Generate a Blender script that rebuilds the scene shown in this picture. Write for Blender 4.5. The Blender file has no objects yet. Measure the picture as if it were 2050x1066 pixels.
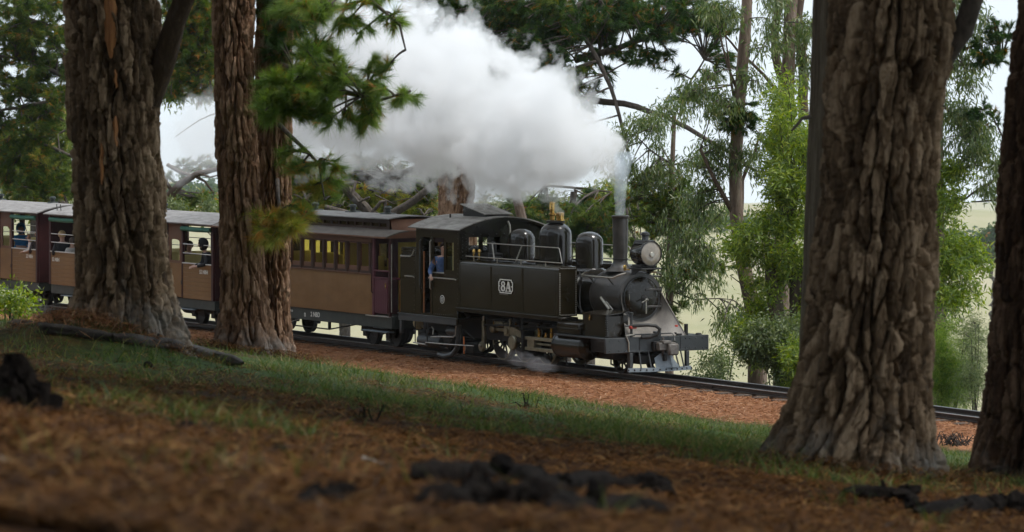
import bpy, bmesh, math, random
import numpy as np
from mathutils import Vector, Matrix

# ------------------------------------------------------------------ camera, sky, sun, exposure
SC = bpy.context.scene
COL = SC.collection
F = 7500.0            # focal length in photo pixels (photo 2050 px wide)
HY = 190.0            # image row of the true horizon
EYE = 5.8             # eye height over the rail heads
R = math.radians

cam_d = bpy.data.cameras.new('camera')
cam = bpy.data.objects.new('camera', cam_d); COL.objects.link(cam)
cam.location = (0, 0, EYE); cam.rotation_euler = (R(90), 0, 0)
cam_d.sensor_width = 36; cam_d.lens = F / 2050 * 36
cam_d.shift_y = -(533 - HY) / 2050
cam_d.clip_start = 0.5; cam_d.clip_end = 9000
cam_d.dof.use_dof = True; cam_d.dof.focus_distance = 79; cam_d.dof.aperture_fstop = 5.0
SC.camera = cam

SUN_EL, SUN_AZ = R(66), R(105)      # azimuth measured from +Y towards +X
W = bpy.data.worlds.new('World'); SC.world = W; W.use_nodes = True
nt = W.node_tree; nt.nodes.clear()
wo = nt.nodes.new('ShaderNodeOutputWorld'); bg = nt.nodes.new('ShaderNodeBackground')
sky = nt.nodes.new('ShaderNodeTexSky'); sky.sky_type = 'NISHITA'; sky.sun_disc = False
sky.sun_elevation = SUN_EL; sky.sun_rotation = SUN_AZ; sky.air_density = 1.0; sky.dust_density = 3.0
# an even overcast layer over the clear sky
mixc = nt.nodes.new('ShaderNodeMix'); mixc.data_type = 'RGBA'; mixc.inputs[0].default_value = 0.8
noi = nt.nodes.new('ShaderNodeTexNoise'); noi.inputs['Scale'].default_value = 2.5; noi.inputs['Detail'].default_value = 4
rmp = nt.nodes.new('ShaderNodeValToRGB')
rmp.color_ramp.elements[0].position = 0.3; rmp.color_ramp.elements[0].color = (6.3, 7.2, 8.0, 1)
rmp.color_ramp.elements[1].position = 0.75; rmp.color_ramp.elements[1].color = (7.9, 8.6, 9.2, 1)
nt.links.new(noi.outputs['Fac'], rmp.inputs['Fac'])
nt.links.new(sky.outputs['Color'], mixc.inputs['A']); nt.links.new(rmp.outputs['Color'], mixc.inputs['B'])
nt.links.new(mixc.outputs['Result'], bg.inputs['Color']); bg.inputs['Strength'].default_value = 0.10
nt.links.new(bg.outputs['Background'], wo.inputs['Surface'])

sun_d = bpy.data.lights.new('sun', 'SUN'); sun = bpy.data.objects.new('sun', sun_d); COL.objects.link(sun)
sun_d.energy = 1.5; sun_d.angle = R(14); sun_d.color = (1.0, 0.96, 0.9)
sun.rotation_euler = Vector((math.sin(SUN_AZ) * math.cos(SUN_EL), math.cos(SUN_AZ) * math.cos(SUN_EL), math.sin(SUN_EL))).to_track_quat('Z', 'Y').to_euler()

SC.view_settings.view_transform = 'Standard'; SC.view_settings.look = 'None'
SC.view_settings.exposure = 0.66; SC.view_settings.gamma = 1.0
SC.view_settings.use_curve_mapping = False
cy = SC.cycles
cy.use_denoising = True; cy.denoiser = 'OPENIMAGEDENOISE'
cy.max_bounces = 10; cy.diffuse_bounces = 3; cy.glossy_bounces = 3; cy.transmission_bounces = 6
cy.transparent_max_bounces = 16; cy.volume_bounces = 7; cy.volume_max_steps = 256
cy.caustics_reflective = False; cy.caustics_refractive = False
cy.use_adaptive_sampling = True; cy.adaptive_threshold = 0.025

RNG = np.random.default_rng(8)
rnd = random.Random(5)

# ------------------------------------------------------------------ places
PH = R(31)                                             # the track runs 31 degrees off the line of sight
T = (math.sin(PH), -math.cos(PH)); N = (-math.cos(PH), -math.sin(PH))
OX, OY = 2.5654, 78.2932                               # a point on the track's centre line
ROT = math.atan2(T[1], T[0])


def W3(x, y, Y):
    """the point at distance Y seen at photo pixel x, y"""
    return Vector(((x - 1025) * Y / F, Y, EYE - (y - HY) * Y / F))


def su(X, Y):
    dx, dy = X - OX, Y - OY
    return dx * T[0] + dy * T[1], dx * N[0] + dy * N[1]


def tw(s, u, z=0.0):
    return Vector((OX + s * T[0] + u * N[0], OY + s * T[1] + u * N[1], z))


# ------------------------------------------------------------------ noise (numpy)
_TAB = RNG.random((512, 512))


def vnoise(a, b, pa=None, seed=0):
    ia = np.floor(a).astype(int); ib = np.floor(b).astype(int)
    fa = a - ia; fb = b - ib
    fa = fa * fa * (3 - 2 * fa); fb = fb * fb * (3 - 2 * fb)

    def t(i, j):
        if pa:
            i = i % pa
        return _TAB[(i + seed * 37) % 512, (j + seed * 91) % 512]
    return (t(ia, ib) * (1 - fa) + t(ia + 1, ib) * fa) * (1 - fb) + (t(ia, ib + 1) * (1 - fa) + t(ia + 1, ib + 1) * fa) * fb


def fbm(a, b, o=4, pa=None, seed=0):
    s = 0; w = 0.5; k = 1
    for i in range(o):
        s = s + w * (vnoise(a * k, b * k, pa * k if pa else None, seed + i) - 0.5); w *= 0.5; k *= 2
    return s


def smooth(x, a, b):
    t = np.clip((x - a) / (b - a), 0, 1)
    return t * t * (3 - 2 * t)


# ------------------------------------------------------------------ ground height
HU = np.array([-4000, -400, -150, -60, -30, -9, -2.3, -1.7, -0.6, 0.6, 1.3, 3.4, 4.4, 8, 12, 16, 20, 26, 31, 36, 42, 60, 120])
HZ = np.array([-38, -38, -37, -30, -17, -4.6, -0.5, -0.24, -0.16, -0.16, -0.14, -0.17, -0.13, 0.36, 0.96, 1.62, 2.33, 3.20, 3.82, 4.44, 5.18, 6.6, 11])


def H(X, Y):
    X = np.asarray(X, float); Y = np.asarray(Y, float)
    s, u = su(X, Y)
    z = np.interp(u, HU, HZ)
    amp = np.interp(u, [-60, -9, -2, 3, 6, 15, 30], [1.5, 0.5, 0.03, 0.03, 0.05, 0.08, 0.13])
    z = z + amp * (fbm(X * 0.9 + 40, Y * 0.9 + 40, 4, seed=3) + 0.8 * fbm(X * 0.21 + 9, Y * 0.21 + 9, 2, seed=6))
    z = z - 0.018 * np.clip(s - 24, -3, 11) * smooth(u, 4, 9) * (1 - smooth(u, 30, 38))
    # mound under the big tree on the left
    d2 = ((X + 4.35) / 0.9) ** 2 + ((Y - 38.7) / 1.1) ** 2
    z = z + 0.34 * np.exp(-d2)
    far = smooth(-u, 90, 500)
    ridge = -24 - 0.062 * (X + 103) * 1.1 + 7 * fbm(X * 0.006 + 3, Y * 0.004 + 5, 4, seed=12)
    cut = smooth(Y, 520, 1120) * (1 - smooth(Y, 1180, 1600))
    z = z + far * (cut * (np.clip(ridge, -46, -8) + 38) - 70 * smooth(Y, 1400, 2600) + 5 * fbm(X * 0.01, Y * 0.006, 3, seed=15))
    return z


def hz(X, Y):
    return float(H(X, Y))


# ------------------------------------------------------------------ object helpers
def tag(o, label=None, cat=None, group=None, kind=None):
    if label: o['label'] = label
    if cat: o['category'] = cat
    if group: o['group'] = group
    if kind: o['kind'] = kind
    return o


def thing(name, label, cat, loc=(0, 0, 0), rz=0.0, group=None):
    o = bpy.data.objects.new(name, None); COL.objects.link(o)
    o.location = loc; o.rotation_euler = (0, 0, rz); o.empty_display_size = 0.2
    return tag(o, label, cat, group)


def link(name, me, mat=None, parent=None, loc=None):
    o = bpy.data.objects.new(name, me); COL.objects.link(o)
    if mat is not None and not me.materials: me.materials.append(mat)
    if parent is not None: o.parent = parent
    if loc is not None: o.location = loc
    return o


def raw_mesh(name, V, Fc, nper, smooth_faces=False, attr=None):
    """big meshes: V (n,3), Fc flat corner indices, nper corners a face"""
    me = bpy.data.meshes.new(name)
    V = np.ascontiguousarray(V, np.float32); Fc = np.ascontiguousarray(Fc, np.int32).ravel()
    me.vertices.add(len(V)); me.vertices.foreach_set('co', V.ravel())
    nf = len(Fc) // nper
    me.loops.add(len(Fc)); me.loops.foreach_set('vertex_index', Fc)
    me.polygons.add(nf); me.polygons.foreach_set('loop_start', np.arange(nf, dtype=np.int32) * nper)
    try:
        me.polygons.foreach_set('loop_total', np.full(nf, nper, np.int32))
    except Exception:
        pass
    if smooth_faces:
        me.polygons.foreach_set('use_smooth', np.ones(nf, bool))
    me.update(calc_edges=True)
    if attr is not None:
        for k, a in attr.items():
            at = me.attributes.new(k, 'FLOAT', 'POINT'); at.data.foreach_set('value', np.ascontiguousarray(a, np.float32))
    return me


def grid_faces(nv, nu, wrap):
    i = np.arange(nv - 1)[:, None] * nu
    j = np.arange(nu if wrap else nu - 1)[None, :]
    j2 = (j + 1) % nu
    return np.stack([i + j, i + j2, i + nu + j2, i + nu + j], -1).reshape(-1)


class MB:
    """collects simple shapes into one mesh"""
    def __init__(self):
        self.v = []; self.f = []

    def add(self, vs, fs):
        n = len(self.v); self.v += [tuple(p) for p in vs]; self.f += [tuple(i + n for i in f) for f in fs]
        return self

    def box(self, x0, x1, y0, y1, z0, z1, b=0.0):
        if x1 < x0: x0, x1 = x1, x0
        if y1 < y0: y0, y1 = y1, y0
        if z1 < z0: z0, z1 = z1, z0
        if b <= 0:
            vs = [(x, y, z) for x in (x0, x1) for y in (y0, y1) for z in (z0, z1)]
            return self.add(vs, [(0, 1, 3, 2), (4, 6, 7, 5), (0, 4, 5, 1), (2, 3, 7, 6), (0, 2, 6, 4), (1, 5, 7, 3)])
        b = min(b, (x1 - x0) * .45, (y1 - y0) * .45, (z1 - z0) * .45)
        bm = bmesh.new(); bmesh.ops.create_cube(bm, size=1)
        for v in bm.verts:
            v.co = ((x0 + x1) / 2 + v.co.x * (x1 - x0), (y0 + y1) / 2 + v.co.y * (y1 - y0), (z0 + z1) / 2 + v.co.z * (z1 - z0))
        bmesh.ops.bevel(bm, geom=bm.edges[:], offset=b, segments=1, affect='EDGES')
        bm.verts.index_update()
        self.add([v.co[:] for v in bm.verts], [[v.index for v in f.verts] for f in bm.faces]); bm.free()
        return self

    def prism(self, pts, axis, a0, a1):
        def P(p, a):
            return {'x': (a, p[0], p[1]), 'y': (p[0], a, p[1]), 'z': (p[0], p[1], a)}[axis]
        n = len(pts)
        vs = [P(p, a0) for p in pts] + [P(p, a1) for p in pts]
        fs = [tuple(range(n)), tuple(range(2 * n - 1, n - 1, -1))] + [(i, (i + 1) % n, n + (i + 1) % n, n + i) for i in range(n)]
        return self.add(vs, fs)

    def sheet(self, pts, axis, a0, a1, th):
        """an open profile swept along the axis with thickness th"""
        out = []
        n = len(pts)
        for i, p in enumerate(pts):
            q0 = pts[max(0, i - 1)]; q1 = pts[min(n - 1, i + 1)]
            d = Vector((q1[0] - q0[0], q1[1] - q0[1])).normalized()
            out.append((p[0] - d.y * -th, p[1] - d.x * th))
        m = list(pts) + out[::-1]
        def P(p, a):
            return {'x': (a, p[0], p[1]), 'y': (p[0], a, p[1]), 'z': (p[0], p[1], a)}[axis]
        k = len(m)
        vs = [P(p, a0) for p in m] + [P(p, a1) for p in m]
        fs = [(i, (i + 1) % k, k + (i + 1) % k, k + i) for i in range(k)]
        for i in range(n - 1):
            fs.append((i, i + 1, k - 2 - i, k - 1 - i)); fs.append((k + i, k + k - 1 - i, k + k - 2 - i, k + i + 1))
        return self.add(vs, fs)

    def tube(self, pts, r, n=8, r1=None, cap=True):
        pts = [Vector(p) for p in pts]
        if r1 is None: r1 = r
        m = len(pts)
        rings = []
        up = None
        for i, p in enumerate(pts):
            d = (pts[min(m - 1, i + 1)] - pts[max(0, i - 1)])
            d = d.normalized() if d.length > 1e-9 else Vector((0, 0, 1))
            if up is None:
                up = Vector((0, 0, 1)) if abs(d.z) < .9 else Vector((1, 0, 0))
            a = d.cross(up)
            if a.length < 1e-4: a = d.cross(Vector((0, 1, 0)))
            a.normalize(); b = a.cross(d); up = b
            rr = (r[i] if isinstance(r, (list, tuple)) else r + (r1 - r) * i / max(1, m - 1))
            rings.append([p + a * (math.cos(2 * math.pi * k / n) * rr) + b * (math.sin(2 * math.pi * k / n) * rr) for k in range(n)])
        vs = [q for rg in rings for q in rg]
        fs = [(i * n + k, i * n + (k + 1) % n, (i + 1) * n + (k + 1) % n, (i + 1) * n + k) for i in range(m - 1) for k in range(n)]
        if cap:
            fs += [tuple(range(n)), tuple((m - 1) * n + k for k in range(n - 1, -1, -1))]
        return self.add(vs, fs)

    def lathe(self, prof, c, axis='z', n=32, a0=0.0, a1=2 * math.pi):
        full = abs(a1 - a0 - 2 * math.pi) < 1e-6
        vs = []
        cols = n if full else n + 1
        for (r, h) in prof:
            for k in range(cols):
                t = a0 + (a1 - a0) * k / n
                p, q = r * math.cos(t), r * math.sin(t)
                vs.append({'z': (c[0] + p, c[1] + q, c[2] + h), 'x': (c[0] + h, c[1] + p, c[2] + q), 'y': (c[0] + p, c[1] + h, c[2] + q)}[axis])
        fs = []
        for i in range(len(prof) - 1):
            for k in range(n):
                k2 = (k + 1) % cols
                fs.append((i * cols + k, i * cols + k2, (i + 1) * cols + k2, (i + 1) * cols + k))
        return self.add(vs, fs)

    def holes(self, x0, x1, z0, z1, hs, y0, y1, axis='y'):
        """a wall from x0..x1, z0..z1 and y0..y1 thick with rectangular openings (xa, xb, za, zb)"""
        xs = sorted({x0, x1, *[h[0] for h in hs], *[h[1] for h in hs]})
        zs = sorted({z0, z1, *[h[2] for h in hs], *[h[3] for h in hs]})
        nx, nz = len(xs) - 1, len(zs) - 1

        def solid(i, j):
            if i < 0 or j < 0 or i >= nx or j >= nz: return False
            cx, cz = (xs[i] + xs[i + 1]) / 2, (zs[j] + zs[j + 1]) / 2
            return not any(h[0] < cx < h[1] and h[2] < cz < h[3] for h in hs)

        def P(x, y, z):
            return (x, y, z) if axis == 'y' else (y, x, z)
        for i in range(nx):
            for j in range(nz):
                if not solid(i, j): continue
                a, b, c, d = xs[i], xs[i + 1], zs[j], zs[j + 1]
                for y in (y0, y1):
                    self.add([P(a, y, c), P(b, y, c), P(b, y, d), P(a, y, d)], [(0, 1, 2, 3)])
                for (ii, jj, p, q) in ((i - 1, j, (a, c), (a, d)), (i + 1, j, (b, c), (b, d)), (i, j - 1, (a, c), (b, c)), (i, j + 1, (a, d), (b, d))):
                    if not solid(ii, jj):
                        self.add([P(p[0], y0, p[1]), P(q[0], y0, q[1]), P(q[0], y1, q[1]), P(p[0], y1, p[1])], [(0, 1, 2, 3)])
        return self

    def mesh(self, name, angle=40, weld=True):
        bm = bmesh.new()
        vs = [bm.verts.new(p) for p in self.v]
        for f in self.f:
            try:
                bm.faces.new([vs[i] for i in f])
            except ValueError:
                pass
        if weld:
            bmesh.ops.remove_doubles(bm, verts=bm.verts[:], dist=1e-5)
        bmesh.ops.recalc_face_normals(bm, faces=bm.faces[:])
        for f in bm.faces: f.smooth = True
        me = bpy.data.meshes.new(name); bm.to_mesh(me); bm.free()
        me.set_sharp_from_angle(angle=R(angle))
        return me

    def obj(self, name, mat, parent=None, angle=40, kind=None, weld=True):
        o = link(name, self.mesh(name, angle, weld), mat, parent)
        if kind: o['kind'] = kind
        return o


def copy_tree(o, parent=None):
    c = o.copy(); COL.objects.link(c)
    if parent is not None: c.parent = parent
    for ch in list(o.children): copy_tree(ch, c)
    return c


# ------------------------------------------------------------------ materials
def mat(name, c1, c2=None, rough=0.6, metal=0.0, scale=6.0, bump=0.0, bscale=40.0, stretch=(1, 1, 1), coat=0.0, rvar=0.0, c3=None, spec=0.5, detail=5.0):
    m = bpy.data.materials.new(name); m.use_nodes = True
    n = m.node_tree.nodes; l = m.node_tree.links
    p = n['Principled BSDF']
    p.inputs['Roughness'].default_value = rough; p.inputs['Metallic'].default_value = metal
    p.inputs['Specular IOR Level'].default_value = spec
    p.inputs['Coat Weight'].default_value = coat; p.inputs['Coat Roughness'].default_value = 0.12
    p.inputs['Base Color'].default_value = (*c1, 1)
    tc = n.new('ShaderNodeTexCoord'); mp = n.new('ShaderNodeMapping'); mp.inputs['Scale'].default_value = stretch
    l.new(tc.outputs['Object'], mp.inputs['Vector'])
    if c2 is not None:
        tx = n.new('ShaderNodeTexNoise'); tx.inputs['Scale'].default_value = scale; tx.inputs['Detail'].default_value = detail; tx.inputs['Roughness'].default_value = 0.65
        l.new(mp.outputs['Vector'], tx.inputs['Vector'])
        rp = n.new('ShaderNodeValToRGB'); e = rp.color_ramp.elements
        e[0].position = 0.35; e[0].color = (*c1, 1); e[1].position = 0.66; e[1].color = (*c2, 1)
        if c3 is not None:
            x = e.new(0.8); x.color = (*c3, 1)
        l.new(tx.outputs['Fac'], rp.inputs['Fac']); l.new(rp.outputs['Color'], p.inputs['Base Color'])
        if rvar:
            mr = n.new('ShaderNodeMapRange'); mr.inputs['To Min'].default_value = rough - rvar; mr.inputs['To Max'].default_value = rough + rvar
            l.new(tx.outputs['Fac'], mr.inputs['Value']); l.new(mr.outputs['Result'], p.inputs['Roughness'])
    if bump:
        t2 = n.new('ShaderNodeTexNoise'); t2.inputs['Scale'].default_value = bscale; t2.inputs['Detail'].default_value = 4
        l.new(mp.outputs['Vector'], t2.inputs['Vector'])
        bp = n.new('ShaderNodeBump'); bp.inputs['Strength'].default_value = bump; bp.inputs['Distance'].default_value = 0.02
        l.new(t2.outputs['Fac'], bp.inputs['Height']); l.new(bp.outputs['Normal'], p.inputs['Normal'])
    return m


def leaf_mat(name, ramp, trans=0.4, rough=0.55, gloss=0.06):
    """leaves: each spray has its own colour (point attribute rnd), some light comes through"""
    m = bpy.data.materials.new(name); m.use_nodes = True
    n = m.node_tree.nodes; l = m.node_tree.links; n.clear()
    out = n.new('ShaderNodeOutputMaterial'); at = n.new('ShaderNodeAttribute'); at.attribute_name = 'rnd'
    rp = n.new('ShaderNodeValToRGB'); rp.color_ramp.interpolation = 'LINEAR'
    e = rp.color_ramp.elements
    while len(e) < len(ramp): e.new(0.5)
    for k, (ps, c) in enumerate(ramp):
        e[k].position = ps; e[k].color = (*c, 1)
    l.new(at.outputs['Fac'], rp.inputs['Fac'])
    d = n.new('ShaderNodeBsdfDiffuse'); t = n.new('ShaderNodeBsdfTranslucent'); g = n.new('ShaderNodeBsdfGlossy')
    g.inputs['Roughness'].default_value = rough
    l.new(rp.outputs['Color'], d.inputs['Color'])
    hs = n.new('ShaderNodeHueSaturation'); hs.inputs['Value'].default_value = 1.5; hs.inputs['Saturation'].default_value = 1.1
    l.new(rp.outputs['Color'], hs.inputs['Color']); l.new(hs.outputs['Color'], t.inputs['Color'])
    m1 = n.new('ShaderNodeMixShader'); m1.inputs[0].default_value = trans
    l.new(d.outputs[0], m1.inputs[1]); l.new(t.outputs[0], m1.inputs[2])
    m2 = n.new('ShaderNodeMixShader'); m2.inputs[0].default_value = gloss
    l.new(m1.outputs[0], m2.inputs[1]); l.new(g.outputs[0], m2.inputs[2])
    l.new(m2.outputs[0], out.inputs['Surface'])
    return m

# ------------------------------------------------------------------ ground
def masks(X, Y):
    s, u = su(X, Y)
    n1 = fbm(X * 0.5, Y * 0.5, 4, seed=21); n2 = fbm(X * 1.7 + 5, Y * 0.9, 3, seed=25)
    strip = smooth(u, 0.2, 0.6) * (1 - smooth(u + 1.6 * n2, 3.3, 4.1))
    grass = smooth(u + 2.0 * n2, 3.4, 4.6) * (1 - smooth(u + 13 * n1 + 0.4 * np.clip(s - 37, 0, 20), 24.5, 31)) * (1 - .45 * smooth(-s + u * .5, -12, 2) * smooth(n2 + .5 * n1, -.15, .1))
    grass = np.maximum(grass, 0.75 * smooth(n1 + 0.3 * n2, 0.10, 0.22) * smooth(u, 4, 6) * (1 - smooth(u, 36, 40)))
    grass = grass * (0.25 + 0.75 * smooth(fbm(X * 0.8 + 3, Y * 0.33 + 8, 4, seed=61) + 0.010 * (s - 26), -.13, .07))      # worn patches, more of them on the left
    return s, u, strip, grass


def build_ground():
    ys = list(np.arange(-14, 8, 1.0))
    y = 8.0
    while y < 4000:
        ys.append(y); y *= 1.0085 if y < 140 else 1.03
    ys = np.array(ys)
    q = np.linspace(-1, 1, 250); q = np.sign(q) * (0.18 * np.abs(q) + 0.82 * np.abs(q) ** 3)
    half = 70 + 0.27 * np.maximum(ys, 0)
    X = half[:, None] * q[None, :]; Y = np.repeat(ys[:, None], len(q), 1)
    Z = H(X, Y)
    s, u, strip, grass = masks(X, Y)
    bank = smooth(-u, 1.5, 3.5)
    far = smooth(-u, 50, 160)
    me = raw_mesh('ground', np.stack([X, Y, Z], -1).reshape(-1, 3), grid_faces(len(ys), len(q), False), 4, True,
                  dict(strip=strip.ravel(), grass=grass.ravel(), bank=bank.ravel(), far=far.ravel()))
    m = bpy.data.materials.new('ground_cover'); m.use_nodes = True
    nd = m.node_tree.nodes; l = m.node_tree.links; p = nd['Principled BSDF']
    p.inputs['Roughness'].default_value = 0.95; p.inputs['Specular IOR Level'].default_value = 0.15
    tc = nd.new('ShaderNodeTexCoord')

    def noise(sc, det=5, st=(1, 1, 1)):
        mp = nd.new('ShaderNodeMapping'); mp.inputs['Scale'].default_value = st
        l.new(tc.outputs['Object'], mp.inputs['Vector'])
        t = nd.new('ShaderNodeTexNoise'); t.inputs['Scale'].default_value = sc; t.inputs['Detail'].default_value = det; t.inputs['Roughness'].default_value = 0.7
        l.new(mp.outputs['Vector'], t.inputs['Vector']); return t

    def ramp(src, *st):
        r_ = nd.new('ShaderNodeValToRGB'); e = r_.color_ramp.elements
        while len(e) < len(st): e.new(0.5)
        for k, (ps, c) in enumerate(st):
            e[k].position = ps; e[k].color = (*c, 1)
        l.new(src.outputs['Fac'], r_.inputs['Fac']); return r_.outputs['Color']

    def mix(a, b, attr):
        at = nd.new('ShaderNodeAttribute'); at.attribute_name = attr
        x = nd.new('ShaderNodeMix'); x.data_type = 'RGBA'
        l.new(at.outputs['Fac'], x.inputs[0]); l.new(a, x.inputs['A']); l.new(b, x.inputs['B']); return x.outputs['Result']
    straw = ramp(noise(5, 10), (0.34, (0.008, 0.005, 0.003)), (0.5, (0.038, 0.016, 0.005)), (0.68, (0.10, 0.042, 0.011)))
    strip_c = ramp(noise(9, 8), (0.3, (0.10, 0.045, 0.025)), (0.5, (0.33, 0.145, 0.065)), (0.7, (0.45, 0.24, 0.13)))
    grass_c = ramp(noise(6, 7), (0.3, (0.018, 0.03, 0.008)), (0.5, (0.04, 0.075, 0.018)), (0.7, (0.08, 0.12, 0.03)))
    bank_c = ramp(noise(0.8, 6), (0.3, (0.03, 0.04, 0.015)), (0.6, (0.09, 0.10, 0.04)))
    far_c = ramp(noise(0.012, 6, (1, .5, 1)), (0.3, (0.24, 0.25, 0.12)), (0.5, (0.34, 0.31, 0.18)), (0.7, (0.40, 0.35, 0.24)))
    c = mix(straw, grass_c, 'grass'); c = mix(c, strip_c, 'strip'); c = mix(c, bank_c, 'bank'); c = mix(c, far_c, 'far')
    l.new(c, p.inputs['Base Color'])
    bp = nd.new('ShaderNodeBump'); bp.inputs['Strength'].default_value = 0.6; bp.inputs['Distance'].default_value = 0.03
    l.new(noise(30, 6).outputs['Fac'], bp.inputs['Height']); l.new(bp.outputs['Normal'], p.inputs['Normal'])
    o = link('ground', me, m); tag(o, 'needle strewn grassy hillside falling to the railway and the hazy valley', kind='structure')
    return o


build_ground()

# hazy air
hm = MB().box(-1320, 1320, -40, 4120, -140, 34).mesh('haze')
hmat = bpy.data.materials.new('hazy_air'); hmat.use_nodes = True
_n = hmat.node_tree.nodes; _n.remove(_n['Principled BSDF'])
_pv = _n.new('ShaderNodeVolumePrincipled'); _pv.inputs['Color'].default_value = (0.90, 0.95, 1.0, 1); _pv.inputs['Density'].default_value = 0.00009
hmat.node_tree.links.new(_pv.outputs['Volume'], _n['Material Output'].inputs['Volume'])
tag(link('haze', hm, hmat), 'pale haze filling the valley beyond the railway', kind='stuff')

# ------------------------------------------------------------------ railway track
M_rail = mat('rail_steel', (0.035, 0.03, 0.028), (0.07, 0.05, 0.04), rough=0.45, metal=0.6, scale=20)
M_railtop = mat('worn_rail_head', (0.45, 0.45, 0.46), (0.3, 0.29, 0.28), rough=0.28, metal=1.0, scale=12)
M_sleeper = mat('sleeper_wood', (0.05, 0.035, 0.025), (0.12, 0.085, 0.06), rough=0.9, scale=6, stretch=(1, 8, 1))


def track_u(s):
    return 0.010 * max(0.0, s - 4) ** 1.5


track = thing('railway_track', 'narrow gauge railway track with two dark rails on pine needle covered sleepers', 'railway track', (OX, OY, 0), ROT)
track['kind'] = 'structure'
for sgn in (-1, 1):
    prof = [(-.05, -.105), (.05, -.105), (.05, -.092), (.012, -.08), (.010, -.036), (.026, -.026), (.026, -.004), (.02, -.001), (-.02, -.001), (-.026, -.004), (-.026, -.026), (-.010, -.036), (-.012, -.08), (-.05, -.092)]
    ss = [-75, -30] + [x for x in range(4, 34, 2)]
    m = MB(); k = len(prof); vs = []; fs = []
    for s in ss:
        vs += [(s, sgn * .381 - track_u(s) + a, b) for a, b in prof]
    for i in range(len(ss) - 1):
        fs += [(i * k + j, i * k + (j + 1) % k, (i + 1) * k + (j + 1) % k, (i + 1) * k + j) for j in range(k)]
    m.add(vs, fs); rail = m.obj('rail', M_rail, track, 30)
    m2 = MB(); vs = []; fs = []
    for s in ss:
        c = sgn * .381 - track_u(s); vs += [(s, c - .0275, -.014), (s, c - .0275, -.003), (s, c - .022, .0012), (s, c + .022, .0012), (s, c + .0275, -.003), (s, c + .0275, -.014)]
    for i in range(len(ss) - 1): fs += [(6 * i + j, 6 * i + j + 1, 6 * i + j + 7, 6 * i + j + 6) for j in range(5)]
    m2.add(vs, fs); m2.obj('rail_head', M_railtop, rail)
    fp = MB().box(2.9, 3.5, -.02, .0, -.085, -.035, .004)
    for x in (3.0, 3.13, 3.27, 3.4): fp.tube([(x, -.035, -.06), (x, 0, -.06)], .014, 6)
    fo = fp.obj('fishplate', M_rail, track); fo.location = (0, sgn * .381 - .014 - track_u(3.2), 0)
sl = MB().box(-.1, .1, -.75, .75, -.24, -.108, .01).mesh('sleeper')
sl.materials.append(M_sleeper)
for i in range(104):
    s = -42 + i * 0.66
    o = link('sleeper', sl, None, track); o.location = (s + rnd.uniform(-.03, .03), -track_u(s), rnd.uniform(-.012, 0)); o.rotation_euler = (0, 0, rnd.uniform(-.03, .03))

# ------------------------------------------------------------------ trees: trunks with real bark
def bark_mat(name, c1, c2, c3, lich=(0.20, 0.21, 0.20), base_l=0.0, streak=(14, 14, 2.5)):
    m = bpy.data.materials.new(name); m.use_nodes = True
    n = m.node_tree.nodes; l = m.node_tree.links; p = n['Principled BSDF']
    p.inputs['Roughness'].default_value = 0.9; p.inputs['Specular IOR Level'].default_value = 0.25
    at = n.new('ShaderNodeAttribute'); at.attribute_name = 'rnd'
    tc = n.new('ShaderNodeTexCoord'); mp = n.new('ShaderNodeMapping'); mp.inputs['Scale'].default_value = streak
    l.new(tc.outputs['Object'], mp.inputs['Vector'])
    t = n.new('ShaderNodeTexNoise'); t.inputs['Scale'].default_value = 1.6; t.inputs['Detail'].default_value = 7; t.inputs['Roughness'].default_value = 0.7
    l.new(mp.outputs['Vector'], t.inputs['Vector'])
    ad = n.new('ShaderNodeMath'); ad.operation = 'MULTIPLY_ADD'; ad.inputs[1].default_value = 0.60
    l.new(at.outputs['Fac'], ad.inputs[0]); l.new(t.outputs['Fac'], ad.inputs[2])
    rp = n.new('ShaderNodeValToRGB'); e = rp.color_ramp.elements; e.new(0.6)
    for k, (ps, c) in enumerate(((0.50, c1), (0.80, c2), (1.05, c3))):
        e[k].position = min(1, ps); e[k].color = (*c, 1)
    l.new(ad.outputs[0], rp.inputs['Fac'])
    t2 = n.new('ShaderNodeTexNoise'); t2.inputs['Scale'].default_value = 3.2; t2.inputs['Detail'].default_value = 8; t2.inputs['Roughness'].default_value = 0.75
    l.new(tc.outputs['Object'], t2.inputs['Vector'])
    ab = n.new('ShaderNodeAttribute'); ab.attribute_name = 'lichen'
    md = n.new('ShaderNodeMath'); md.operation = 'MULTIPLY_ADD'; md.inputs[1].default_value = 0.42; l.new(ab.outputs['Fac'], md.inputs[0]); l.new(t2.outputs['Fac'], md.inputs[2])
    mr = n.new('ShaderNodeMapRange'); mr.inputs['From Min'].default_value = 0.72; mr.inputs['From Max'].default_value = 1.02; mr.inputs['To Max'].default_value = 0.62
    l.new(md.outputs[0], mr.inputs['Value'])
    mx = n.new('ShaderNodeMix'); mx.data_type = 'RGBA'; l.new(mr.outputs['Result'], mx.inputs[0]); l.new(rp.outputs['Color'], mx.inputs['A']); mx.inputs['B'].default_value = (*lich, 1)
    l.new(mx.outputs['Result'], p.inputs['Base Color'])
    bp = n.new('ShaderNodeBump'); bp.inputs['Strength'].default_value = 1.0; bp.inputs['Distance'].default_value = 0.018
    t3 = n.new('ShaderNodeTexNoise'); t3.inputs['Scale'].default_value = 26; t3.inputs['Detail'].default_value = 6
    mp3 = n.new('ShaderNodeMapping'); mp3.inputs['Scale'].default_value = (1, 1, .4); l.new(tc.outputs['Object'], mp3.inputs['Vector']); l.new(mp3.outputs['Vector'], t3.inputs['Vector'])
    l.new(t3.outputs['Fac'], bp.inputs['Height']); l.new(bp.outputs['Normal'], p.inputs['Normal'])
    return m


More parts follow.
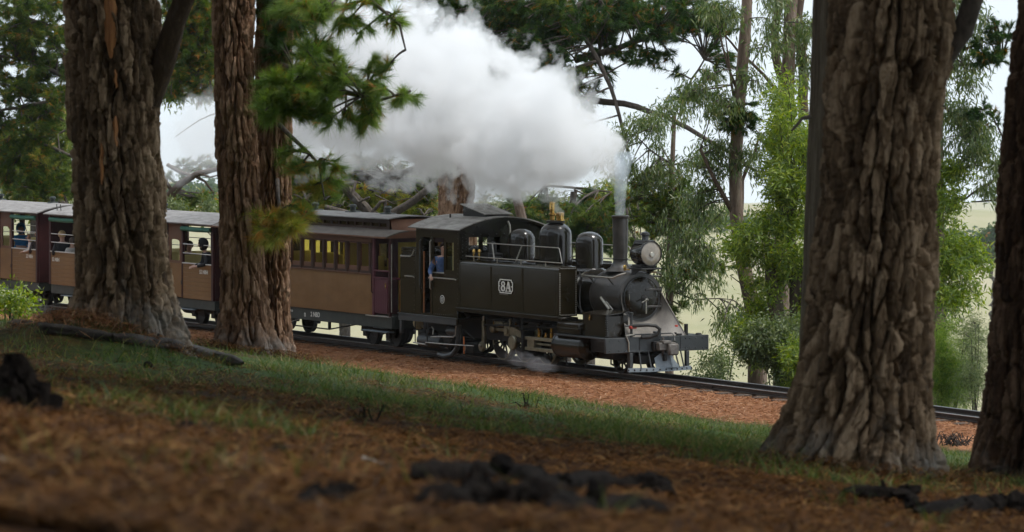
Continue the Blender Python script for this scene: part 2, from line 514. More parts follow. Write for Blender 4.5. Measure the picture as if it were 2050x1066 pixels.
M_bark = bark_mat('pine_bark', (0.050, 0.031, 0.017), (0.155, 0.100, 0.056), (0.34, 0.240, 0.150))
M_bark2 = bark_mat('red_pine_bark', (0.058, 0.028, 0.015), (0.170, 0.090, 0.048), (0.33, 0.205, 0.130))
M_bark2_shade = bark_mat('shaded_red_pine_bark', (0.030, 0.016, 0.010), (0.085, 0.045, 0.026), (0.19, 0.115, 0.072))  # darker copy of the red bark; shade on the right-edge trunk put into colour
M_gum = bark_mat('gum_bark', (0.10, 0.075, 0.055), (0.17, 0.13, 0.095), (0.25, 0.20, 0.15), streak=(30, 30, 1.2))
M_gum2 = bark_mat('smooth_gum_bark', (0.11, 0.075, 0.055), (0.20, 0.14, 0.105), (0.30, 0.23, 0.18), streak=(9, 9, 2))
M_limb = mat('limb_bark', (0.045, 0.035, 0.028), (0.12, 0.095, 0.075), rough=0.9, scale=14, bump=0.5, bscale=40, stretch=(1, 1, .5))


def plates(th, v, na, ph, seed):
    """cellular bark: distance to the nearest fissure and a random number a plate"""
    a = th / (2 * math.pi) * na; b = v / ph
    a = a + 1.0 * fbm(a * 0.6, b * 1.3, 3, seed=seed) + 0.5 * fbm(a * 2.2, b * 3.2, 3, seed=seed + 3)
    b = b + 0.7 * fbm(a * 0.9 + 7, b * 0.9 + 3, 3, seed=seed + 5)
    ia = np.floor(a).astype(int); ib = np.floor(b).astype(int)
    f1 = np.full(a.shape, 9.0); f2 = np.full(a.shape, 9.0); cid = np.zeros(a.shape)
    x1 = np.zeros(a.shape); y1 = np.zeros(a.shape); x2 = np.zeros(a.shape); y2 = np.zeros(a.shape)
    for di in (-1, 0, 1):
        for dj in (-1, 0, 1):
            i = ia + di; j = ib + dj; im = i % na
            jx = _TAB[(im * 7 + seed * 13) % 512, (j * 5 + 11) % 512]; jy = _TAB[(im * 3 + seed * 29 + 100) % 512, (j * 9 + 57) % 512]
            px_ = i + 0.05 + 0.9 * jx - a; py_ = j + 0.05 + 0.9 * jy - b
            d = np.hypot(px_, py_)
            c = _TAB[(im * 11 + 31) % 512, (j * 13 + seed) % 512]
            nearer = d < f1
            sec = (~nearer) & (d < f2)
            x2 = np.where(nearer, x1, np.where(sec, px_, x2)); y2 = np.where(nearer, y1, np.where(sec, py_, y2))
            f2 = np.where(nearer, f1, np.minimum(f2, d)); cid = np.where(nearer, c, cid)
            x1 = np.where(nearer, px_, x1); y1 = np.where(nearer, py_, y1); f1 = np.where(nearer, d, f1)
    side = np.abs(x2 - x1) / (np.abs(x2 - x1) + np.abs(y2 - y1) + 1e-6)      # 1: the neighbour lies beside, 0: above or below
    return f2 - f1, cid, side


def trunk_mesh(name, path, nu, dz, pw=0.13, ph=0.40, depth=0.045, seed=1, lobes=0.0, zb=None, lich_h=1.2, smoothbark=False):
    """path: rows (x, y, z, r) from the base up"""
    path = np.array(path, float); path = path[np.argsort(path[:, 2])]
    zz = np.arange(path[0, 2], path[-1, 2], dz); nv = len(zz)
    cx, cyy, rr = (np.interp(zz, path[:, 2], path[:, k]) for k in (0, 1, 3))
    if len(path) > 3:      # soften the corners of the outline
        k = np.ones(max(3, int(0.18 / dz)) | 1); k /= k.sum(); pad = len(k) // 2
        cx, rr, cyy = (np.convolve(np.pad(a, pad, mode='edge'), k, 'valid') for a in (cx, rr, cyy))
    tq = np.linspace(-1, 1, nu, endpoint=False); th = (-math.pi / 2 + math.pi * (0.6 * tq + 0.4 * tq ** 3)) % (2 * math.pi)      # finer towards the railway path
    TH, Z = np.meshgrid(th, zz); Rr = np.repeat(rr[:, None], nu, 1)
    base = zz[0] + 0.45 if zb is None else zb
    hb = np.clip((Z - base), -1, 9)
    if lobes:
        k = np.exp(-np.clip(hb, 0, 9) / 0.45)
        Rr = Rr * (1 + lobes * k * (np.cos(TH * 9 + seed + 1.2 * np.sin(TH * 2)) * 0.55 + 0.5 * np.cos(TH * 5 + 2 * seed)))
    r0 = float(np.median(rr)); na = max(5, int(round(2 * math.pi * r0 / pw)))
    ct = np.cos(TH); st = np.sin(TH)
    if smoothbark:
        g = fbm(TH / (2 * math.pi) * na * 2, Z / ph, 4, seed=seed); cid = 0.5 + g
        disp = depth * g
    else:
        e, cid, side = plates(TH, Z, na, ph, seed)
        U = TH / (2 * math.pi) * na; Vv = Z / ph
        wob = 0.16 * fbm(U * 3, Vv * 5, 4, seed=seed + 2)
        groove = (1 - smooth(e + wob, 0.09, 0.09 + 0.19 * (0.5 + 0.5 * side))) * (0.36 + 0.64 * smooth(side, 0.25, 0.6))
        fine = fbm(U * 4, Vv * 7, 5, seed=seed + 9)
        flake = fbm(U * 9, Vv * 9, 3, seed=seed + 21)
        rid = np.abs(fbm(U * 1.6, Vv * 0.9, 4, seed=seed + 13)) * 2
        e2, c2, _ = plates(TH, Z + 5, na * 2, ph * 0.42, seed + 4)
        q = fbm(U * 2.6, Vv * 3.2, 5, seed=seed + 33) * 7; flq = (np.floor(q) + smooth(q - np.floor(q), .75, 1.0)) / 7      # thin flaky layers
        disp = depth * (0.55 * (cid - 0.5) - 1.5 * groove - 0.40 * (1 - smooth(rid, 0.0, 0.10)) + 0.85 * flq + 0.12 * fine + 0.20 * flake - 0.25 * (1 - smooth(e2 + wob, 0.02, 0.10)) + 0.25 * (c2 - .5))
        disp = disp + 0.8 * depth * fbm(U * .5, Vv * .35, 2, seed=seed + 17)
        cid = 0.5 * cid + 0.5 * c2
    Rd = Rr + disp
    V = np.stack([cx[:, None] + Rd * ct, cyy[:, None] + Rd * st, Z], -1)
    lich = np.exp(-np.clip(hb, 0, 9) / lich_h)
    return V.reshape(-1, 3), grid_faces(nv, nu, True), dict(rnd=np.clip(cid, 0, 1).ravel(), lichen=lich.ravel())


def rows_path(rows, Y):
    out = []
    for y, xl, xr in rows:
        p = W3((xl + xr) / 2, y, Y); out.append((p.x, p.y, p.z, (xr - xl) / 2 * Y / F))
    return out


def add_trunk(parent, base, path, material, nu, dz, name='trunk', **kw):
    V, Fc, at = trunk_mesh(name, path, nu, dz, **kw)
    me = raw_mesh(name, V - np.array(base), Fc, 4, True, at)
    return link(name, me, material, parent)


# ------------------------------------------------------------------ foliage
def unit(a):
    return a / np.maximum(np.linalg.norm(a, axis=-1, keepdims=True), 1e-9)


class Foliage:
    """collects the needles and leaves of one crown"""
    def __init__(self):
        self.V = []; self.A = []

    def tufts(self, C, D, n=24, L=0.14, w=0.006, spread=0.75, droop=0.1, dead=0.03, seed=0):
        C = np.asarray(C, float); D = unit(np.asarray(D, float)); k = len(C)
        if not k: return
        d = D[:, None, :] * 1.0 + RNG.normal(0, spread * 0.62, (k, n, 3)); d[..., 2] -= droop
        d = unit(d); Ln = L * RNG.uniform(0.65, 1.15, (k, n, 1)) * RNG.uniform(.75, 1.2, (k, 1, 1))
        p0 = C[:, None, :] - D[:, None, :] * RNG.uniform(0, 0.6, (k, n, 1)) * L
        sd = unit(np.cross(d, RNG.normal(0, 1, (k, n, 3)))) * (w / 2)
        tip = p0 + d * Ln; tip[..., 2] -= 0.12 * Ln[..., 0]
        tri = np.stack([p0 - sd, p0 + sd, tip], 2).reshape(-1, 3)
        a = RNG.uniform(0, 0.93, k); a = np.where(RNG.random(k) < dead, 1.0, a)
        self.V.append(tri); self.A.append(np.repeat(np.clip(np.repeat(a, n) + RNG.normal(0, .05, k * n), 0, 1), 3))

    def leaves(self, C, D, L=0.11, w=0.02, rv=0.3):
        """long leaves as two triangles folded along the midrib"""
        C = np.asarray(C, float); D = unit(np.asarray(D, float)); k = len(C)
        if not k: return
        Ln = L * RNG.uniform(0.6, 1.25, (k, 1)); sd = unit(np.cross(D, RNG.normal(0, 1, (k, 3)))) * (w / 2) * RNG.uniform(.7, 1.2, (k, 1))
        mid = C + D * Ln * 0.42; tip = C + D * Ln; tip[:, 2] -= 0.1 * Ln[:, 0]
        tri = np.stack([C, mid + sd, tip, C, tip, mid - sd], 1).reshape(-1, 3)
        self.V.append(tri); self.A.append(np.repeat(RNG.uniform(0, 1, k), 6))

    def obj(self, name, material, parent, base, kind=None):
        V = np.concatenate(self.V) - np.array(base); A = np.concatenate(self.A)
        me = raw_mesh(name, V, np.arange(len(V)), 3, False, dict(rnd=A))
        o = link(name, me, material, parent)
        if kind: o['kind'] = kind
        return o


def bez(p0, p1, bend, n=6):
    p0, p1, bend = Vector(p0), Vector(p1), Vector(bend)
    return [p0.lerp(p1, t) + bend * (4 * t * (1 - t)) for t in [i / (n - 1) for i in range(n)]]


def clump(fo, mb, A, C, rad, twigs=7, per=5, kind='pine', tr=0.012, **kw):
    """a bough from A to C, twigs through the ellipsoid rad around C, tufts or leaves along the twigs"""
    A, C = Vector(A), Vector(C)
    if mb is not None:
        ln = (C - A).length
        mb.tube(bez(A, C, Vector((rnd.uniform(-.06, .06), rnd.uniform(-.06, .06), rnd.uniform(-.02, .1))) * ln, 6), tr * 1.8, 5, r1=tr, cap=False)
    cs, ds = [], []
    for i in range(twigs):
        d = Vector((rnd.gauss(0, 1), rnd.gauss(0, 1), rnd.gauss(0, 1))).normalized()
        k = rnd.uniform(0.45, 1.0)
        E = C + Vector((d.x * rad[0], d.y * rad[1], d.z * rad[2])) * k
        S = A.lerp(C, rnd.uniform(0.55, 1.0))
        bend = Vector((0, 0, rnd.uniform(-.08, .12))) * (E - S).length
        pts = bez(S, E, bend, 4)
        if mb is not None: mb.tube(pts, tr * .6, 3, r1=tr * .22, cap=False)
        for j in range(per):
            t = 1 - 0.75 * (j / max(1, per)) ** 1.0 if j else 1.0
            t = min(1, max(.1, t + rnd.uniform(-.06, .06)))
            q = pts[0].lerp(pts[-1], t) + bend * (4 * t * (1 - t))
            dd = (pts[-1] - pts[0]).normalized() + Vector((rnd.gauss(0, .55), rnd.gauss(0, .55), rnd.gauss(0, .45) + .15)) * (0.25 if j == 0 else 1.0)
            if j: q = q + dd.normalized() * rnd.uniform(0.02, 0.16) * min(1.0, max(rad))
            cs.append(q[:]); ds.append(dd[:])
    if kind == 'pine':
        fo.tufts(cs, ds, **kw)
    else:
        n = kw.pop('n', 8); hang = kw.pop('hang', 0.5); sp = kw.pop('sp', 0.12)
        C2 = np.repeat(np.array(cs), n, 0) + RNG.normal(0, sp, (len(cs) * n, 3))
        D2 = RNG.normal(0, 1, C2.shape) * (1 - hang) + np.array([0, 0, -1.3]) * hang + np.repeat(np.array(ds), n, 0) * 0.5 * (1 - hang)
        fo.leaves(C2, D2, **kw)


M_pine = leaf_mat('pine_needles', [(0.0, (0.030, 0.060, 0.010)), (0.45, (0.070, 0.125, 0.017)), (0.8, (0.145, 0.185, 0.026)), (0.95, (0.22, 0.23, 0.03)), (0.985, (0.36, 0.15, 0.025))], trans=0.42, gloss=0.03)
M_pine_dk = leaf_mat('dark_pine_needles', [(0.0, (0.014, 0.040, 0.008)), (0.5, (0.034, 0.082, 0.013)), (0.9, (0.075, 0.125, 0.018)), (0.985, (0.28, 0.12, 0.025))], trans=0.35, gloss=0.03)
M_pine_yl = leaf_mat('yellowing_pine_needles', [(0.0, (0.12, 0.18, 0.025)), (0.5, (0.27, 0.29, 0.045)), (0.85, (0.44, 0.38, 0.07)), (0.97, (0.48, 0.22, 0.05))], trans=0.4, gloss=0.03)
M_gumleaf = leaf_mat('gum_leaves', [(0.0, (0.045, 0.075, 0.018)), (0.5, (0.10, 0.150, 0.035)), (0.85, (0.16, 0.20, 0.05)), (1.0, (0.24, 0.23, 0.09))], trans=0.45, gloss=0.06, rough=0.4)
M_wattle = leaf_mat('wattle_leaves', [(0.0, (0.08, 0.14, 0.012)), (0.5, (0.18, 0.26, 0.020)), (0.85, (0.30, 0.37, 0.030)), (1.0, (0.38, 0.39, 0.06))], trans=0.5, gloss=0.06)
M_fern = leaf_mat('soft_conifer_leaves', [(0.0, (0.07, 0.15, 0.02)), (0.5, (0.17, 0.28, 0.03)), (0.85, (0.28, 0.35, 0.05)), (1.0, (0.32, 0.35, 0.10))], trans=0.5, gloss=0.04)
M_bush = leaf_mat('bush_leaves', [(0.0, (0.06, 0.10, 0.022)), (0.5, (0.13, 0.18, 0.045)), (1.0, (0.24, 0.27, 0.09))], trans=0.4, gloss=0.08)
M_leafy = leaf_mat('light_tree_leaves', [(0.0, (0.07, 0.11, 0.02)), (0.5, (0.15, 0.20, 0.035)), (0.85, (0.24, 0.27, 0.05)), (0.96, (0.30, 0.28, 0.07)), (1.0, (0.42, 0.22, 0.06))], trans=0.5, gloss=0.03)
M_pine_lit = leaf_mat('lit_pine_needles', [(0.0, (0.075, 0.140, 0.025)), (0.5, (0.15, 0.24, 0.040)), (0.85, (0.24, 0.33, 0.055)), (0.95, (0.32, 0.35, 0.07)), (0.985, (0.42, 0.18, 0.04))], trans=0.45, gloss=0.04)  # brighter needle copy; the light on these boughs is put into the colour

# ------------------------------------------------------------------ the near pines on the hillside
def nearest(limbs, p):
    best, bd = None, 1e9
    for pl in limbs:
        for q in pl:
            d = (q - p).length_squared
            if d < bd: best, bd = q, d
    return best


class Tree:
    def __init__(self, name, label, cat, X, Y, group=None, z=None):
        self.base = Vector((X, Y, hz(X, Y) if z is None else z))
        self.o = thing(name, label, cat, self.base, 0, group)
        self.limbs = []; self.fo = {}; self.mb = MB(); self.name = name

    def trunk(self, rows, Y, material, nu, dz, **kw):
        path = rows_path(rows, Y)
        self.limbs.append([Vector(p[:3]) for p in path])
        return add_trunk(self.o, self.base, path, material, nu, dz, zb=self.base.z, **kw)

    def trunk_path(self, path, material, nu, dz, **kw):
        self.limbs.append([Vector(p[:3]) for p in path])
        return add_trunk(self.o, self.base, path, material, nu, dz, zb=self.base.z, **kw)

    def limb(self, pts, r0, r1, material, n=8, name='limb'):
        """pts: photo pixels with distance (x, y, Y) or world vectors"""
        P = [p if isinstance(p, Vector) else W3(*p) for p in pts]
        # a little natural wander between the given points
        Q = []
        for a, b in zip(P[:-1], P[1:]):
            k = max(2, int((b - a).length / 0.35))
            for i in range(k):
                t = i / k
                j = (b - a).length * 0.02
                Q.append(a.lerp(b, t) + (Vector((rnd.uniform(-j, j), rnd.uniform(-j, j), rnd.uniform(-j, j))) if Q else Vector()))
        Q.append(P[-1])
        m = MB().tube([q - self.base for q in Q], r0, n, r1=r1)
        self.limbs.append(Q)
        return m.obj(name, material, self.o, 60)

    def f(self, material):
        if material.name not in self.fo: self.fo[material.name] = (Foliage(), material)
        return self.fo[material.name][0]

    def clump(self, material, C, rad, A=None, twig=True, **kw):
        C = C if isinstance(C, Vector) else W3(*C)
        if A is None: A = nearest(self.limbs, C) if self.limbs else C - Vector((0, 0, rad[2]))
        if (A - C).length > 2.2: A = C + (A - C).normalized() * 2.2
        clump(self.f(material), self.mb if twig else None, A, C, rad, **kw)

    def region(self, material, ells, Y, dY=1.2, size=0.5, dens=1.0, **kw):
        """boughs scattered through photo-pixel ellipses (x, y, rx, ry) at distance Y"""
        for (x, y, rx, ry) in ells:
            a = math.pi * rx * ry * (Y / F) ** 2
            k = max(1, int(round(dens * a / (size * size) * ((0.95 if kw.get('kind') == 'leaf' else 1.9) if 70 < Y < 130 else 0.85))))
            for _ in range(k):
                t = rnd.uniform(0, 2 * math.pi); q = math.sqrt(rnd.random())
                yy = Y + rnd.uniform(-dY, dY)
                C = W3(x + rx * q * math.cos(t), y + ry * q * math.sin(t), Y); C.y = yy
                s = size * rnd.uniform(0.7, 1.25)
                self.clump(material, C, (s, s, s * 0.7), **dict(kw))

    def high_crown(self, material, z0, z1, r, k):
        """the crown above the picture: boughs round the stem, as these pines carry them"""
        top = self.limbs[0][0]
        xs = sorted((p.z, p.x, p.y) for p in self.limbs[0]); zt, xt, yt = xs[-1]
        self.limb([Vector((xt, yt, zt - .2)), Vector((xt + .1, yt + .1, (zt + z1) / 2)), Vector((xt, yt, z1))], 0.32, 0.05, M_limb)
        for i in range(int(k * 1.8)):
            h = rnd.uniform(z0, z1); q = rnd.uniform(0.35, 1.0) * r * (1.0 - 0.55 * (h - z0) / (z1 - z0)); t = rnd.uniform(0, 6.283)
            C = Vector((xt + q * math.cos(t), yt + q * math.sin(t), h))
            A = Vector((xt, yt, h - rnd.uniform(0.2, .8))); A = A.lerp(C, 0.25)
            clump(self.f(material), self.mb, A, C, (1.0, 1.0, 0.5), twigs=7, per=5, tr=0.03, n=12, L=0.5, w=0.07, spread=0.8)

    def done(self):
        if self.mb.v:
            mb = MB(); mb.v = [(v[0] - self.base.x, v[1] - self.base.y, v[2] - self.base.z) for v in self.mb.v]; mb.f = self.mb.f
            me = bpy.data.meshes.new('twigs'); me.from_pydata(mb.v, [], mb.f); me.update()
            link('twigs', me, M_limb, self.o)['kind'] = 'stuff'
        for k, (fo, m) in self.fo.items():
            if fo.V: fo.obj('crown', m, self.o, self.base)
        return self.o


# left pine with the torn strips
A = Tree('pine_tree', 'thick rough barked pine on the left with orange torn strips and one forking limb', 'tree', W3(240, 0, 39).x, 39)
A.trunk([(-90, 128, 314), (0, 130, 316), (100, 134, 327), (200, 138, 321), (300, 142, 321), (400, 146, 328), (500, 150, 334), (580, 146, 342), (620, 132, 352), (660, 112, 366), (690, 95, 378), (760, 80, 395)], 39, M_bark, 210, 0.0135, pw=0.125, ph=0.52, depth=0.075, seed=3, lobes=0.12, lich_h=0.55)
A.limb([(298, 205, 39), (325, 130, 38.9), (348, 50, 38.8), (382, -40, 38.6), (440, -190, 38.3)], 0.135, 0.09, M_bark, 14)
# strips where the bark has been torn off
M_wood = mat('torn_orange_wood', (0.22, 0.075, 0.015), (0.42, 0.19, 0.06), rough=0.7, scale=5, stretch=(6, 6, .7), bump=.4, bscale=20)
for (xa, ya, yb, wd) in ((229, -40, 118, 24), (240, 232, 292, 9), (212, 285, 368, 7), (240, 140, 178, 6)):
    m = MB(); vs = []; fs = []; kk = 9
    for i in range(kk):
        t = i / (kk - 1); y = ya + (yb - ya) * t
        w_ = wd * (0.5 + 0.5 * math.sin(math.pi * min(1, .15 + t * .8)) + rnd.uniform(-.12, .12)) * (0.45 if t in (0, 1) else 1)
        c = xa + rnd.uniform(-1.5, 1.5) + t * 2
        p = W3(c, y, 39); dep = 39 - 0.478 * math.sqrt(max(0.1, 1 - ((c - 232) / 92) ** 2)) - 0.018
        hw = w_ / 2 * 39 / F
        for dx, dd in ((-hw, .03), (0, 0), (hw, .03), (hw, .10), (-hw, .10)):
            vs.append((p.x + dx - A.base.x, dep + dd - A.base.y, p.z - A.base.z))
    for i in range(kk - 1):
        for j in range(5): fs.append((i * 5 + j, i * 5 + (j + 1) % 5, (i + 1) * 5 + (j + 1) % 5, (i + 1) * 5 + j))
    fs += [(0, 1, 2, 3, 4), tuple((kk - 1) * 5 + j for j in range(5))]
    m.add(vs, fs); m.obj('torn_strip', M_wood, A.o)
A.high_crown(M_pine_dk, 9.5, 20, 7, 60)
A.done()

# the pair left of the carriage
B1 = Tree('pine_tree', 'reddish pine trunk in front of the carriage gap, front one of a close pair', 'tree', W3(485, 0, 50).x, 50)
B1.trunk([(-90, 422, 510), (0, 425, 511), (100, 427, 508), (200, 430, 512), (350, 435, 519), (500, 441, 527), (600, 440, 537), (650, 434, 546), (690, 420, 562), (715, 408, 575), (780, 400, 585)], 50, M_bark2, 150, 0.018, pw=0.10, ph=0.5, depth=0.052, seed=9, lobes=0.12, lich_h=0.5)
B1.high_crown(M_pine_dk, 15, 21, 3.5, 20)
B1.done()
B2 = Tree('pine_tree', 'slimmer pine trunk with leafy boughs beside the brown carriage, rear one of a pair', 'tree', W3(548, 0, 50.6).x, 50.7)
B2.trunk([(-90, 512, 585), (0, 512, 588), (200, 509, 586), (400, 506, 584), (550, 511, 582), (640, 513, 583), (690, 510, 590), (760, 500, 602)], 50.7, M_bark2, 120, 0.020, pw=0.095, ph=0.5, depth=0.048, seed=14, lobes=0.1, lich_h=0.6)
Y0 = 49.3
B2.limb([(560, 130, 50.4), (620, 150, 49.9), (690, 185, 49.5), (760, 200, 49.2), (822, 182, 49.0)], 0.05, 0.012, M_limb)
B2.limb([(560, 250, 50.4), (600, 290, 49.9), (640, 330, 49.7), (650, 400, 49.6)], 0.035, 0.01, M_limb)
B2.limb([(570, -60, 50.4), (660, -20, 49.6), (740, 0, 49.2), (800, 50, 49.0), (812, 100, 49.0)], 0.05, 0.01, M_limb)
B2.limb([(555, 360, 50.4), (560, 420, 49.7), (575, 450, 49.4)], 0.03, 0.012, M_limb)
B2.limb([(545, 160, 50.2), (545, 190, 49.7), (555, 220, 49.4)], 0.04, 0.015, M_limb)
kw = dict(twigs=6, per=4, n=34, L=0.21, w=0.0054, spread=0.55, dead=0.05, tr=0.010)
B2.region(M_pine_lit, [(700, 165, 75, 32), (640, 130, 50, 36), (770, 195, 55, 22), (690, 235, 60, 30), (812, 185, 22, 28), (755, 140, 30, 24), (620, 215, 40, 40)], Y0, 0.5, 0.23, 1.5, **kw)
B2.region(M_pine_lit, [(548, 185, 52, 44), (585, 160, 40, 40), (575, 225, 45, 28), (620, 190, 60, 40)], 49.0, 0.3, 0.23, 1.8, **kw)
B2.region(M_pine_lit, [(730, 14, 80, 36), (795, 60, 28, 42), (660, 30, 50, 40), (700, 85, 30, 18), (610, 10, 70, 30)], 49.2, 0.5, 0.24, 0.85, **kw)
B2.region(M_pine_dk, [(570, 70, 50, 70), (610, 95, 40, 40), (540, 20, 40, 50)], 50.2, 0.5, 0.26, 1.3, **kw)
kw2 = dict(kw, dead=0.16, n=26)
B2.region(M_pine_lit, [(640, 340, 45, 45), (600, 320, 35, 45), (690, 320, 30, 22), (630, 410, 40, 22), (590, 390, 25, 30)], 49.7, 0.5, 0.24, 0.8, **kw2)
B2.region(M_pine_yl, [(560, 448, 46, 24), (585, 432, 34, 22), (540, 470, 20, 12)], 49.2, 0.25, 0.2, 2.6, **kw2)
B2.region(M_pine_yl, [(610, 395, 24, 26), (650, 365, 24, 26)], 49.6, 0.25, 0.2, 0.6, **kw2)
B2.high_crown(M_pine_dk, 15, 21, 3.5, 16)
B2.done()

# the big pine on the right and its neighbours
C2 = Tree('gum_tree', 'grey stringy barked gum trunk half hidden behind the big right pine', 'tree', W3(1660, 0, 36).x, 36)
C2.trunk([(-90, 1630, 1720), (0, 1628, 1716), (200, 1622, 1712), (350, 1615, 1708), (525, 1608, 1700), (700, 1600, 1700), (850, 1596, 1704), (920, 1590, 1710)], 36, M_gum, 110, 0.024, pw=0.05, ph=0.5, depth=0.03, seed=22, lich_h=.3, smoothbark=True)
C2.limb([(1622, 235, 35.8), (1606, 238, 35.7), (1585, 262, 35.6)], 0.022, 0.012, M_limb)
C2.high_crown(M_pine_dk, 13, 19, 4, 16)
C2.done()
C = Tree('pine_tree', 'massive deeply fissured pine trunk on the right with pale grey foot', 'tree', W3(1745, 0, 27.7).x, 27.7)
C.trunk([(-90, 1668, 1905), (0, 1664, 1910), (70, 1660, 1916), (130, 1656, 1908), (200, 1651, 1886), (300, 1648, 1880), (400, 1642, 1876), (560, 1618, 1869), (680, 1606, 1864), (760, 1589, 1862), (830, 1562, 1864), (890, 1530, 1870), (930, 1505, 1876), (1010, 1485, 1890)], 27.7, M_bark, 290, 0.0095, pw=0.115, ph=0.47, depth=0.070, seed=31, lobes=0.13, lich_h=0.55)
C.limb([(1885, 120, 27.7), (1925, 60, 27.6), (1968, -60, 27.4), (2010, -250, 27.2)], 0.09, 0.06, M_limb, 12)
C.high_crown(M_pine_dk, 9.0, 19, 7, 70)
C.done()
D = Tree('pine_tree', 'shade darkened reddish pine trunk cut by the right edge of the view', 'tree', W3(2085, 0, 31).x, 31)
D.trunk([(-90, 2042, 2230), (0, 2036, 2225), (200, 2013, 2215), (350, 2001, 2200), (500, 1990, 2190), (700, 1976, 2185), (800, 1969, 2190), (870, 1958, 2200), (930, 1940, 2215), (1010, 1925, 2240)], 31, M_bark2_shade, 210, 0.0125, pw=0.112, ph=0.45, depth=0.062, seed=41, lobes=0.12, lich_h=0.4)
D.high_crown(M_pine_dk, 9.5, 19, 7, 60)
D.done()

# ------------------------------------------------------------------ trees beyond the railway
PN = dict(twigs=7, per=5, n=16, L=0.20, w=0.016, spread=0.7, dead=0.04, tr=0.014)
GL = dict(kind='leaf', twigs=6, per=4, n=7, L=0.16, w=0.034, hang=0.6, sp=0.12, tr=0.010)
WL = dict(kind='leaf', twigs=7, per=5, n=10, L=0.15, w=0.036, hang=0.12, sp=0.12, tr=0.008)


def trunk_px(tr, pts, Y, material, n=40, dz=0.05, base_px=None, **kw):
    """pts (x, y, width) in photo pixels from the top down, continued into the ground"""
    path = []
    for x, y, w in pts:
        p = W3(x, y, Y); path.append((p.x, p.y, p.z, w / 2 * Y / F))
    lx, ly, lz, lr = path[-1]
    path.append((tr.base.x, Y, tr.base.z - .5, lr * 1.25))
    return tr.trunk_path(path, material, n, dz, **kw)


# pine whose trunk rises behind the cab and whose dark boughs hang over the smoke
E = Tree('pine_tree', 'tall pine with dark boughs rising behind the locomotive cab', 'tree', W3(915, 0, 97).x, 97)
trunk_px(E, [(915, -160, 66), (916, 0, 66), (915, 300, 68), (914, 430, 76), (914, 560, 88)], 97, M_bark2, 80, 0.045, pw=0.14, ph=.6, depth=.06, seed=51)
E.limb([(940, 60, 97), (1000, 20, 96), (1060, -20, 95.5), (1120, -60, 95)], .11, .06, M_limb)
E.limb([(1085, 62, 95.5), (1130, 35, 95.3), (1200, -10, 95)], .14, .09, M_limb)
E.limb([(940, 130, 97), (1000, 110, 96.5), (1085, 62, 95.5)], .16, .14, M_limb)
E.limb([(1100, -30, 95), (1130, 15, 94.8), (1180, 92, 94.4), (1212, 150, 94.2), (1232, 200, 94), (1247, 262, 94), (1262, 330, 94), (1290, 395, 94), (1330, 440, 94)], .085, .02, M_limb)
E.limb([(1152, 120, 95.5), (1200, 108, 95.2), (1240, 95, 95), (1290, 78, 94.8), (1310, 66, 94.8)], .10, .05, M_limb)
E.limb([(1155, 165, 95.6), (1180, 130, 95.4), (1200, 112, 95.3)], .10, .07, M_limb)
E.limb([(940, 185, 97), (1060, 190, 96), (1180, 202, 95), (1250, 208, 94.5), (1330, 232, 94), (1400, 270, 93.5), (1470, 312, 93), (1515, 345, 92.8)], .12, .04, M_limb)
E.limb([(1362, 232, 94), (1366, 200, 94), (1385, 160, 94), (1410, 120, 94)], .045, .02, M_limb)
E.region(M_pine_dk, [(960, 20, 90, 50), (1040, 80, 90, 60), (1120, 120, 60, 60), (1340, 40, 110, 38), (1250, 20, 60, 30), (1380, 20, 80, 40), (1020, 150, 60, 35), (1150, 55, 45, 30), (1440, 35, 40, 26), (1440, 110, 20, 50), (1275, 110, 50, 20), (1200, 20, 120, 40), (1000, 60, 120, 70), (880, 20, 60, 50)], 95, 1.6, 0.45, 1.5, **PN)
E.region(M_pine_dk, [(1250, 45, 50, 40), (1180, 170, 60, 30), (1200, 60, 40, 40)], 96, 1.6, 0.45, 0.5, **PN)
E.region(M_pine, [(1120, 170, 45, 45), (1155, 225, 30, 40), (1090, 30, 60, 30)], 94.5, 1.0, 0.4, 1.0, **PN)
E.region(M_pine_dk, [(1060, 40, 200, 60), (880, -10, 80, 40)], 98, 1.2, 0.55, 0.8, **PN)
E.region(M_pine_dk, [(1330, 130, 60, 25), (1400, 170, 40, 40), (1370, 200, 50, 30)], 94, 1.0, 0.4, 0.45, **PN)
E.done()

E2 = Tree('pine_tree', 'leaning dark pine with crooked limbs behind the clerestory carriage roof', 'tree', W3(800, 0, 101).x, 101)
trunk_px(E2, [(640, 318, 16), (668, 350, 22), (700, 385, 27), (735, 420, 30), (770, 470, 34), (790, 560, 40)], 101, M_limb, 24, 0.05, pw=.12, ph=.4, depth=.02, seed=55)
E2.limb([(690, 372, 100.9), (712, 365, 100.7), (705, 390, 100.6), (718, 405, 100.6), (740, 395, 100.5)], .06, .03, M_limb)
E2.limb([(760, 445, 101), (790, 425, 100.8), (830, 402, 100.6), (860, 375, 100.5), (900, 350, 100.5)], .13, .08, M_limb)
E2.limb([(770, 350, 101.5), (810, 345, 101.2), (850, 330, 101), (885, 318, 100.8)], .10, .07, M_limb)
E2.limb([(740, 430, 100.5), (762, 405, 100.4), (772, 402, 100.4), (770, 430, 100.4)], .05, .04, M_limb)
E2.limb([(650, 415, 100.5), (690, 425, 100.5), (740, 440, 100.5)], .08, .05, M_limb)
for _ in range(16):
    x, y = rnd.uniform(640, 870), rnd.uniform(340, 430)
    E2.limb([(x, y, 101), (x + rnd.uniform(-40, 40), y + rnd.uniform(-25, 25), 101), (x + rnd.uniform(-60, 60), y + rnd.uniform(-15, 35), 101)], .025, .008, M_limb, 4)
E2.region(M_pine, [(640, 380, 70, 50), (720, 350, 60, 30), (800, 390, 60, 35), (860, 410, 30, 30), (690, 410, 70, 20), (620, 330, 50, 30), (760, 370, 130, 50), (640, 390, 60, 40), (860, 360, 30, 40)], 103.5, 1.0, 0.45, 0.95, **dict(PN, dead=.08))
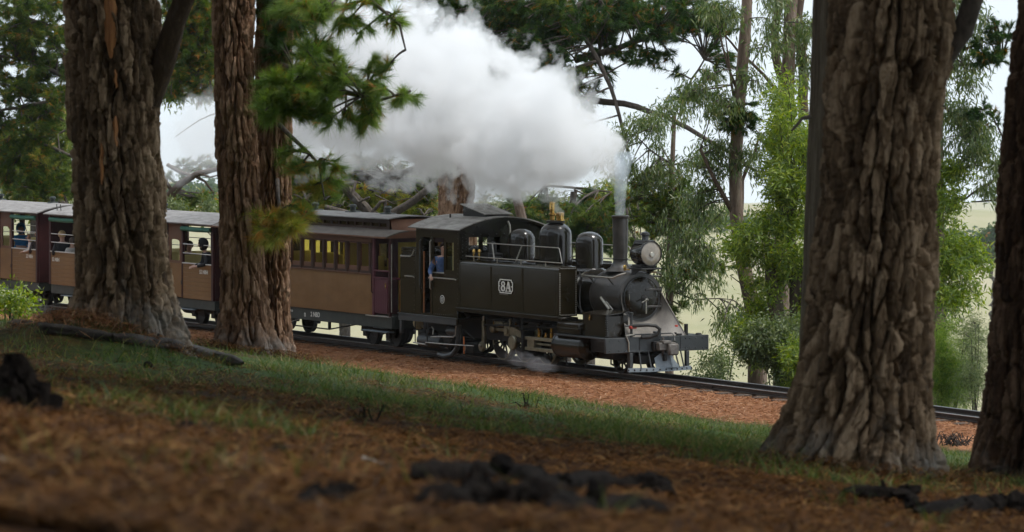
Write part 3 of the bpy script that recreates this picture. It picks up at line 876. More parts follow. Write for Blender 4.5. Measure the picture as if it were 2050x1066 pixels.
E2.region(M_pine_yl, [(780, 405, 60, 22), (860, 425, 30, 16), (650, 420, 40, 16), (745, 390, 30, 20)], 102, 1.0, 0.4, 0.6, **PN)
E2.done()

E3 = Tree('tree', 'grey leaning bare trunk between the cab roof and the steam dome', 'tree', W3(1068, 0, 99).x, 99)
trunk_px(E3, [(1012, 300, 15), (1024, 360, 18), (1038, 410, 20), (1050, 460, 22), (1062, 560, 26)], 99, M_gum2, 20, 0.06, pw=.1, ph=.4, depth=.01, seed=57, smoothbark=True)
E3.done()

E4 = Tree('pine_tree', 'low spreading pine filling the space behind the domes', 'tree', W3(1130, 0, 104).x, 104)
trunk_px(E4, [(1150, 380, 14), (1140, 460, 18), (1132, 600, 24)], 104, M_limb, 16, 0.08, pw=.12, ph=.4, depth=.01, seed=58)
E4.limb([(1140, 440, 104), (1190, 425, 103.5), (1250, 400, 103), (1300, 395, 103)], .05, .02, M_limb)
E4.limb([(1135, 480, 104), (1060, 440, 103.5), (1000, 430, 103)], .05, .02, M_limb)
E4.limb([(1090, 372, 104), (1150, 375, 103.5), (1225, 385, 103)], .04, .02, M_limb)
E4.region(M_pine_dk, [(1010, 445, 50, 40), (1080, 440, 50, 45), (1160, 450, 60, 45), (1210, 470, 40, 40), (1180, 410, 50, 20), (960, 420, 30, 25)], 104, 1.4, 0.45, 1.5, **PN)
E4.region(M_pine, [(1060, 420, 40, 30), (1150, 425, 60, 24), (1260, 470, 30, 60), (1210, 440, 30, 40)], 102.5, 1.0, 0.42, 0.9, **PN)
E4.done()

# left of the near pines
T1 = Tree('pine_tree', 'spreading green pine above the leftmost carriage roofs', 'tree', W3(190, 0, 114).x, 114)
trunk_px(T1, [(200, -60, 40), (196, 200, 50), (192, 420, 56)], 114, M_bark2, 40, 0.08, pw=.14, ph=.5, depth=.04, seed=61)
T1.limb([(195, 40, 114), (110, 60, 113.5), (20, 20, 113), (-40, -10, 113)], .09, .03, M_limb)
T1.limb([(195, 130, 114), (120, 150, 113.5), (60, 120, 113), (-30, 110, 113)], .09, .03, M_limb)
T1.limb([(195, 220, 114), (120, 200, 113.5), (40, 215, 113), (-40, 230, 113)], .09, .03, M_limb)
T1.limb([(195, 330, 114), (110, 300, 113.5), (20, 250, 113)], .07, .03, M_limb)
T1.limb([(160, 430, 114), (110, 400, 113.5), (80, 390, 113)], .12, .06, M_limb)
for _ in range(14):
    x, y = rnd.uniform(0, 140), rnd.uniform(0, 330)
    T1.limb([(x, y, 113.4), (x + rnd.uniform(-50, 50), y + rnd.uniform(-20, 30), 113.2), (x + rnd.uniform(-70, 70), y + rnd.uniform(0, 50), 113)], .03, .008, M_limb, 4)
T1.region(M_pine, [(60, 80, 80, 40), (100, 160, 50, 50), (30, 150, 50, 40), (110, 90, 40, 50), (60, 310, 80, 40), (100, 370, 50, 30), (20, 350, 50, 40), (60, 250, 80, 40), (60, 380, 80, 20), (20, 60, 60, 40), (80, 0, 80, 40)], 113.5, 1.5, 0.5, 2.0, **PN)
T1.region(M_pine_dk, [(30, 220, 60, 35), (110, 230, 40, 40), (60, 180, 60, 25), (10, 90, 30, 40)], 114.5, 1.5, 0.5, 0.9, **PN)
T1.region(M_pine_yl, [(40, 395, 40, 14), (90, 320, 30, 20), (10, 300, 20, 20)], 113, 1.0, 0.4, 0.5, **PN)
T1.done()
T2 = Tree('pine_tree', 'bushy pine with orange dead tufts between the two left trunks', 'tree', W3(462, 0, 109).x, 109)
trunk_px(T2, [(470, -60, 36), (466, 200, 40), (464, 420, 46)], 109, M_bark2, 40, 0.08, pw=.14, ph=.5, depth=.04, seed=63)
T2.limb([(465, 60, 109), (420, 70, 108.6), (360, 100, 108.2)], .07, .02, M_limb)
T2.limb([(465, 160, 109), (420, 150, 108.6), (345, 140, 108.2)], .07, .02, M_limb)
T2.limb([(465, 215, 109), (400, 240, 108.6), (350, 275, 108.2)], .03, .01, M_limb)
T2.region(M_pine, [(380, 40, 50, 50), (400, 120, 45, 40), (350, 160, 36, 40), (420, 180, 30, 24), (345, 80, 26, 40), (380, 0, 60, 40), (390, 80, 50, 90)], 108.5, 1.0, 0.42, 1.6, **dict(PN, dead=.12))
T2.done()
T2b = Tree('dead_tree', 'gnarled grey half dead tree seen over the carriage between the two left trunks', 'tree', W3(325, 0, 117).x, 117)
trunk_px(T2b, [(345, 385, 16), (335, 402, 20), (328, 440, 26)], 117, M_gum2, 16, 0.08, pw=.1, ph=.4, depth=.01, seed=65)
for pts, r0, r1 in (([(340, 392, 117), (362, 368, 116.8), (392, 350, 116.5), (432, 340, 116.3), (470, 342, 116)], .15, .05), ([(372, 360, 116.7), (388, 352, 116.6), (410, 364, 116.4), (428, 386, 116.3)], .06, .03), ([(335, 330, 117), (360, 345, 116.8), (385, 352, 116.6)], .06, .05), ([(400, 348, 116.4), (420, 355, 116.3), (440, 350, 116.2)], .04, .02), ([(345, 385, 117), (325, 350, 116.8), (318, 320, 116.6)], .07, .03)):
    T2b.limb(pts, r0, r1, M_gum2, 7)
T2b.region(M_pine, [(395, 330, 36, 14), (350, 340, 26, 14), (380, 405, 50, 12), (420, 395, 20, 14)], 117.5, 1.0, 0.4, 0.8, **PN)
T2b.region(M_bush, [(385, 412, 55, 10)], 117, 1.0, 0.35, 0.9, **WL)
T2b.done()

# leafy trees farther back, light green between the pines
for lab, x, Y, ells in (('light green bushy tree far behind the clerestory carriage', 690, 126, [(640, 400, 70, 40), (720, 400, 70, 40), (800, 420, 60, 30), (860, 400, 40, 40), (610, 350, 40, 40), (640, 40, 60, 60), (620, 120, 40, 50)]),
                        ('light green bushy tree far behind the left carriages', 70, 132, [(20, 300, 60, 40), (90, 330, 60, 40), (40, 380, 60, 26), (120, 390, 40, 20), (110, 280, 40, 50)]),
                        ('light green bushy tree far behind the domes', 1180, 124, [(1080, 440, 60, 36), (1180, 430, 60, 40), (1260, 420, 40, 60), (1010, 440, 40, 30)]),
                        ('light green bushy tree far behind the gap of the left trunks', 472, 136, [(380, 60, 50, 70), (400, 150, 40, 50), (350, 400, 40, 14), (410, 405, 40, 12), (360, 180, 36, 30)])):
    tb = Tree('tree', lab, 'tree', W3(x, 0, Y).x, Y)
    trunk_px(tb, [(x, ells[0][1] - 60, 14), (x, 520, 22)], Y, M_limb, 12, 0.15, pw=.2, ph=.5, depth=.01, seed=90)
    tb.region(M_leafy, ells, Y, 1.5, .55, 1.3, **dict(WL, L=.22, w=.07, n=12, hang=.25, sp=.2))
    tb.done()

# gums and wattles right of the engine
G1 = Tree('gum_tree', 'slender pale gum with forking stems right of the headlamp', 'tree', W3(1517, 0, 82).x, 82)
trunk_px(G1, [(1498, -80, 20), (1494, 40, 22), (1488, 110, 24), (1479, 220, 25), (1472, 330, 26), (1474, 430, 27), (1488, 530, 30), (1508, 620, 34), (1516, 680, 36)], 82, M_gum2, 40, 0.03, pw=.2, ph=.5, depth=.012, seed=71, smoothbark=True)
G1.limb([(1492, 520, 82), (1484, 440, 82.3), (1486, 360, 82.5), (1512, 300, 82.6), (1520, 270, 82.7)], .06, .02, M_gum2)
G1.limb([(1476, 440, 82), (1452, 400, 81.9), (1430, 360, 81.8), (1412, 320, 81.7), (1402, 298, 81.7)], .07, .03, M_gum2)
G1.limb([(1474, 175, 82), (1455, 130, 81.9), (1440, 60, 81.8)], .04, .015, M_gum2)
G1.limb([(1470, 200, 82), (1462, 140, 81.9), (1452, 70, 81.8)], .035, .012, M_gum2)
G1.limb([(1562, 195, 82.4), (1530, 150, 82.3), (1480, 105, 82.2), (1450, 70, 82.1)], .045, .02, M_gum2)
G1.limb([(1500, 590, 81.8), (1480, 565, 81.6), (1462, 552, 81.5)], .02, .008, M_limb)
G1.region(M_gumleaf, [(1440, 230, 50, 60), (1410, 190, 40, 40), (1510, 130, 30, 40), (1450, 20, 60, 26), (1520, 60, 30, 30), (1510, 310, 40, 40), (1440, 330, 50, 40), (1400, 400, 40, 60)], 82, 1.0, 0.34, 0.8, **GL)
G1.region(M_pine_dk, [(1480, 240, 34, 26), (1500, 225, 26, 20)], 81.6, .4, 0.3, 1.2, **dict(PN, L=.15))
G1.done()
G2 = Tree('gum_tree', 'tall brown gum trunk close beside a curved stem behind bright wattle', 'tree', W3(1572, 0, 83.5).x, 83.5)
trunk_px(G2, [(1586, -80, 24), (1584, 0, 25), (1579, 100, 26), (1577, 200, 27), (1572, 320, 28), (1570, 420, 30), (1562, 540, 34), (1566, 640, 38)], 83.5, M_gum2, 40, 0.03, pw=.2, ph=.5, depth=.012, seed=73, smoothbark=True)
G2.limb([(1576, 215, 83.5), (1566, 160, 83.4), (1553, 115, 83.3), (1550, 70, 83.3), (1558, 20, 83.3), (1564, -60, 83.3)], .11, .08, M_gum2)
G2.limb([(1610, 240, 83.9), (1606, 120, 83.9), (1598, 60, 84), (1604, -40, 84)], .12, .09, M_gum2)
G2.limb([(1600, 130, 83.9), (1615, 80, 83.8), (1632, 30, 83.8)], .06, .04, M_gum2)
G2.region(M_gumleaf, [(1600, 40, 30, 50), (1540, 20, 40, 30), (1610, 110, 20, 50), (1545, 90, 26, 30)], 83, 1.0, 0.34, 0.9, **GL)
G2.done()
G3 = Tree('gum_tree', 'brown double stem at the rail side under the bright wattle leaves', 'tree', W3(1590, 0, 80.5).x, 80.5)
trunk_px(G3, [(1540, 480, 22), (1546, 560, 28), (1556, 640, 34), (1562, 700, 36)], 80.5, M_gum, 32, 0.04, pw=.1, ph=.5, depth=.014, seed=75, smoothbark=True)
G3.limb([(1592, 720, 80.4), (1592, 640, 80.4), (1590, 560, 80.4), (1584, 470, 80.4)], .16, .10, M_gum)
G3.limb([(1612, 720, 80.2), (1608, 620, 80.2), (1606, 540, 80.2)], .07, .04, M_gum2)
G3.limb([(1546, 640, 80.2), (1552, 580, 80.1), (1551, 540, 80.1)], .03, .015, M_gum2)
G3.region(M_wattle, [(1585, 250, 45, 50), (1575, 320, 45, 50), (1600, 400, 34, 60), (1565, 400, 40, 40), (1510, 485, 50, 30), (1545, 460, 40, 34), (1590, 500, 40, 60), (1560, 560, 40, 40), (1600, 610, 40, 40), (1508, 640, 40, 44), (1530, 690, 40, 40), (1480, 505, 36, 20), (1580, 190, 26, 30), (1612, 300, 20, 60)], 80.3, 0.9, 0.34, 1.15, **WL)
G3.done()
G4 = Tree('gum_tree', 'weeping gum sprays hanging between the chimney smoke and the headlamp', 'tree', W3(1340, 0, 88).x, 88)
trunk_px(G4, [(1350, 230, 8), (1346, 330, 10), (1342, 450, 12), (1340, 600, 16)], 88, M_gum2, 12, 0.08, pw=.2, ph=.5, depth=.004, seed=77, smoothbark=True)
G4.limb([(1346, 400, 88), (1380, 450, 87.6), (1400, 480, 87.4), (1430, 520, 87.2)], .03, .01, M_limb)
G4.limb([(1346, 330, 88), (1300, 300, 87.8), (1270, 270, 87.6)], .03, .01, M_limb)
G4.limb([(1340, 580, 88), (1390, 600, 87.5), (1440, 598, 87.2), (1465, 600, 87)], .022, .008, M_limb)
G4.region(M_gumleaf, [(1230, 290, 34, 40), (1290, 250, 40, 40), (1340, 260, 40, 50), (1300, 330, 50, 40), (1260, 370, 30, 40), (1370, 330, 40, 40)], 88, 1.2, 0.36, 0.85, **GL)
G4.region(M_gumleaf, [(1370, 430, 50, 40), (1400, 500, 40, 50), (1350, 500, 40, 40), (1340, 560, 30, 40), (1400, 570, 30, 24), (1445, 630, 46, 28), (1420, 420, 30, 30)], 87.3, 1.0, 0.36, 1.2, **GL)
G4.region(M_pine, [(1310, 380, 50, 40), (1330, 440, 50, 40), (1290, 420, 40, 30), (1420, 540, 30, 26), (1350, 390, 40, 40), (1345, 610, 22, 36), (1385, 520, 30, 30)], 88.4, 1.0, 0.4, 1.2, **dict(PN, L=.16))
G4.done()


def bush(name, label, x, y, rx, ry, Y, material, cat='bush', stems=5, dens=1.6, size=.3, **kw):
    t = Tree(name, label, cat, W3(x, 0, Y).x, Y)
    for i in range(stems):
        a = rnd.uniform(-1, 1)
        p1 = W3(x + a * rx * .8, y - ry * rnd.uniform(.2, .9), Y)
        t.limb([t.base + Vector((a * .08, rnd.uniform(-.1, .1), -.1)), (t.base.lerp(p1, .5) + Vector((0, 0, .1))), p1], .018, .006, M_limb, 5, name='stem')
    t.region(material, [(x, y, rx, ry)], Y, 0.5, size, dens, **kw)
    return t.done()


bush('bush', 'grey green bushy shrub at the foot of the gum stems beside the rails', 1550, 700, 58, 58, 79, M_bush, dens=2.2, **dict(WL, n=14, L=.10))
bush('bush', 'small thin twiggy shrub between the cowcatcher and the gums', 1445, 728, 34, 28, 84, M_bush, dens=0.8, size=.25, **dict(WL, n=8, L=.08))
bush('bush', 'low green shrub below the rail just right of the cowcatcher', 1400, 768, 40, 14, 80, M_bush, dens=1.4, size=.2, **dict(WL, n=8, L=.08))
bush('bush', 'dark green shrub in the gums shade near the big right pine', 1600, 740, 34, 50, 78, M_wattle, dens=1.8, **dict(WL, n=12))
bush('bush', 'light green weedy bush left of the first carriage step', 20, 600, 26, 14, 60, M_wattle, dens=2.0, size=.2, stems=4, **dict(WL, n=10, L=.1))

# the gap at the right edge
K1 = Tree('gum_tree', 'drooping gum with pale hanging leaves in the gap at the right', 'tree', W3(1880, 0, 79).x, 79)
trunk_px(K1, [(1872, -60, 24), (1874, 200, 26), (1876, 500, 30)], 79, M_gum2, 20, 0.08, pw=.2, ph=.5, depth=.01, seed=81, smoothbark=True)
K1.limb([(1874, 200, 79), (1920, 240, 78.7), (1950, 330, 78.5)], .03, .01, M_limb)
K1.limb([(1876, 140, 79), (1930, 130, 78.7), (2000, 125, 78.5)], .04, .015, M_limb)
K1.limb([(2030, 330, 78), (1985, 365, 78.2), (1950, 385, 78.3), (1930, 400, 78.4)], .04, .015, M_limb)
K1.limb([(2030, 400, 78), (1985, 402, 78.2), (1945, 405, 78.3)], .03, .012, M_limb)
K1.region(M_gumleaf, [(1920, 170, 50, 60), (1950, 270, 50, 50), (1900, 250, 34, 50), (1930, 20, 60, 40), (1990, 300, 30, 60), (1900, 90, 30, 50), (1970, 380, 30, 20)], 78.6, 1.0, 0.36, 1.25, **GL)
K1.region(M_pine_dk, [(1975, 100, 34, 24), (2000, 60, 30, 20), (1990, 120, 30, 12), (1975, 225, 30, 12)], 77.5, .5, 0.3, 1.2, **dict(PN, L=.15))
K1.region(M_wattle, [(1905, 360, 34, 40), (1900, 420, 36, 30), (1925, 510, 44, 44), (1900, 560, 40, 50), (1935, 585, 24, 30)], 78.6, .8, 0.34, 1.2, **WL)
K1.region(M_gumleaf, [(1905, 630, 40, 34)], 79, .8, 0.34, 0.8, **GL)
K1.done()
bush('conifer', 'feathery bright green young conifer beyond the rails at the right', 1896, 738, 50, 90, 77, M_fern, 'tree', 9, 1.5, .26, **dict(WL, n=18, L=.13, w=.010, hang=.35))
bush('conifer', 'thin dark leaved sapling standing before the bright young conifer', 1948, 720, 24, 90, 76, M_bush, 'tree', 6, 1.0, .2, **dict(WL, n=12, L=.10, w=.010, hang=.2))

# far trees on the hazy hill
for (x, y, rx, ry, Y, lab) in ((1988, 488, 22, 28, 620, 'hazy blue far tree on the pale hill at the right'),):
    t = Tree('tree', lab, 'tree', W3(x, 0, Y).x, Y)
    ztop = W3(x, y, Y)
    t.limb([t.base - Vector((0, 0, 1)), ztop], .5, .3, M_limb)
    t.region(M_pine_dk, [(x, y, rx, ry)], Y, 2, 1.2, 1.6, kind='leaf', twigs=6, per=5, n=8, L=.7, w=.4, hang=.3, sp=.5)
    t.done()
hedge = Foliage()
for i in range(520):
    x = rnd.uniform(1100, 2150) if i % 2 else rnd.uniform(-100, 900)
    Y = 1120 + rnd.uniform(-25, 25); X = (x - 1025) * Y / F; z = hz(X, Y)
    s = rnd.uniform(1.6, 4.2)
    c = np.array([X, Y, z + s * .7]) + RNG.normal(0, 1, (26, 3)) * np.array([s * .7, s * .7, s * .42])
    hedge.leaves(c, RNG.normal(0, 1, (26, 3)), L=2.0, w=1.3)
o = hedge.obj('woods', M_pine_dk, None, (0, 0, 0)); tag(o, 'far dark line of woods along the hazy ridge', kind='stuff')

# the pine wood goes on over the hillside outside the picture and shades the slope
wf, wm = Foliage(), MB()
spots = []
for k_ in range(14000):
    if k_ < 9000: s, u = rnd.uniform(0, 96), rnd.uniform(19, 64)
    else: s, u = rnd.uniform(-95, 5), rnd.uniform(17, 50)
    p = tw(s, u)
    if p.y > -3 and abs(p.x) < 0.142 * p.y + 1.3: continue
    if p.length < 5: continue
    if any((p - q).length < (5.0 if k_ < 9000 else 7.5) for q in spots): continue
    spots.append(p)
for p in spots:
    z0 = hz(p.x, p.y); h = rnd.uniform(17, 24)
    wm.tube([(p.x, p.y, z0 - .3), (p.x + .1, p.y, z0 + h * .5), (p.x + rnd.uniform(-.5, .5), p.y, z0 + h)], .42, 9, r1=.08)
    for i in range(15):
        q = rnd.uniform(0.0, 1.0); hh = z0 + h * (0.38 + .62 * q); rr = rnd.uniform(.2, 1) * 5.0 * (1 - .75 * q) + .3; a = rnd.uniform(0, 6.283)
        clump(wf, None, (p.x, p.y, hh), (p.x + rr * math.cos(a), p.y + rr * math.sin(a), hh + .3), (1.3, 1.3, .6), twigs=6, per=4, n=8, L=.6, w=.21, spread=.9)
wo_ = wm.obj('woodland', M_bark, None); tag(wo_, 'pine wood going on over the hillside beyond the edges of the view', kind='stuff')
wf.obj('foliage', M_pine_dk, wo_, (0, 0, 0))['kind'] = 'stuff'

# ------------------------------------------------------------------ the locomotive (x forward, y away from the hillside, z up)
M_blk = mat('black_engine_paint', (0.010, 0.008, 0.005), (0.020, 0.015, 0.009), rough=0.22, scale=3, coat=0.15, spec=.35, rvar=0.08, bump=0.03, bscale=6)
M_gloss = mat('polished_black_dome_paint', (0.012, 0.010, 0.008), (0.020, 0.016, 0.012), rough=0.16, scale=4, coat=0.3, spec=.5, rvar=0.05)
M_olive_refl = mat('engine_paint_olive_reflection', (0.015, 0.011, 0.004), (0.025, 0.018, 0.007), rough=0.22, scale=2.5, coat=0.12, spec=.3, rvar=0.07, bump=0.03, bscale=5)  # black paint with the olive of the reflected hillside put into its colour
M_smoke = mat('sooty_smokebox_paint', (0.028, 0.024, 0.021), (0.055, 0.047, 0.040), rough=0.38, scale=5, rvar=0.12, bump=0.08, bscale=12)
M_dark = mat('grimy_black_iron', (0.010, 0.009, 0.008), (0.025, 0.022, 0.019), rough=0.6, scale=9, rvar=0.15, bump=0.1, bscale=30)
M_grey = mat('dark_grey_beam_paint', (0.030, 0.033, 0.034), (0.048, 0.050, 0.050), rough=0.42, scale=5, rvar=0.1)
M_steel = mat('bright_steel_rods', (0.45, 0.42, 0.36), (0.30, 0.27, 0.22), rough=0.32, metal=0.9, scale=9)
M_rod = mat('oily_steel_rods', (0.30, 0.27, 0.19), (0.18, 0.155, 0.10), rough=0.38, metal=0.6, scale=6)
M_brass = mat('polished_brass', (0.72, 0.48, 0.16), (0.55, 0.33, 0.10), rough=0.22, metal=1.0, scale=10)
M_copper = mat('copper_pipe', (0.55, 0.24, 0.11), (0.42, 0.17, 0.08), rough=0.35, metal=0.9, scale=10)
M_white = mat('white_paint', (0.78, 0.76, 0.70), (0.68, 0.66, 0.60), rough=0.5, scale=12)
M_rail_w = mat('worn_white_handrail', (0.42, 0.39, 0.34), (0.28, 0.26, 0.23), rough=0.4, scale=12, metal=0.3)
M_roof = mat('weathered_grey_roof', (0.17, 0.155, 0.14), (0.36, 0.335, 0.305), rough=0.75, scale=3, stretch=(1, 2.2, 1), rvar=0.1)
M_red = mat('red_tap_paint', (0.45, 0.04, 0.02), rough=0.4)
M_apron = mat('worn_apron_plate', (0.13, 0.115, 0.10), (0.22, 0.195, 0.165), rough=0.55, scale=4, rvar=0.1, stretch=(1, 1, .4))
M_plow = mat('blue_grey_cowcatcher_plate', (0.13, 0.155, 0.175), (0.21, 0.235, 0.255), rough=0.42, scale=5)
M_lens = mat('milky_lamp_glass', (0.34, 0.29, 0.22), (0.20, 0.17, 0.13), rough=0.10, scale=4, coat=0.8)
M_wood_or = mat('orange_pole', (0.55, 0.17, 0.05), rough=0.5)
M_hose = mat('rubber_hose', (0.03, 0.028, 0.025), rough=0.55)


def glass_mat(name, tint, gl=0.12):
    m = bpy.data.materials.new(name); m.use_nodes = True
    n = m.node_tree.nodes; l = m.node_tree.links; n.clear()
    o = n.new('ShaderNodeOutputMaterial'); t = n.new('ShaderNodeBsdfTransparent'); g = n.new('ShaderNodeBsdfGlossy'); x = n.new('ShaderNodeMixShader')
    lw = n.new('ShaderNodeLayerWeight'); pw_ = n.new('ShaderNodeMath'); pw_.operation = 'POWER'; pw_.inputs[1].default_value = 4.0
    ma = n.new('ShaderNodeMath'); ma.operation = 'MULTIPLY_ADD'; ma.inputs[1].default_value = 0.6; ma.inputs[2].default_value = 0.025
    l.new(lw.outputs['Facing'], pw_.inputs[0]); l.new(pw_.outputs[0], ma.inputs[0])
    t.inputs['Color'].default_value = (*tint, 1); g.inputs['Roughness'].default_value = 0.03
    l.new(ma.outputs[0], x.inputs[0]); l.new(t.outputs[0], x.inputs[1]); l.new(g.outputs[0], x.inputs[2]); l.new(x.outputs[0], o.inputs['Surface'])
    return m


M_glass = glass_mat('window_glass', (0.93, 0.95, 0.93))

L = thing('steam_locomotive', 'black narrow gauge tank locomotive numbered 8A with round headlamp and three domes', 'steam locomotive', (OX, OY, 0), ROT)


def arc(cx, cz, r, a0, a1, n):
    return [(cx + r * math.cos(R(a0 + (a1 - a0) * i / n)), cz + r * math.sin(R(a0 + (a1 - a0) * i / n))) for i in range(n + 1)]


BZ = 1.60
# boiler, smokebox, bands
boiler = MB().lathe([(0, -5.9), (.50, -5.9), (.50, -.95), (0, -.95)], (0, 0, BZ), 'x', 48).obj('boiler', M_blk, L)
for x in (-1.55, -3.9, -4.9):
    MB().lathe([(.502, x - .03), (.512, x - .03), (.512, x + .03), (.502, x + .03)], (0, 0, BZ), 'x', 48).obj('boiler_band', M_steel if x == -1.55 else M_dark, boiler)
sb = MB().lathe([(0, -.96), (.515, -.96), (.53, -.95), (.53, -.90), (.515, -.885), (.515, .12), (.53, .13), (.535, .20), (.52, .235), (.42, .235), (0, .235)], (0, 0, BZ - .02), 'x', 64).obj('smokebox', M_smoke, L)
m = MB()
for k in range(28):
    a = 2 * math.pi * k / 28
    m.lathe([(0, .012), (.010, .010), (.014, 0)], (0, 0, 0), 'z', 6)
    q = len(m.v) - 18
    for i in range(18):
        vx = m.v[q + i]
        if i % 1 == 0:
            ca, sa = math.cos(a), math.sin(a)
            m.v[q + i] = (.0 - .30 + (vx[0]), ca * (.515 + vx[2]) - sa * vx[1], BZ - .02 + sa * (.515 + vx[2]) + ca * vx[1])
m.obj('rivet', M_smoke, sb, kind='stuff')
door = MB().lathe([(.432, .235), (.432, .262), (.41, .285), (.30, .315), (.15, .335), (0, .34)], (0, 0, BZ - .03), 'x', 48).obj('smokebox_door', M_blk, L)
MB().lathe([(.432 + .011 * math.cos(R(a)), .262 + .011 * math.sin(R(a))) for a in range(0, 361, 45)], (0, 0, BZ - .03), 'x', 48).obj('door_ring', M_grey, door)
dz = BZ - .05
m = MB().lathe([(.075, .32), (.075, .36), (.05, .385), (.03, .43), (0, .43)], (0, 0.02, dz), 'x', 20); m.obj('door_hub', M_smoke, door)
MB().tube([(.44, .02, dz - .01), (.47, -.13, dz - .07)], .014, 8).tube([(.41, .0, dz), (.46, .04, dz - .02)], .022, 8).obj('door_handle', M_steel, door)
MB().tube([(.40, .02, dz - .02), (.415, .015, dz - .31)], .015, 8).obj('door_handle', M_steel, door)
for dzz in (.165, -.185):
    MB().box(.318, .345, .05, .44, BZ - .03 + dzz - .022, BZ - .03 + dzz + .022, .006).tube([(.30, .45, BZ - .08 + dzz), (.30, .45, BZ + .02 + dzz)], .026, 8).obj('hinge_strap', M_smoke, door)
MB().tube([(.29, -.33, BZ + .06), (.33, -.35, BZ + .03), (.34, -.35, BZ - .06), (.29, -.33, BZ - .10)], .010, 6).obj('grab_handle', M_steel, door)
m = MB()
for a in (20, 70, 120, 165, 215, 260, 310, 345):
    m.lathe([(0, .016), (.014, .012), (.016, 0)], (.292, .36 * math.cos(R(a)), BZ - .03 + .36 * math.sin(R(a))), 'x', 8)
m.obj('bolt', M_dark, door, kind='stuff')
# apron from the smokebox down to the beam
m = MB(); top = []; n = 26
for i in range(n + 1):
    a = R(-195 + 210 * i / n)
    top.append((.225, .50 * math.cos(a) * 1.0, BZ - .02 + .50 * math.sin(a)))
vs = []; fs = []
for i in range(n + 1):
    t = i / n; bx = .80; by = -.74 + 1.48 * t
    P = Vector(top[i]); Q = Vector((bx, by, .795))
    for k in range(7):
        w = k / 6
        p = P.lerp(Q, w); p.z -= .10 * math.sin(math.pi * w) * (1 - abs(2 * t - 1)) * .6
        vs.append(p[:])
for i in range(n):
    for k in range(6): fs.append((i * 7 + k, i * 7 + k + 1, (i + 1) * 7 + k + 1, (i + 1) * 7 + k))
apr = m.add(vs, fs).obj('apron', M_apron, L)
MB().tube(vs[-7:], .014, 6).obj('apron_edge', M_apron, apr)
MB().box(-.6, .225, -.36, .36, .70, 1.16, .02).obj('saddle', M_dark, L)
# chimney
ch = MB().lathe([(.34, .0), (.30, .025), (.225, .07), (.175, .13), (.152, .20), (.150, .24), (.168, 1.10), (.182, 1.115), (.186, 1.155), (.172, 1.165), (.13, 1.165), (.13, .3)], (-.56, 0, 2.095), 'z', 40).obj('chimney', M_smoke, L)
MB().lathe([(.151, .0), (.162, .004), (.162, .03), (.152, .034)], (-.56, 0, 2.33), 'z', 40).obj('chimney_band', M_dark, ch)


def dome(x, r, z0, z1, cap=False):
    h = z1 - z0; pr = [(r + .05, 0), (r + .035, .03), (r, .06), (r, h - r * .80)]
    for i in range(1, 10):
        a = R(90 * i / 10); pr.append((r * (math.cos(a) ** .85), h - r * .80 + r * .80 * math.sin(a)))
    pr.append((0, h))
    return MB().lathe(pr, (x, 0, z0), 'z', 48).obj('dome', M_gloss, L)


dome(-1.78, .295, 2.05, 2.88)
d2 = dome(-3.15, .352, 2.05, 3.04)
dome(-4.58, .297, 2.05, 2.86)
MB().lathe([(0, 0), (.20, 0), (.20, .035), (.17, .045), (0, .045)], (-3.15, 0, 3.035), 'z', 32).obj('dome_cap', M_dark, d2)
m = MB().lathe([(.05, 0), (.05, .10), (.075, .12), (.075, .16), (.05, .17), (.05, .22), (.062, .23), (.062, .38), (.045, .41), (0, .415)], (-3.21, -.05, 3.075), 'z', 20); m.obj('safety_valve', M_brass, d2)
MB().lathe([(.095, 0), (.095, .03), (.080, .035), (.080, .14), (.09, .145), (.09, .165), (.06, .18), (0, .18)], (-3.03, .04, 3.078), 'z', 20).obj('safety_valve', M_brass, d2)
MB().lathe([(.03, 0), (.03, .12), (.04, .125), (.02, .16), (0, .17)], (-3.27, .12, 3.075), 'z', 12).obj('whistle', M_brass, d2)
MB().tube([(-5.15, .05, 2.2), (-5.15, .05, 2.82), (-5.17, .05, 2.92), (-5.24, .05, 3.0)], .022, 8).obj('whistle_pipe', M_steel, L)
# headlamp
hl = MB().lathe([(0, -.24), (.235, -.24), (.25, -.22), (.25, .14), (.265, .15), (.272, .19), (.262, .215), (.248, .215), (.248, .19), (0, .19)], (.42, 0, 2.50), 'x', 48).obj('headlamp', M_blk, L)
MB().lathe([(.246, .192), (.22, .205), (.12, .216), (0, .220)], (.42, 0, 2.50), 'x', 40).obj('lamp_glass', M_lens, hl)
MB().lathe([(.06, .228), (.05, .24), (0, .246)], (.42, 0.01, 2.48), 'x', 20).obj('lamp_bulb', M_steel, hl)
MB().prism([(-.17, 2.70), (-.13, 2.77), (.13, 2.77), (.17, 2.70)], 'x', .2, .58).obj('lamp_cowl', M_dark, hl)
MB().lathe([(.085, 0), (.075, .02), (.075, .10), (.095, .115), (.095, .14), (.08, .15), (.085, .17), (0, .19)], (.40, 0, 2.765), 'z', 20).obj('lamp_vent', M_grey, hl)
MB().box(.14, .66, -.26, .26, 2.17, 2.20, .006).box(.2, .52, -.20, .20, 2.20, 2.27, .01).prism([(.18, 2.02), (.18, 2.17), (.52, 2.17)], 'y', -.20, -.17).prism([(.18, 2.02), (.18, 2.17), (.52, 2.17)], 'y', .17, .20).obj('lamp_bracket', M_dark, L)
MB().lathe([(.0, 0), (.11, 0), (.115, .02), (0, .03)], (.58, .12, 2.10), 'z', 20).obj('plate_lamp_foot', M_steel, L)
m = MB().lathe([(.028, 0), (.028, .05), (.04, .06), (.04, .09), (.02, .12), (0, .125)], (-.12, -.17, 2.12), 'z', 12).tube([(-.12, -.17, 2.15), (.1, -.2, 2.15)], .016, 6); m.obj('brass_cock', M_brass, L)
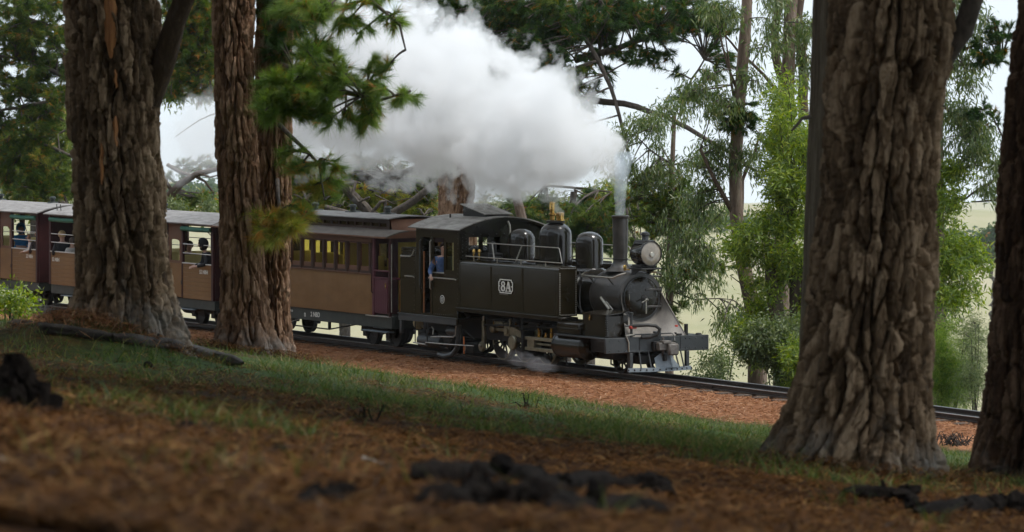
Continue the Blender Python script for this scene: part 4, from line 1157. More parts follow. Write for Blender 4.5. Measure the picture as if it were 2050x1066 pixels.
# handrail along the smokebox
hr = MB().tube([(-1.2, -.60, 1.99), (.10, -.60, 1.99), (.20, -.52, 2.05), (.24, -.38, 2.09)], .019, 8)
hr.tube([(-1.2, .60, 1.99), (.10, .60, 1.99), (.20, .52, 2.05), (.24, .38, 2.09)], .019, 8); hr.obj('handrail', M_steel, L)
for s in (-.85, -.12):
    MB().tube([(s, -.60, 1.99), (s + .02, -.47, 1.84)], .016, 6).obj('handrail_post', M_dark, L)

# side tanks
for sg in (-1, 1):
    yo, yi = 1.10 * sg, .64 * sg
    zt = 2.17; pts = [(yo, 1.13)] + [(yo - sg * .10 + sg * .10 * math.cos(R(a)), zt - .10 + .10 * math.sin(R(a))) for a in (0, 22, 45, 68, 90)] + [(yi, zt), (yi, 1.13)]
    tk = MB().prism(pts, 'x', -5.42, -1.25).obj('side_tank', M_olive_refl, L, 30)
    m = MB()
    for x in (-5.36, -4.03, -2.71, -1.42, -1.34):
        for i in range(26):
            z = 1.17 + i * .0365
            m.tube([(x, yo, z), (x, yo + sg * .008, z)], .011, 6)
    for i in range(44):
        m.tube([(-5.3 + i * .09, yo, 1.16), (-5.3 + i * .09, yo + sg * .006, 1.16)], .008, 5)
    m.obj('rivet', M_olive_refl, tk, kind='stuff', weld=False)
    m = MB()
    for i in range(24):
        m.tube([(-1.25, yo - sg * .03, 1.18 + i * .037), (-1.238, yo - sg * .03, 1.18 + i * .037)], .013, 6)
        m.tube([(-1.25, yi + sg * .03, 1.18 + i * .039), (-1.238, yi + sg * .03, 1.18 + i * .039)], .013, 6)
    for i in range(11):
        m.tube([(-1.25, yi + sg * (.05 + i * .035), 2.14), (-1.238, yi + sg * (.05 + i * .035), 2.14)], .012, 6)
        m.tube([(-1.25, yi + sg * (.05 + i * .035), 1.16), (-1.238, yi + sg * (.05 + i * .035), 1.16)], .012, 6)
    m.obj('rivet', M_rail_w if sg < 0 else M_olive_refl, tk, kind='stuff', weld=False)
    for x in (-4.03, -2.71):
        MB().box(x - .035, x + .035, yo, yo + sg * .004, 1.16, 2.07).obj('seam_strip', M_olive_refl, tk)
    m = MB().box(-5.46, -1.2, yi, yo + sg * .05, 1.035, 1.11, .01).box(-5.46, -1.2, yo + sg * .02, yo + sg * .075, 1.105, 1.128, .006)
    m.obj('running_board', M_blk, L)
    MB().tube([(-5.25, yo * .93, 2.255), (-1.28, yo * .93, 2.255)], .012, 8).obj('tank_rail', M_steel, L)
    for x in (-4.9, -3.9, -2.9, -1.9):
        MB().tube([(x, yo * .93, 2.16), (x, yo * .93, 2.255)], .015, 6).obj('rail_post', M_steel, L)
    MB().tube([(-4.75, sg * .88, 2.56), (-1.62, sg * .88, 2.56), (-1.57, sg * .88, 2.54), (-1.38, sg * .93, 2.24)], .010, 8).obj('upper_handrail', M_rail_w, L)
    for x0, x1 in ((-3.10, -3.28), (-4.35, -4.18)):
        MB().tube([(x0, sg * .88, 2.56), (x1, sg * .93, 2.2)], .015, 6).obj('rail_stay', M_rail_w, L)
    m = MB().box(-5.0, -4.35, sg * .72, sg * .98, 2.172, 2.20, .01).lathe([(.16, 0), (.15, .03), (.08, .06), (0, .07)], (-3.2, sg * .84, 2.17), 'z', 20).tube([(-4.2, sg * .95, 2.19), (-2.4, sg * .95, 2.19)], .02, 6)
    m.obj('filler_lid', M_blk, tk)
# clutter between the cab front and the rear dome
MB().box(-5.3, -4.95, -.62, -.25, 2.1, 2.32, .02).lathe([(.08, 0), (.08, .2), (.05, .26), (0, .27)], (-5.05, -.45, 2.3), 'z', 14).tube([(-5.2, -.6, 2.2), (-4.6, -.55, 2.25), (-4.3, -.5, 2.15)], .02, 6).obj('clack_box', M_dark, L)
MB().lathe([(.03, 0), (.03, .14), (.045, .15), (.03, .2), (0, .2)], (-5.25, -.82, 2.2), 'z', 10).lathe([(.03, 0), (.03, .14), (.045, .15), (.03, .2), (0, .2)], (-5.18, -.72, 2.2), 'z', 10).obj('lubricator', M_brass, L)

# number plate 8A
def octo(w, h, c):
    return [(-w + c, -h), (-w + c, -h), (w - c, -h), (w - c, -h + .0), (w, -h + c), (w, h - c), (w - c, h), (-w + c, h), (-w, h - c), (-w, -h + c)]
def notch(w, h, c):
    p = [(-w + c, -h), (w - c, -h)] + [(w - c + c * (1 - math.cos(R(a))) * 1.0, -h + c * math.sin(R(a))) for a in (30, 60)] + [(w, -h + c), (w, h - c)] + [(w - c * math.sin(R(a)) * 1.0 + 0 * c, h - c * math.cos(R(a)) * 1.0 + 0) for a in (30, 60)][::1] + [(w - c, h), (-w + c, h)] + [(-w + c - c * (1 - math.cos(R(a))), h - c * math.sin(R(a))) for a in (30, 60)] + [(-w, h - c), (-w, -h + c)] + [(-w + c * math.sin(R(a)), -h + c * math.cos(R(a))) for a in (30, 60)]
    return p
px, pz = -3.38, 1.675
def sh(pts): return [(px + a, pz + b) for a, b in pts]
plate = MB().prism(sh(notch(.30, .152, .055)), 'y', -1.118, -1.1045).obj('number_plate', M_blk, L)
o1, o2 = sh(notch(.30, .152, .055)), sh(notch(.272, .130, .050))
m = MB(); k = len(o1); vs = [(p[0], -1.126, p[1]) for p in o1] + [(p[0], -1.126, p[1]) for p in o2] + [(p[0], -1.118, p[1]) for p in o1] + [(p[0], -1.118, p[1]) for p in o2]
fs = []
for i in range(k):
    j = (i + 1) % k
    fs += [(i, j, k + j, k + i), (i, j, 2 * k + j, 2 * k + i), (k + i, k + j, 3 * k + j, 3 * k + i)]
m.add(vs, fs).obj('plate_rim', M_white, plate)
m = MB().tube([(px - .272, -1.126, pz), (px - .24, -1.126, pz)], .012, 6).tube([(px + .272, -1.126, pz), (px + .24, -1.126, pz)], .012, 6); m.obj('plate_stud', M_white, plate)


def ring2(m, cx, cz, rx, rz, wx, wz, y0, y1, n=24):
    vs = []; fs = []
    for i in range(n):
        a = 2 * math.pi * i / n; c, s = math.cos(a), math.sin(a)
        vs += [(cx + rx * c, y0, cz + rz * s), (cx + (rx - wx) * c, y0, cz + (rz - wz) * s), (cx + rx * c, y1, cz + rz * s), (cx + (rx - wx) * c, y1, cz + (rz - wz) * s)]
    for i in range(n):
        j = (i + 1) % n
        fs += [(4 * i, 4 * i + 1, 4 * j + 1, 4 * j), (4 * i, 4 * i + 2, 4 * j + 2, 4 * j), (4 * i + 1, 4 * i + 3, 4 * j + 3, 4 * j + 1)]
    m.add(vs, fs)


m = MB()
ring2(m, px - .110, pz + .052, .078, .056, .042, .024, -1.125, -1.118)
ring2(m, px - .110, pz - .048, .090, .064, .050, .027, -1.1255, -1.118)
m.obj('figure_eight', M_white, plate)
m = MB()
m.prism([(px + .012, pz - .105), (px + .040, pz - .105), (px + .118, pz + .105), (px + .090, pz + .105)], 'y', -1.125, -1.118)
m.prism([(px + .085, pz + .106), (px + .138, pz + .106), (px + .218, pz - .105), (px + .150, pz - .105)], 'y', -1.1255, -1.118)
m.prism([(px + .055, pz - .045), (px + .16, pz - .045), (px + .155, pz - .02), (px + .065, pz - .02)], 'y', -1.1262, -1.118)
m.prism([(px - .01, pz - .112), (px + .075, pz - .112), (px + .075, pz - .094), (px - .01, pz - .094)], 'y', -1.1266, -1.118)
m.prism([(px + .125, pz - .112), (px + .238, pz - .112), (px + .238, pz - .094), (px + .125, pz - .094)], 'y', -1.1266, -1.118)
m.obj('letter_a', M_white, plate)
MB().box(px - .28, px + .08, -1.112, -1.1045, pz - .183, pz - .174).obj('plate_bracket', M_steel, plate)

# cab
cab = MB()
side_h = [(-7.06, -6.68, .92, 2.62), (-6.54, -6.08, 1.86, 2.62), (-6.04, -5.62, 1.88, 2.58)]
for sg in (-1, 1):
    cab.holes(-7.33, -5.40, .885, 2.86, side_h, sg * 1.10, sg * 1.07)
cab_o = cab.obj('cab', M_olive_refl, L)
def rz_(y, o=0): return 3.11 - .225 * (y / 1.1) ** 2 + o
fr = [(-1.07, .9), (1.07, .9)] + [(y, rz_(y, -.012)) for y in np.linspace(1.07, -1.07, 16)]
m = MB().holes(-1.069, 1.069, .9, 2.80, [(-.86, -.60, 2.26, 2.66), (-.50, -.05, 2.30, 2.66), (.25, .60, 2.26, 2.66), (-.5, .5, .95, 2.12)], -5.42, -5.40, 'x')
m.prism([(-1.069, 2.801), (1.069, 2.801)] + [(y, rz_(y, -.015)) for y in np.linspace(1.069, -1.069, 16)], 'x', -5.42, -5.40)
m.obj('cab_front', M_blk, cab_o)
m = MB().holes(-1.069, 1.069, .9, 2.80, [(-.75, .75, 2.05, 2.70)], -7.33, -7.31, 'x')
m.prism([(-1.069, 2.801), (1.069, 2.801)] + [(y, rz_(y, -.015)) for y in np.linspace(1.069, -1.069, 16)], 'x', -7.33, -7.31)
m.obj('cab_back', M_blk, cab_o)
m = MB()
for i in range(9): m.tube([(-5.40, -.95 + i * .2, 2.72), (-5.385, -.95 + i * .2, 2.72)], .014, 6)
for i in range(8): m.tube([(-5.40, -1.02, 2.1 + i * .08), (-5.385, -1.02, 2.1 + i * .08)], .014, 6)
for i in range(9): m.tube([(-5.40, -.93, 2.15 + i * .06), (-5.385, -.93, 2.15 + i * .06)], .010, 6)
for x in (-5.46, -6.62, -7.12):
    for i in range(17): m.tube([(x, -1.10, .98 + i * .11), (x, -1.109, .98 + i * .11)], .009, 6)
for i in range(14): m.tube([(-6.6 + i * .085, -1.10, .93), (-6.6 + i * .085, -1.11, .93)], .011, 6)
for x, z in ((-6.4, 1.45), (-6.05, 1.55), (-5.75, 1.62), (-6.45, 1.3), (-6.3, 1.06), (-6.05, 1.03)): m.tube([(x, -1.10, z), (x, -1.108, z)], .010, 6)
m.obj('rivet', M_grey, cab_o, kind='stuff', weld=False)
MB().box(-6.62, -6.585, -1.112, -1.098, .92, 2.62, .003).box(-7.13, -7.10, -1.112, -1.098, .92, 2.62, .003).box(-6.62, -5.5, -1.108, -1.098, 1.80, 1.83, .003).obj('beading', M_olive_refl, cab_o)
roof = [(y, rz_(y)) for y in np.linspace(-1.22, 1.22, 25)]
ro = MB().sheet(roof, 'x', -7.50, -5.22, .022).obj('cab_roof', M_roof, cab_o)
MB().sheet([(y, rz_(y, -.03)) for y in np.linspace(-1.19, 1.19, 21)], 'x', -5.245, -5.225, .035).obj('roof_edge', M_blk, ro)
m = MB().tube([(-6.75, -.55, 3.04), (-6.75, -.55, 3.13)], .02, 8); m.obj('roof_stud', M_dark, ro)
hatch = MB().prism([(-6.60, 3.06), (-5.62, 3.06), (-5.62, 3.16), (-6.60, 3.34)], 'y', -.30, .30).obj('roof_hatch', M_dark, cab_o)
MB().add([(-6.66, -.36, 3.362), (-5.56, -.36, 3.160), (-5.56, .36, 3.160), (-6.66, .36, 3.362), (-6.66, -.36, 3.345), (-5.56, -.36, 3.143), (-5.56, .36, 3.143), (-6.66, .36, 3.345)], [(0, 1, 2, 3), (4, 5, 6, 7), (0, 1, 5, 4), (1, 2, 6, 5), (2, 3, 7, 6), (3, 0, 4, 7)]).obj('hatch_lid', M_roof, hatch)
wf = MB().holes(-6.04, -5.62, 1.88, 2.58, [(-5.985, -5.675, 1.925, 2.535)], -1.095, -1.065).obj('window_frame', M_white if False else M_olive_refl, cab_o)
MB().box(-5.70, -5.672, -1.092, -1.07, 1.925, 2.535).obj('window_bead', mat('cream_bead', (.55, .50, .22), rough=.5), wf)
MB().box(-5.985, -5.675, -1.082, -1.078, 1.925, 2.535).obj('pane', glass_mat('yellowed_glass', (.72, .70, .36)), wf)
MB().box(-6.56, -6.06, -1.125, -1.06, 1.835, 1.862, .006).obj('window_sill', M_rail_w, cab_o)
for x in (-7.10, -6.64):
    MB().tube([(x, -1.10, 2.56), (x + .03, -1.15, 2.53), (x + .03, -1.15, 1.50), (x, -1.10, 1.46)], .018, 8).obj('grab_rail', M_rail_w if x > -7 else M_grey, cab_o)
MB().tube([(-6.58, -1.10, 1.72), (-6.56, -1.14, 1.735), (-5.56, -1.14, 1.735), (-5.54, -1.10, 1.72)], .014, 8).obj('grab_rail', M_rail_w, cab_o)
MB().tube([(-6.66, -1.085, .93), (-6.665, -1.085, 2.4)], .016, 6).tube([(-6.98, -1.09, .93), (-6.98, -1.09, 2.3)], .022, 6).obj('door_post', M_copper, cab_o)
MB().box(-7.30, -5.45, -1.05, 1.05, .885, .91).obj('cab_floor', M_dark, cab_o)
MB().box(-6.35, -5.9, -.62, .62, .95, 2.15, .05).lathe([(0, 0), (.16, 0), (.16, .05), (0, .05)], (-6.40, 0, 1.25), 'x', 20).tube([(-6.4, -.3, 1.9), (-6.6, -.35, 1.9)], .02, 6).tube([(-6.38, .1, 2.0), (-6.38, .5, 2.0)], .03, 6).obj('backhead', M_dark, cab_o)
# badge
bd = MB().lathe([(0, -.008), (.092, -.008), (.095, 0)], (-6.14, -1.102, 1.265), 'y', 32).obj('crest', M_white, cab_o)
m = MB(); ring2(m, -6.14, 1.265, .078, .078, .028, .028, -1.1112, -1.1102, 28)
for a in range(0, 360, 45): m.lathe([(0, -.0018), (.009, -.0016), (.010, 0)], (-6.14 + .063 * math.cos(R(a)), -1.1112, 1.265 + .063 * math.sin(R(a))), 'y', 6)
m.obj('crest_ring', M_dark, bd)
m = MB()
for a in range(0, 360, 60): m.lathe([(0, -.0015), (.012, -.0014), (.013, 0)], (-6.14 + .022 * math.cos(R(a)), -1.1102, 1.265 + .022 * math.sin(R(a))), 'y', 8)
m.obj('crest_flower', M_dark, bd)
# bunker
bk = MB().box(-8.06, -7.332, -1.10, 1.10, .885, 2.20, .01).obj('bunker', M_olive_refl, L)
m = MB()
for k, (z0, z1) in enumerate(((2.20, 2.245), (2.255, 2.30), (2.31, 2.36))):
    m.box(-8.02, -7.335, -1.095, -1.06, z0, z1, .006)
m.box(-8.04, -7.335, 1.06, 1.095, 2.20, 2.36, .006).box(-8.04, -8.0, -1.05, 1.05, 2.20, 2.36, .006).obj('coal_board', M_olive_refl, bk)
MB().tube([(-8.0, -1.10, 2.18), (-7.98, -1.14, 2.16), (-7.50, -1.14, 2.17), (-7.42, -1.14, 2.22), (-7.38, -1.13, 2.32)], .013, 6).obj('grab_rail', M_rail_w, bk)
MB().tube([(-7.80, -1.10, 1.70), (-7.78, -1.14, 1.72), (-7.42, -1.14, 1.72), (-7.40, -1.10, 1.70)], .013, 6).obj('grab_rail', M_rail_w, bk)
m = MB()
for i in range(12): m.tube([(-7.40, -1.10, .98 + i * .1), (-7.40, -1.109, .98 + i * .1)], .009, 6)
m.obj('rivet', M_grey, bk, kind='stuff', weld=False)
coal = MB()
for i in range(60):
    coal.lathe([(0, -.07), (.07, -.03), (.08, .03), (0, .08)], (rnd.uniform(-7.95, -7.42), rnd.uniform(-.95, .95), 2.2 + rnd.uniform(0, .1)), 'z', 5)
coal.obj('coal', M_dark, bk, kind='stuff')
# cab footplate, steps and under-cab gear
MB().box(-8.10, -5.40, -1.16, 1.16, .858, .882, .006).box(-8.06, -5.46, -1.15, -1.11, .72, .857, .008).box(-8.06, -5.46, 1.11, 1.15, .72, .857, .008).obj('cab_footplate', M_grey, L)
MB().box(-5.46, -5.40, -1.15, -1.10, .74, 1.04, .01).obj('frame_drop', M_blk, L)
MB().box(-8.02, -7.93, -1.14, -1.08, .42, .72, .008).box(-8.02, -7.93, 1.08, 1.14, .42, .72, .008).obj('rear_step_hanger', M_grey, L)
at_ = MB().lathe([(0, -.03), (.08, 0), (.135, .06), (.15, .12), (.15, 1.0), (.13, 1.06), (0, 1.1)], (-7.66, -.80, .28), 'x', 24).obj('air_reservoir', M_grey, L)
m = MB().tube([(-7.4, -1.08, .72), (-7.4, -1.08, .24), (-6.85, -1.08, .20), (-6.85, -1.08, .72)], .014, 6).obj('step_iron', M_grey, L)
MB().tube([(-6.75, -1.05, .40), (-6.3, -1.05, .43), (-5.75, -1.05, .45), (-5.66, -1.05, .50), (-5.62, -1.05, .74)], .016, 6).tube([(-6.8, -1.0, .62), (-6.68, -1.02, .58), (-6.66, -1.05, .45)], .014, 6).obj('injector_pipe', M_rail_w, L)
MB().lathe([(0, 0), (.10, .02), (.12, .1), (.12, .35), (.10, .43), (0, .45)], (-6.2, -.9, .56), 'x', 16).lathe([(0, -.08), (.07, -.05), (.09, 0), (.07, .06), (0, .08)], (-7.05, -.9, .50), 'x', 14).obj('injector', M_grey, L)
MB().tube([(-6.9, -1.1, .27), (-5.9, -1.08, .28), (-4.95, -1.0, .30)], .014, 6).tube([(-7.45, -1.1, .24), (-6.9, -1.1, .22)], .016, 6).obj('reach_rod', M_rail_w, L)
MB().tube([(-5.60, -.9, .62), (-4.98, -.95, .44)], .014, 6).obj('reverser_rod', M_dark, L)
MB().tube([(-5.37, -1.0, .48), (-5.36, -1.0, .10)], .017, 6).obj('orange_pole', M_wood_or, L)
MB().tube([(-6.55, -.95, .02), (-6.2, -.98, .00), (-5.9, -.98, .06), (-5.7, -.98, .2), (-5.62, -.98, .5), (-5.6, -.98, .72)], .06, 8).obj('suction_hose', M_grey, L)
MB().box(-5.66, -5.3, -.80, -.55, .10, .30, .02).obj('brake_block', M_dark, L)
MB().box(-6.8, -6.2, -.85, -.5, .2, .5, .03).obj('ash_pan', M_dark, L)
MB().box(-7.8, -7.4, -.8, .8, .12, .5, .03).obj('drag_box', M_dark, L)
# frames
for sg in (-1, 1):
    MB().box(-8.0, .78, sg * .50, sg * .535, .42, .86, .005).obj('main_frame', M_dark, L)
MB().box(-7.9, -.2, -.45, .45, .55, .95, .02).box(-5.6, -4.2, -.48, .48, .86, 1.5, .03).obj('firebox', M_dark, L)
MB().box(-1.22, .80, -1.25, 1.25, .755, .785, .006).obj('front_footplate', M_grey, L)

# wheels
def wheel(name, x, r, material_rim, spokes=10, disc=False):
    tyre = MB().lathe([(r - .055, -.05), (r, -.05), (r, .045), (r + .022, .05), (r + .022, .07), (r - .055, .07)], (0, 0, 0), 'y', 40)
    tyre.lathe([(r - .055, -.05), (r - .055, .07)], (0, 0, 0), 'y', 40)
    me_t = tyre.mesh('tyre'); me_t.materials.append(material_rim)
    m = MB().lathe([(0, -.07), (.085, -.07), (.095, -.04), (.095, .05), (0, .05)], (0, 0, 0), 'y', 20)
    if disc:
        m.lathe([(.09, -.01), (r - .05, -.03), (r - .05, .03), (.09, .03)], (0, 0, 0), 'y', 32)
    for k in range(0 if disc else spokes):
        a = 2 * math.pi * k / spokes; c, s = math.cos(a), math.sin(a)
        m.tube([(c * .07, 0, s * .07), (c * (r - .05), -.01, s * (r - .05))], .026, 6, r1=.018)
    me_w = m.mesh(name); me_w.materials.append(M_dark)
    return me_t, me_w


def put_wheel(name, parent, mts, x, z, y, flip, extra=None):
    w = link(name, mts[1], None, parent, (x, y, z))
    if flip: w.rotation_euler = (0, 0, math.pi)
    t = link('tyre', mts[0], None, w)
    return w


DR = .43; AX = [-4.60, -3.67, -2.74]
dw = wheel('driving_wheel', 0, DR, M_rod, 11)
for x in AX:
    for sg in (-1, 1):
        w = put_wheel('driving_wheel', L, dw, x, DR, sg * .42, sg > 0)
        a0 = R(200)
        MB().prism([(.40 * math.cos(a0 + R(t)), .40 * math.sin(a0 + R(t))) for t in range(0, 101, 10)] + [(.30 * math.cos(a0 + R(100)), .30 * math.sin(a0 + R(100))), (.30 * math.cos(a0), .30 * math.sin(a0))], 'y', -.055, -.02).obj('balance_weight', M_dark, w)
    MB().tube([(x, -.5, DR), (x, .5, DR)], .07, 12).obj('axle', M_dark, L)
pw = wheel('pony_wheel', 0, .30, M_dark, disc=False, spokes=8)
for x in (.18, -6.75):
    for sg in (-1, 1): put_wheel('carrying_wheel', L, pw, x, .30, sg * .42, sg > 0)
    MB().tube([(x, -.5, .3), (x, .5, .3)], .05, 10).obj('axle', M_dark, L)
MB().box(-.3, .75, -.36, .36, .22, .42, .02).tube([(.05, -.62, .42), (.05, -.62, .20), (.35, -.62, .14)], .02, 6).obj('pony_truck', M_dark, L)
# motion
PZ = DR + .25
MB().box(-4.72, -2.62, -.70, -.655, PZ - .035, PZ + .035, .006).obj('coupling_rod', M_rod, L)
for x in AX:
    MB().lathe([(0, -.10), (.055, -.10), (.085, -.07), (.085, .05), (0, .05)], (x, -.67, PZ), 'y', 20).obj('crank_pin', M_rod, L)
    MB().lathe([(.03, 0), (.03, .08), (.04, .09), (.02, .14), (0, .14)], (x, -.68, PZ + .06), 'z', 10).obj('oil_cup', M_brass, L)
MB().prism([(-3.85, PZ - .085), (-3.55, PZ - .075), (-2.70, .545 - .035), (-2.58, .545 - .04), (-2.58, .545 + .04), (-2.70, .545 + .04), (-3.55, PZ + .09), (-3.85, PZ + .085)], 'y', -.83, -.77).obj('connecting_rod', M_rod, L)
MB().box(-3.93, -3.70, -.845, -.76, PZ - .11, PZ + .11, .015).lathe([(0, -.02), (.07, -.02), (.07, .02), (0, .02)], (-3.80, -.85, PZ), 'y', 18).lathe([(.03, 0), (.03, .1), (.045, .11), (.03, .17), (0, .17)], (-3.72, -.80, PZ + .10), 'z', 10).obj('big_end', M_rod, L)
MB().lathe([(0, -.04), (.14, -.04), (.16, -.02), (.16, .02), (0, .02)], (-3.50, -.87, DR + .02), 'y', 28).obj('eccentric_disc', M_rod, L)
for z in (.60, .375):
    MB().box(-2.76, -1.30, -1.02, -.90, z - .035, z + .035, .006).obj('slide_bar', M_rod, L)
MB().box(-2.70, -2.42, -1.0, -.8, .40, .57, .01).tube([(-2.5, -.92, .49), (-1.3, -.92, .49)], .03, 10).obj('crosshead', M_rod, L)
MB().box(-2.82, -2.77, -1.06, -.52, .16, .74, .008).tube([(-2.80, -1.07, .14), (-2.80, -1.07, 1.03)], .018, 6).obj('motion_bracket', M_dark, L)
for x, h in ((-2.25, .16), (-1.98, .11), (-1.75, .22), (-1.58, .12)):
    MB().lathe([(.03, 0), (.04, .01), (.04, h * .55), (.028, h * .6), (.028, h), (0, h + .01)], (x, -.96, .635), 'z', 12).obj('oil_cup', M_brass, L)
m = MB().prism([(-4.98, .20), (-4.86, .22), (-4.82, .55), (-4.88, .86), (-4.95, .84), (-4.93, .55)], 'y', -.80, -.74).lathe([(0, -.03), (.10, -.03), (.11, 0), (.11, .03), (0, .03)], (-4.90, -.82, .28), 'y', 20); m.obj('expansion_link', M_rod, L)
MB().lathe([(0, -.03), (.035, -.02), (.04, 0), (0, .01)], (-4.90, -.87, .30), 'y', 12).lathe([(.025, 0), (.025, .1), (0, .11)], (-4.86, -.80, .85), 'z', 8).obj('link_pin', M_steel, L)
MB().tube([(-4.9, -.78, .75), (-3.9, -.80, .80), (-1.2, -.86, .86)], .022, 6).tube([(-3.4, -.75, .92), (-2.5, -.75, .92)], .03, 6).obj('valve_rod', M_dark, L)
MB().box(-4.5, -4.15, -.74, -.6, .74, .86, .01).box(-4.1, -3.95, -.74, -.6, .72, .84, .01).obj('spring_block', M_rod, L)
for x in AX:
    m = MB()
    for k in range(4): m.box(x - .34 + k * .06, x + .34 - k * .06, -.62, -.55, .90 - .022 * k - .022, .90 - .022 * k, .003)
    m.obj('leaf_spring', M_dark, L)
    MB().box(x + .47, x + .53, -.47, -.37, .15, .62, .01).obj('brake_shoe', M_dark, L)
# cylinders
for sg in (-1, 1):
    cyl = MB().lathe([(0, -1.34), (.15, -1.335), (.225, -1.31), (.255, -1.29), (.275, -1.285), (.275, -1.25), (.262, -1.24), (.262, -.26), (.275, -.25), (.275, -.21), (.24, -.20), (.20, -.17), (0, -.16)], (0, sg * .985, .545), 'x', 40).obj('cylinder', M_blk, L)
    MB().box(-1.19, -.30, sg * .74, sg * 1.19, .78, 1.035, .03).box(-1.20, -.29, sg * .73, sg * 1.205, .905, .925, .004).obj('valve_chest', M_blk, cyl)
    MB().tube([(-1.25, sg * 1.02, .92), (-1.36, sg * 1.02, .92)], .05, 10).lathe([(.02, 0), (.045, .02), (.045, .09), (0, .1)], (-1.27, sg * 1.02, .93), 'z', 10).obj('gland', M_brass, cyl)
    MB().tube([(-1.1, sg * 1.0, .30), (-1.1, sg * 1.0, .18), (-1.0, sg * 1.05, .13)], .018, 6).tube([(-.35, sg * 1.0, .30), (-.35, sg * 1.0, .18), (-.25, sg * 1.05, .13)], .018, 6).obj('drain_cock', M_dark, cyl)
MB().box(-1.1, .3, -.75, .75, .30, .74, .03).box(-.16, .78, -1.0, -.6, .46, .74, .02).obj('cylinder_saddle', M_dark, L)
# tool box on the front footplate
tb = MB().box(-.30, .62, -1.10, -.56, .787, 1.235, .008).obj('tool_box', M_blk, L)
MB().prism([(-1.125, 1.236), (-.545, 1.300), (-.545, 1.325), (-1.125, 1.262)], 'x', -.325, .645).obj('box_lid', M_blk, tb)
MB().box(-.02, .03, -1.125, -1.10, 1.17, 1.26, .004).box(-.03, .02, -1.13, -1.118, 1.12, 1.18, .006).obj('latch', M_brass, tb)
m = MB()
for i in range(9):
    m.tube([(.60, -1.10, .82 + i * .047), (.60, -1.109, .82 + i * .047)], .010, 6); m.tube([(.62, -1.075, .82 + i * .047), (.629, -1.075, .82 + i * .047)], .010, 6)
m.obj('rivet', M_grey, tb, kind='stuff', weld=False)
MB().tube([(-1.2, -.56, 1.95), (-1.18, -.62, 1.6), (-1.1, -.66, 1.35), (-.95, -.7, 1.2)], .017, 6).tube([(-1.22, -.6, 2.05), (-1.10, -.66, 2.03), (-1.07, -.67, 1.9), (-1.12, -.66, 1.8), (-1.2, -.62, 1.85)], .02, 6).obj('feed_pipe', M_dark, L)
MB().tube([(-.5, -.52, 1.55), (-.1, -.56, 1.32)], .03, 8).tube([(-.32, -.50, 1.48), (-.0, -.52, 1.30)], .016, 6).obj('drain_pipe', M_steel, L)
# beam
bm_ = MB().box(.80, .875, -1.275, 1.275, .475, .79, .01).obj('buffer_beam', M_grey, L)
m = MB()
for y in (-1.18, -.95, -.78, -.42, .05, .42, .70, .80, .95, 1.12, 1.22):
    for z in (.53, .735): m.lathe([(0, .014), (.014, .011), (.018, 0)], (.875, y, z), 'x', 8)
m.obj('bolt', M_grey, bm_, kind='stuff', weld=False)
MB().box(.876, .892, -.82, .86, .49, .52, .004).box(.876, .886, -.45, -.43, .48, .785).box(.876, .886, .56, .58, .50, .785).obj('beam_strap', M_grey, bm_)
MB().box(.45, .80, -1.24, 1.24, .70, .752, .006).obj('beam_gusset', M_dark, bm_)
MB().box(.876, .98, -.16, .40, .50, .70, .01).obj('draw_box', M_dark, bm_)
cp = MB().box(.98, 1.12, -.12, .30, .52, .68, .015).box(1.0, 1.16, -.04, .16, .66, .72, .01).tube([(1.0, .05, .40), (1.0, .05, .78)], .025, 8).box(1.12, 1.24, .06, .30, .42, .66, .03).obj('coupler', mat('worn_coupler_iron', (.10, .085, .075), (.17, .15, .13), rough=.5, scale=8), L)
MB().box(1.02, 1.10, .02, .09, .30, .44, .01).obj('coupler_pin', M_dark, cp)
MB().tube([(.90, .02, .86), (.92, .30, .86), (.93, .34, .84), (.96, .36, .76), (1.02, .33, .70)], .010, 6).obj('lift_chain', M_grey, cp)
MB().tube([(.90, -.62, .855), (.90, .30, .855)], .014, 6).box(.84, .92, -.10, .06, .795, .91, .01).obj('uncoupling_bar', M_grey, bm_)
MB().tube([(.885, -.72, .50), (.90, -.73, .70), (.90, -.80, .84), (.90, -.60, .86)], .018, 6).obj('steam_pipe', M_steel, bm_)
MB().tube([(.80, -.62, 1.02), (.92, -.52, 1.04), (1.0, -.32, 1.05), (1.04, -.16, 1.03), (1.05, -.06, .96), (1.03, -.10, .86), (.97, -.22, .80), (.93, -.32, .80)], .038, 10).tube([(.97, -.24, .80), (.90, -.42, .80)], .05, 10).obj('air_hose', M_hose, bm_)
MB().tube([(.80, -.60, .79), (.80, -.60, 1.25)], .028, 8).tube([(.80, -.75, 1.03), (.80, -.50, 1.03)], .018, 6).lathe([(0, 0), (.045, .02), (.045, .06), (0, .08)], (.80, -.60, 1.24), 'z', 10).obj('hose_stand', M_grey, bm_)
MB().box(.78, .86, -.66, -.50, .97, 1.03, .01).obj('hose_cock', M_red, bm_)
MB().tube([(.70, .82, .788), (.70, .82, 1.02)], .042, 12).obj('lamp_iron', M_dark, bm_)
MB().lathe([(0, -.05), (.05, -.04), (.06, 0), (.05, .05), (0, .06)], (.62, .62, .95), 'z', 10).tube([(.62, .62, .79), (.62, .62, .92)], .015, 6).obj('red_cock', M_red, bm_)
MB().lathe([(.07, 0), (.06, .03), (0, .04)], (.72, 1.12, .79), 'z', 12).box(.80, .86, .50, .62, .795, .84, .01).obj('beam_cap', M_dark, bm_)
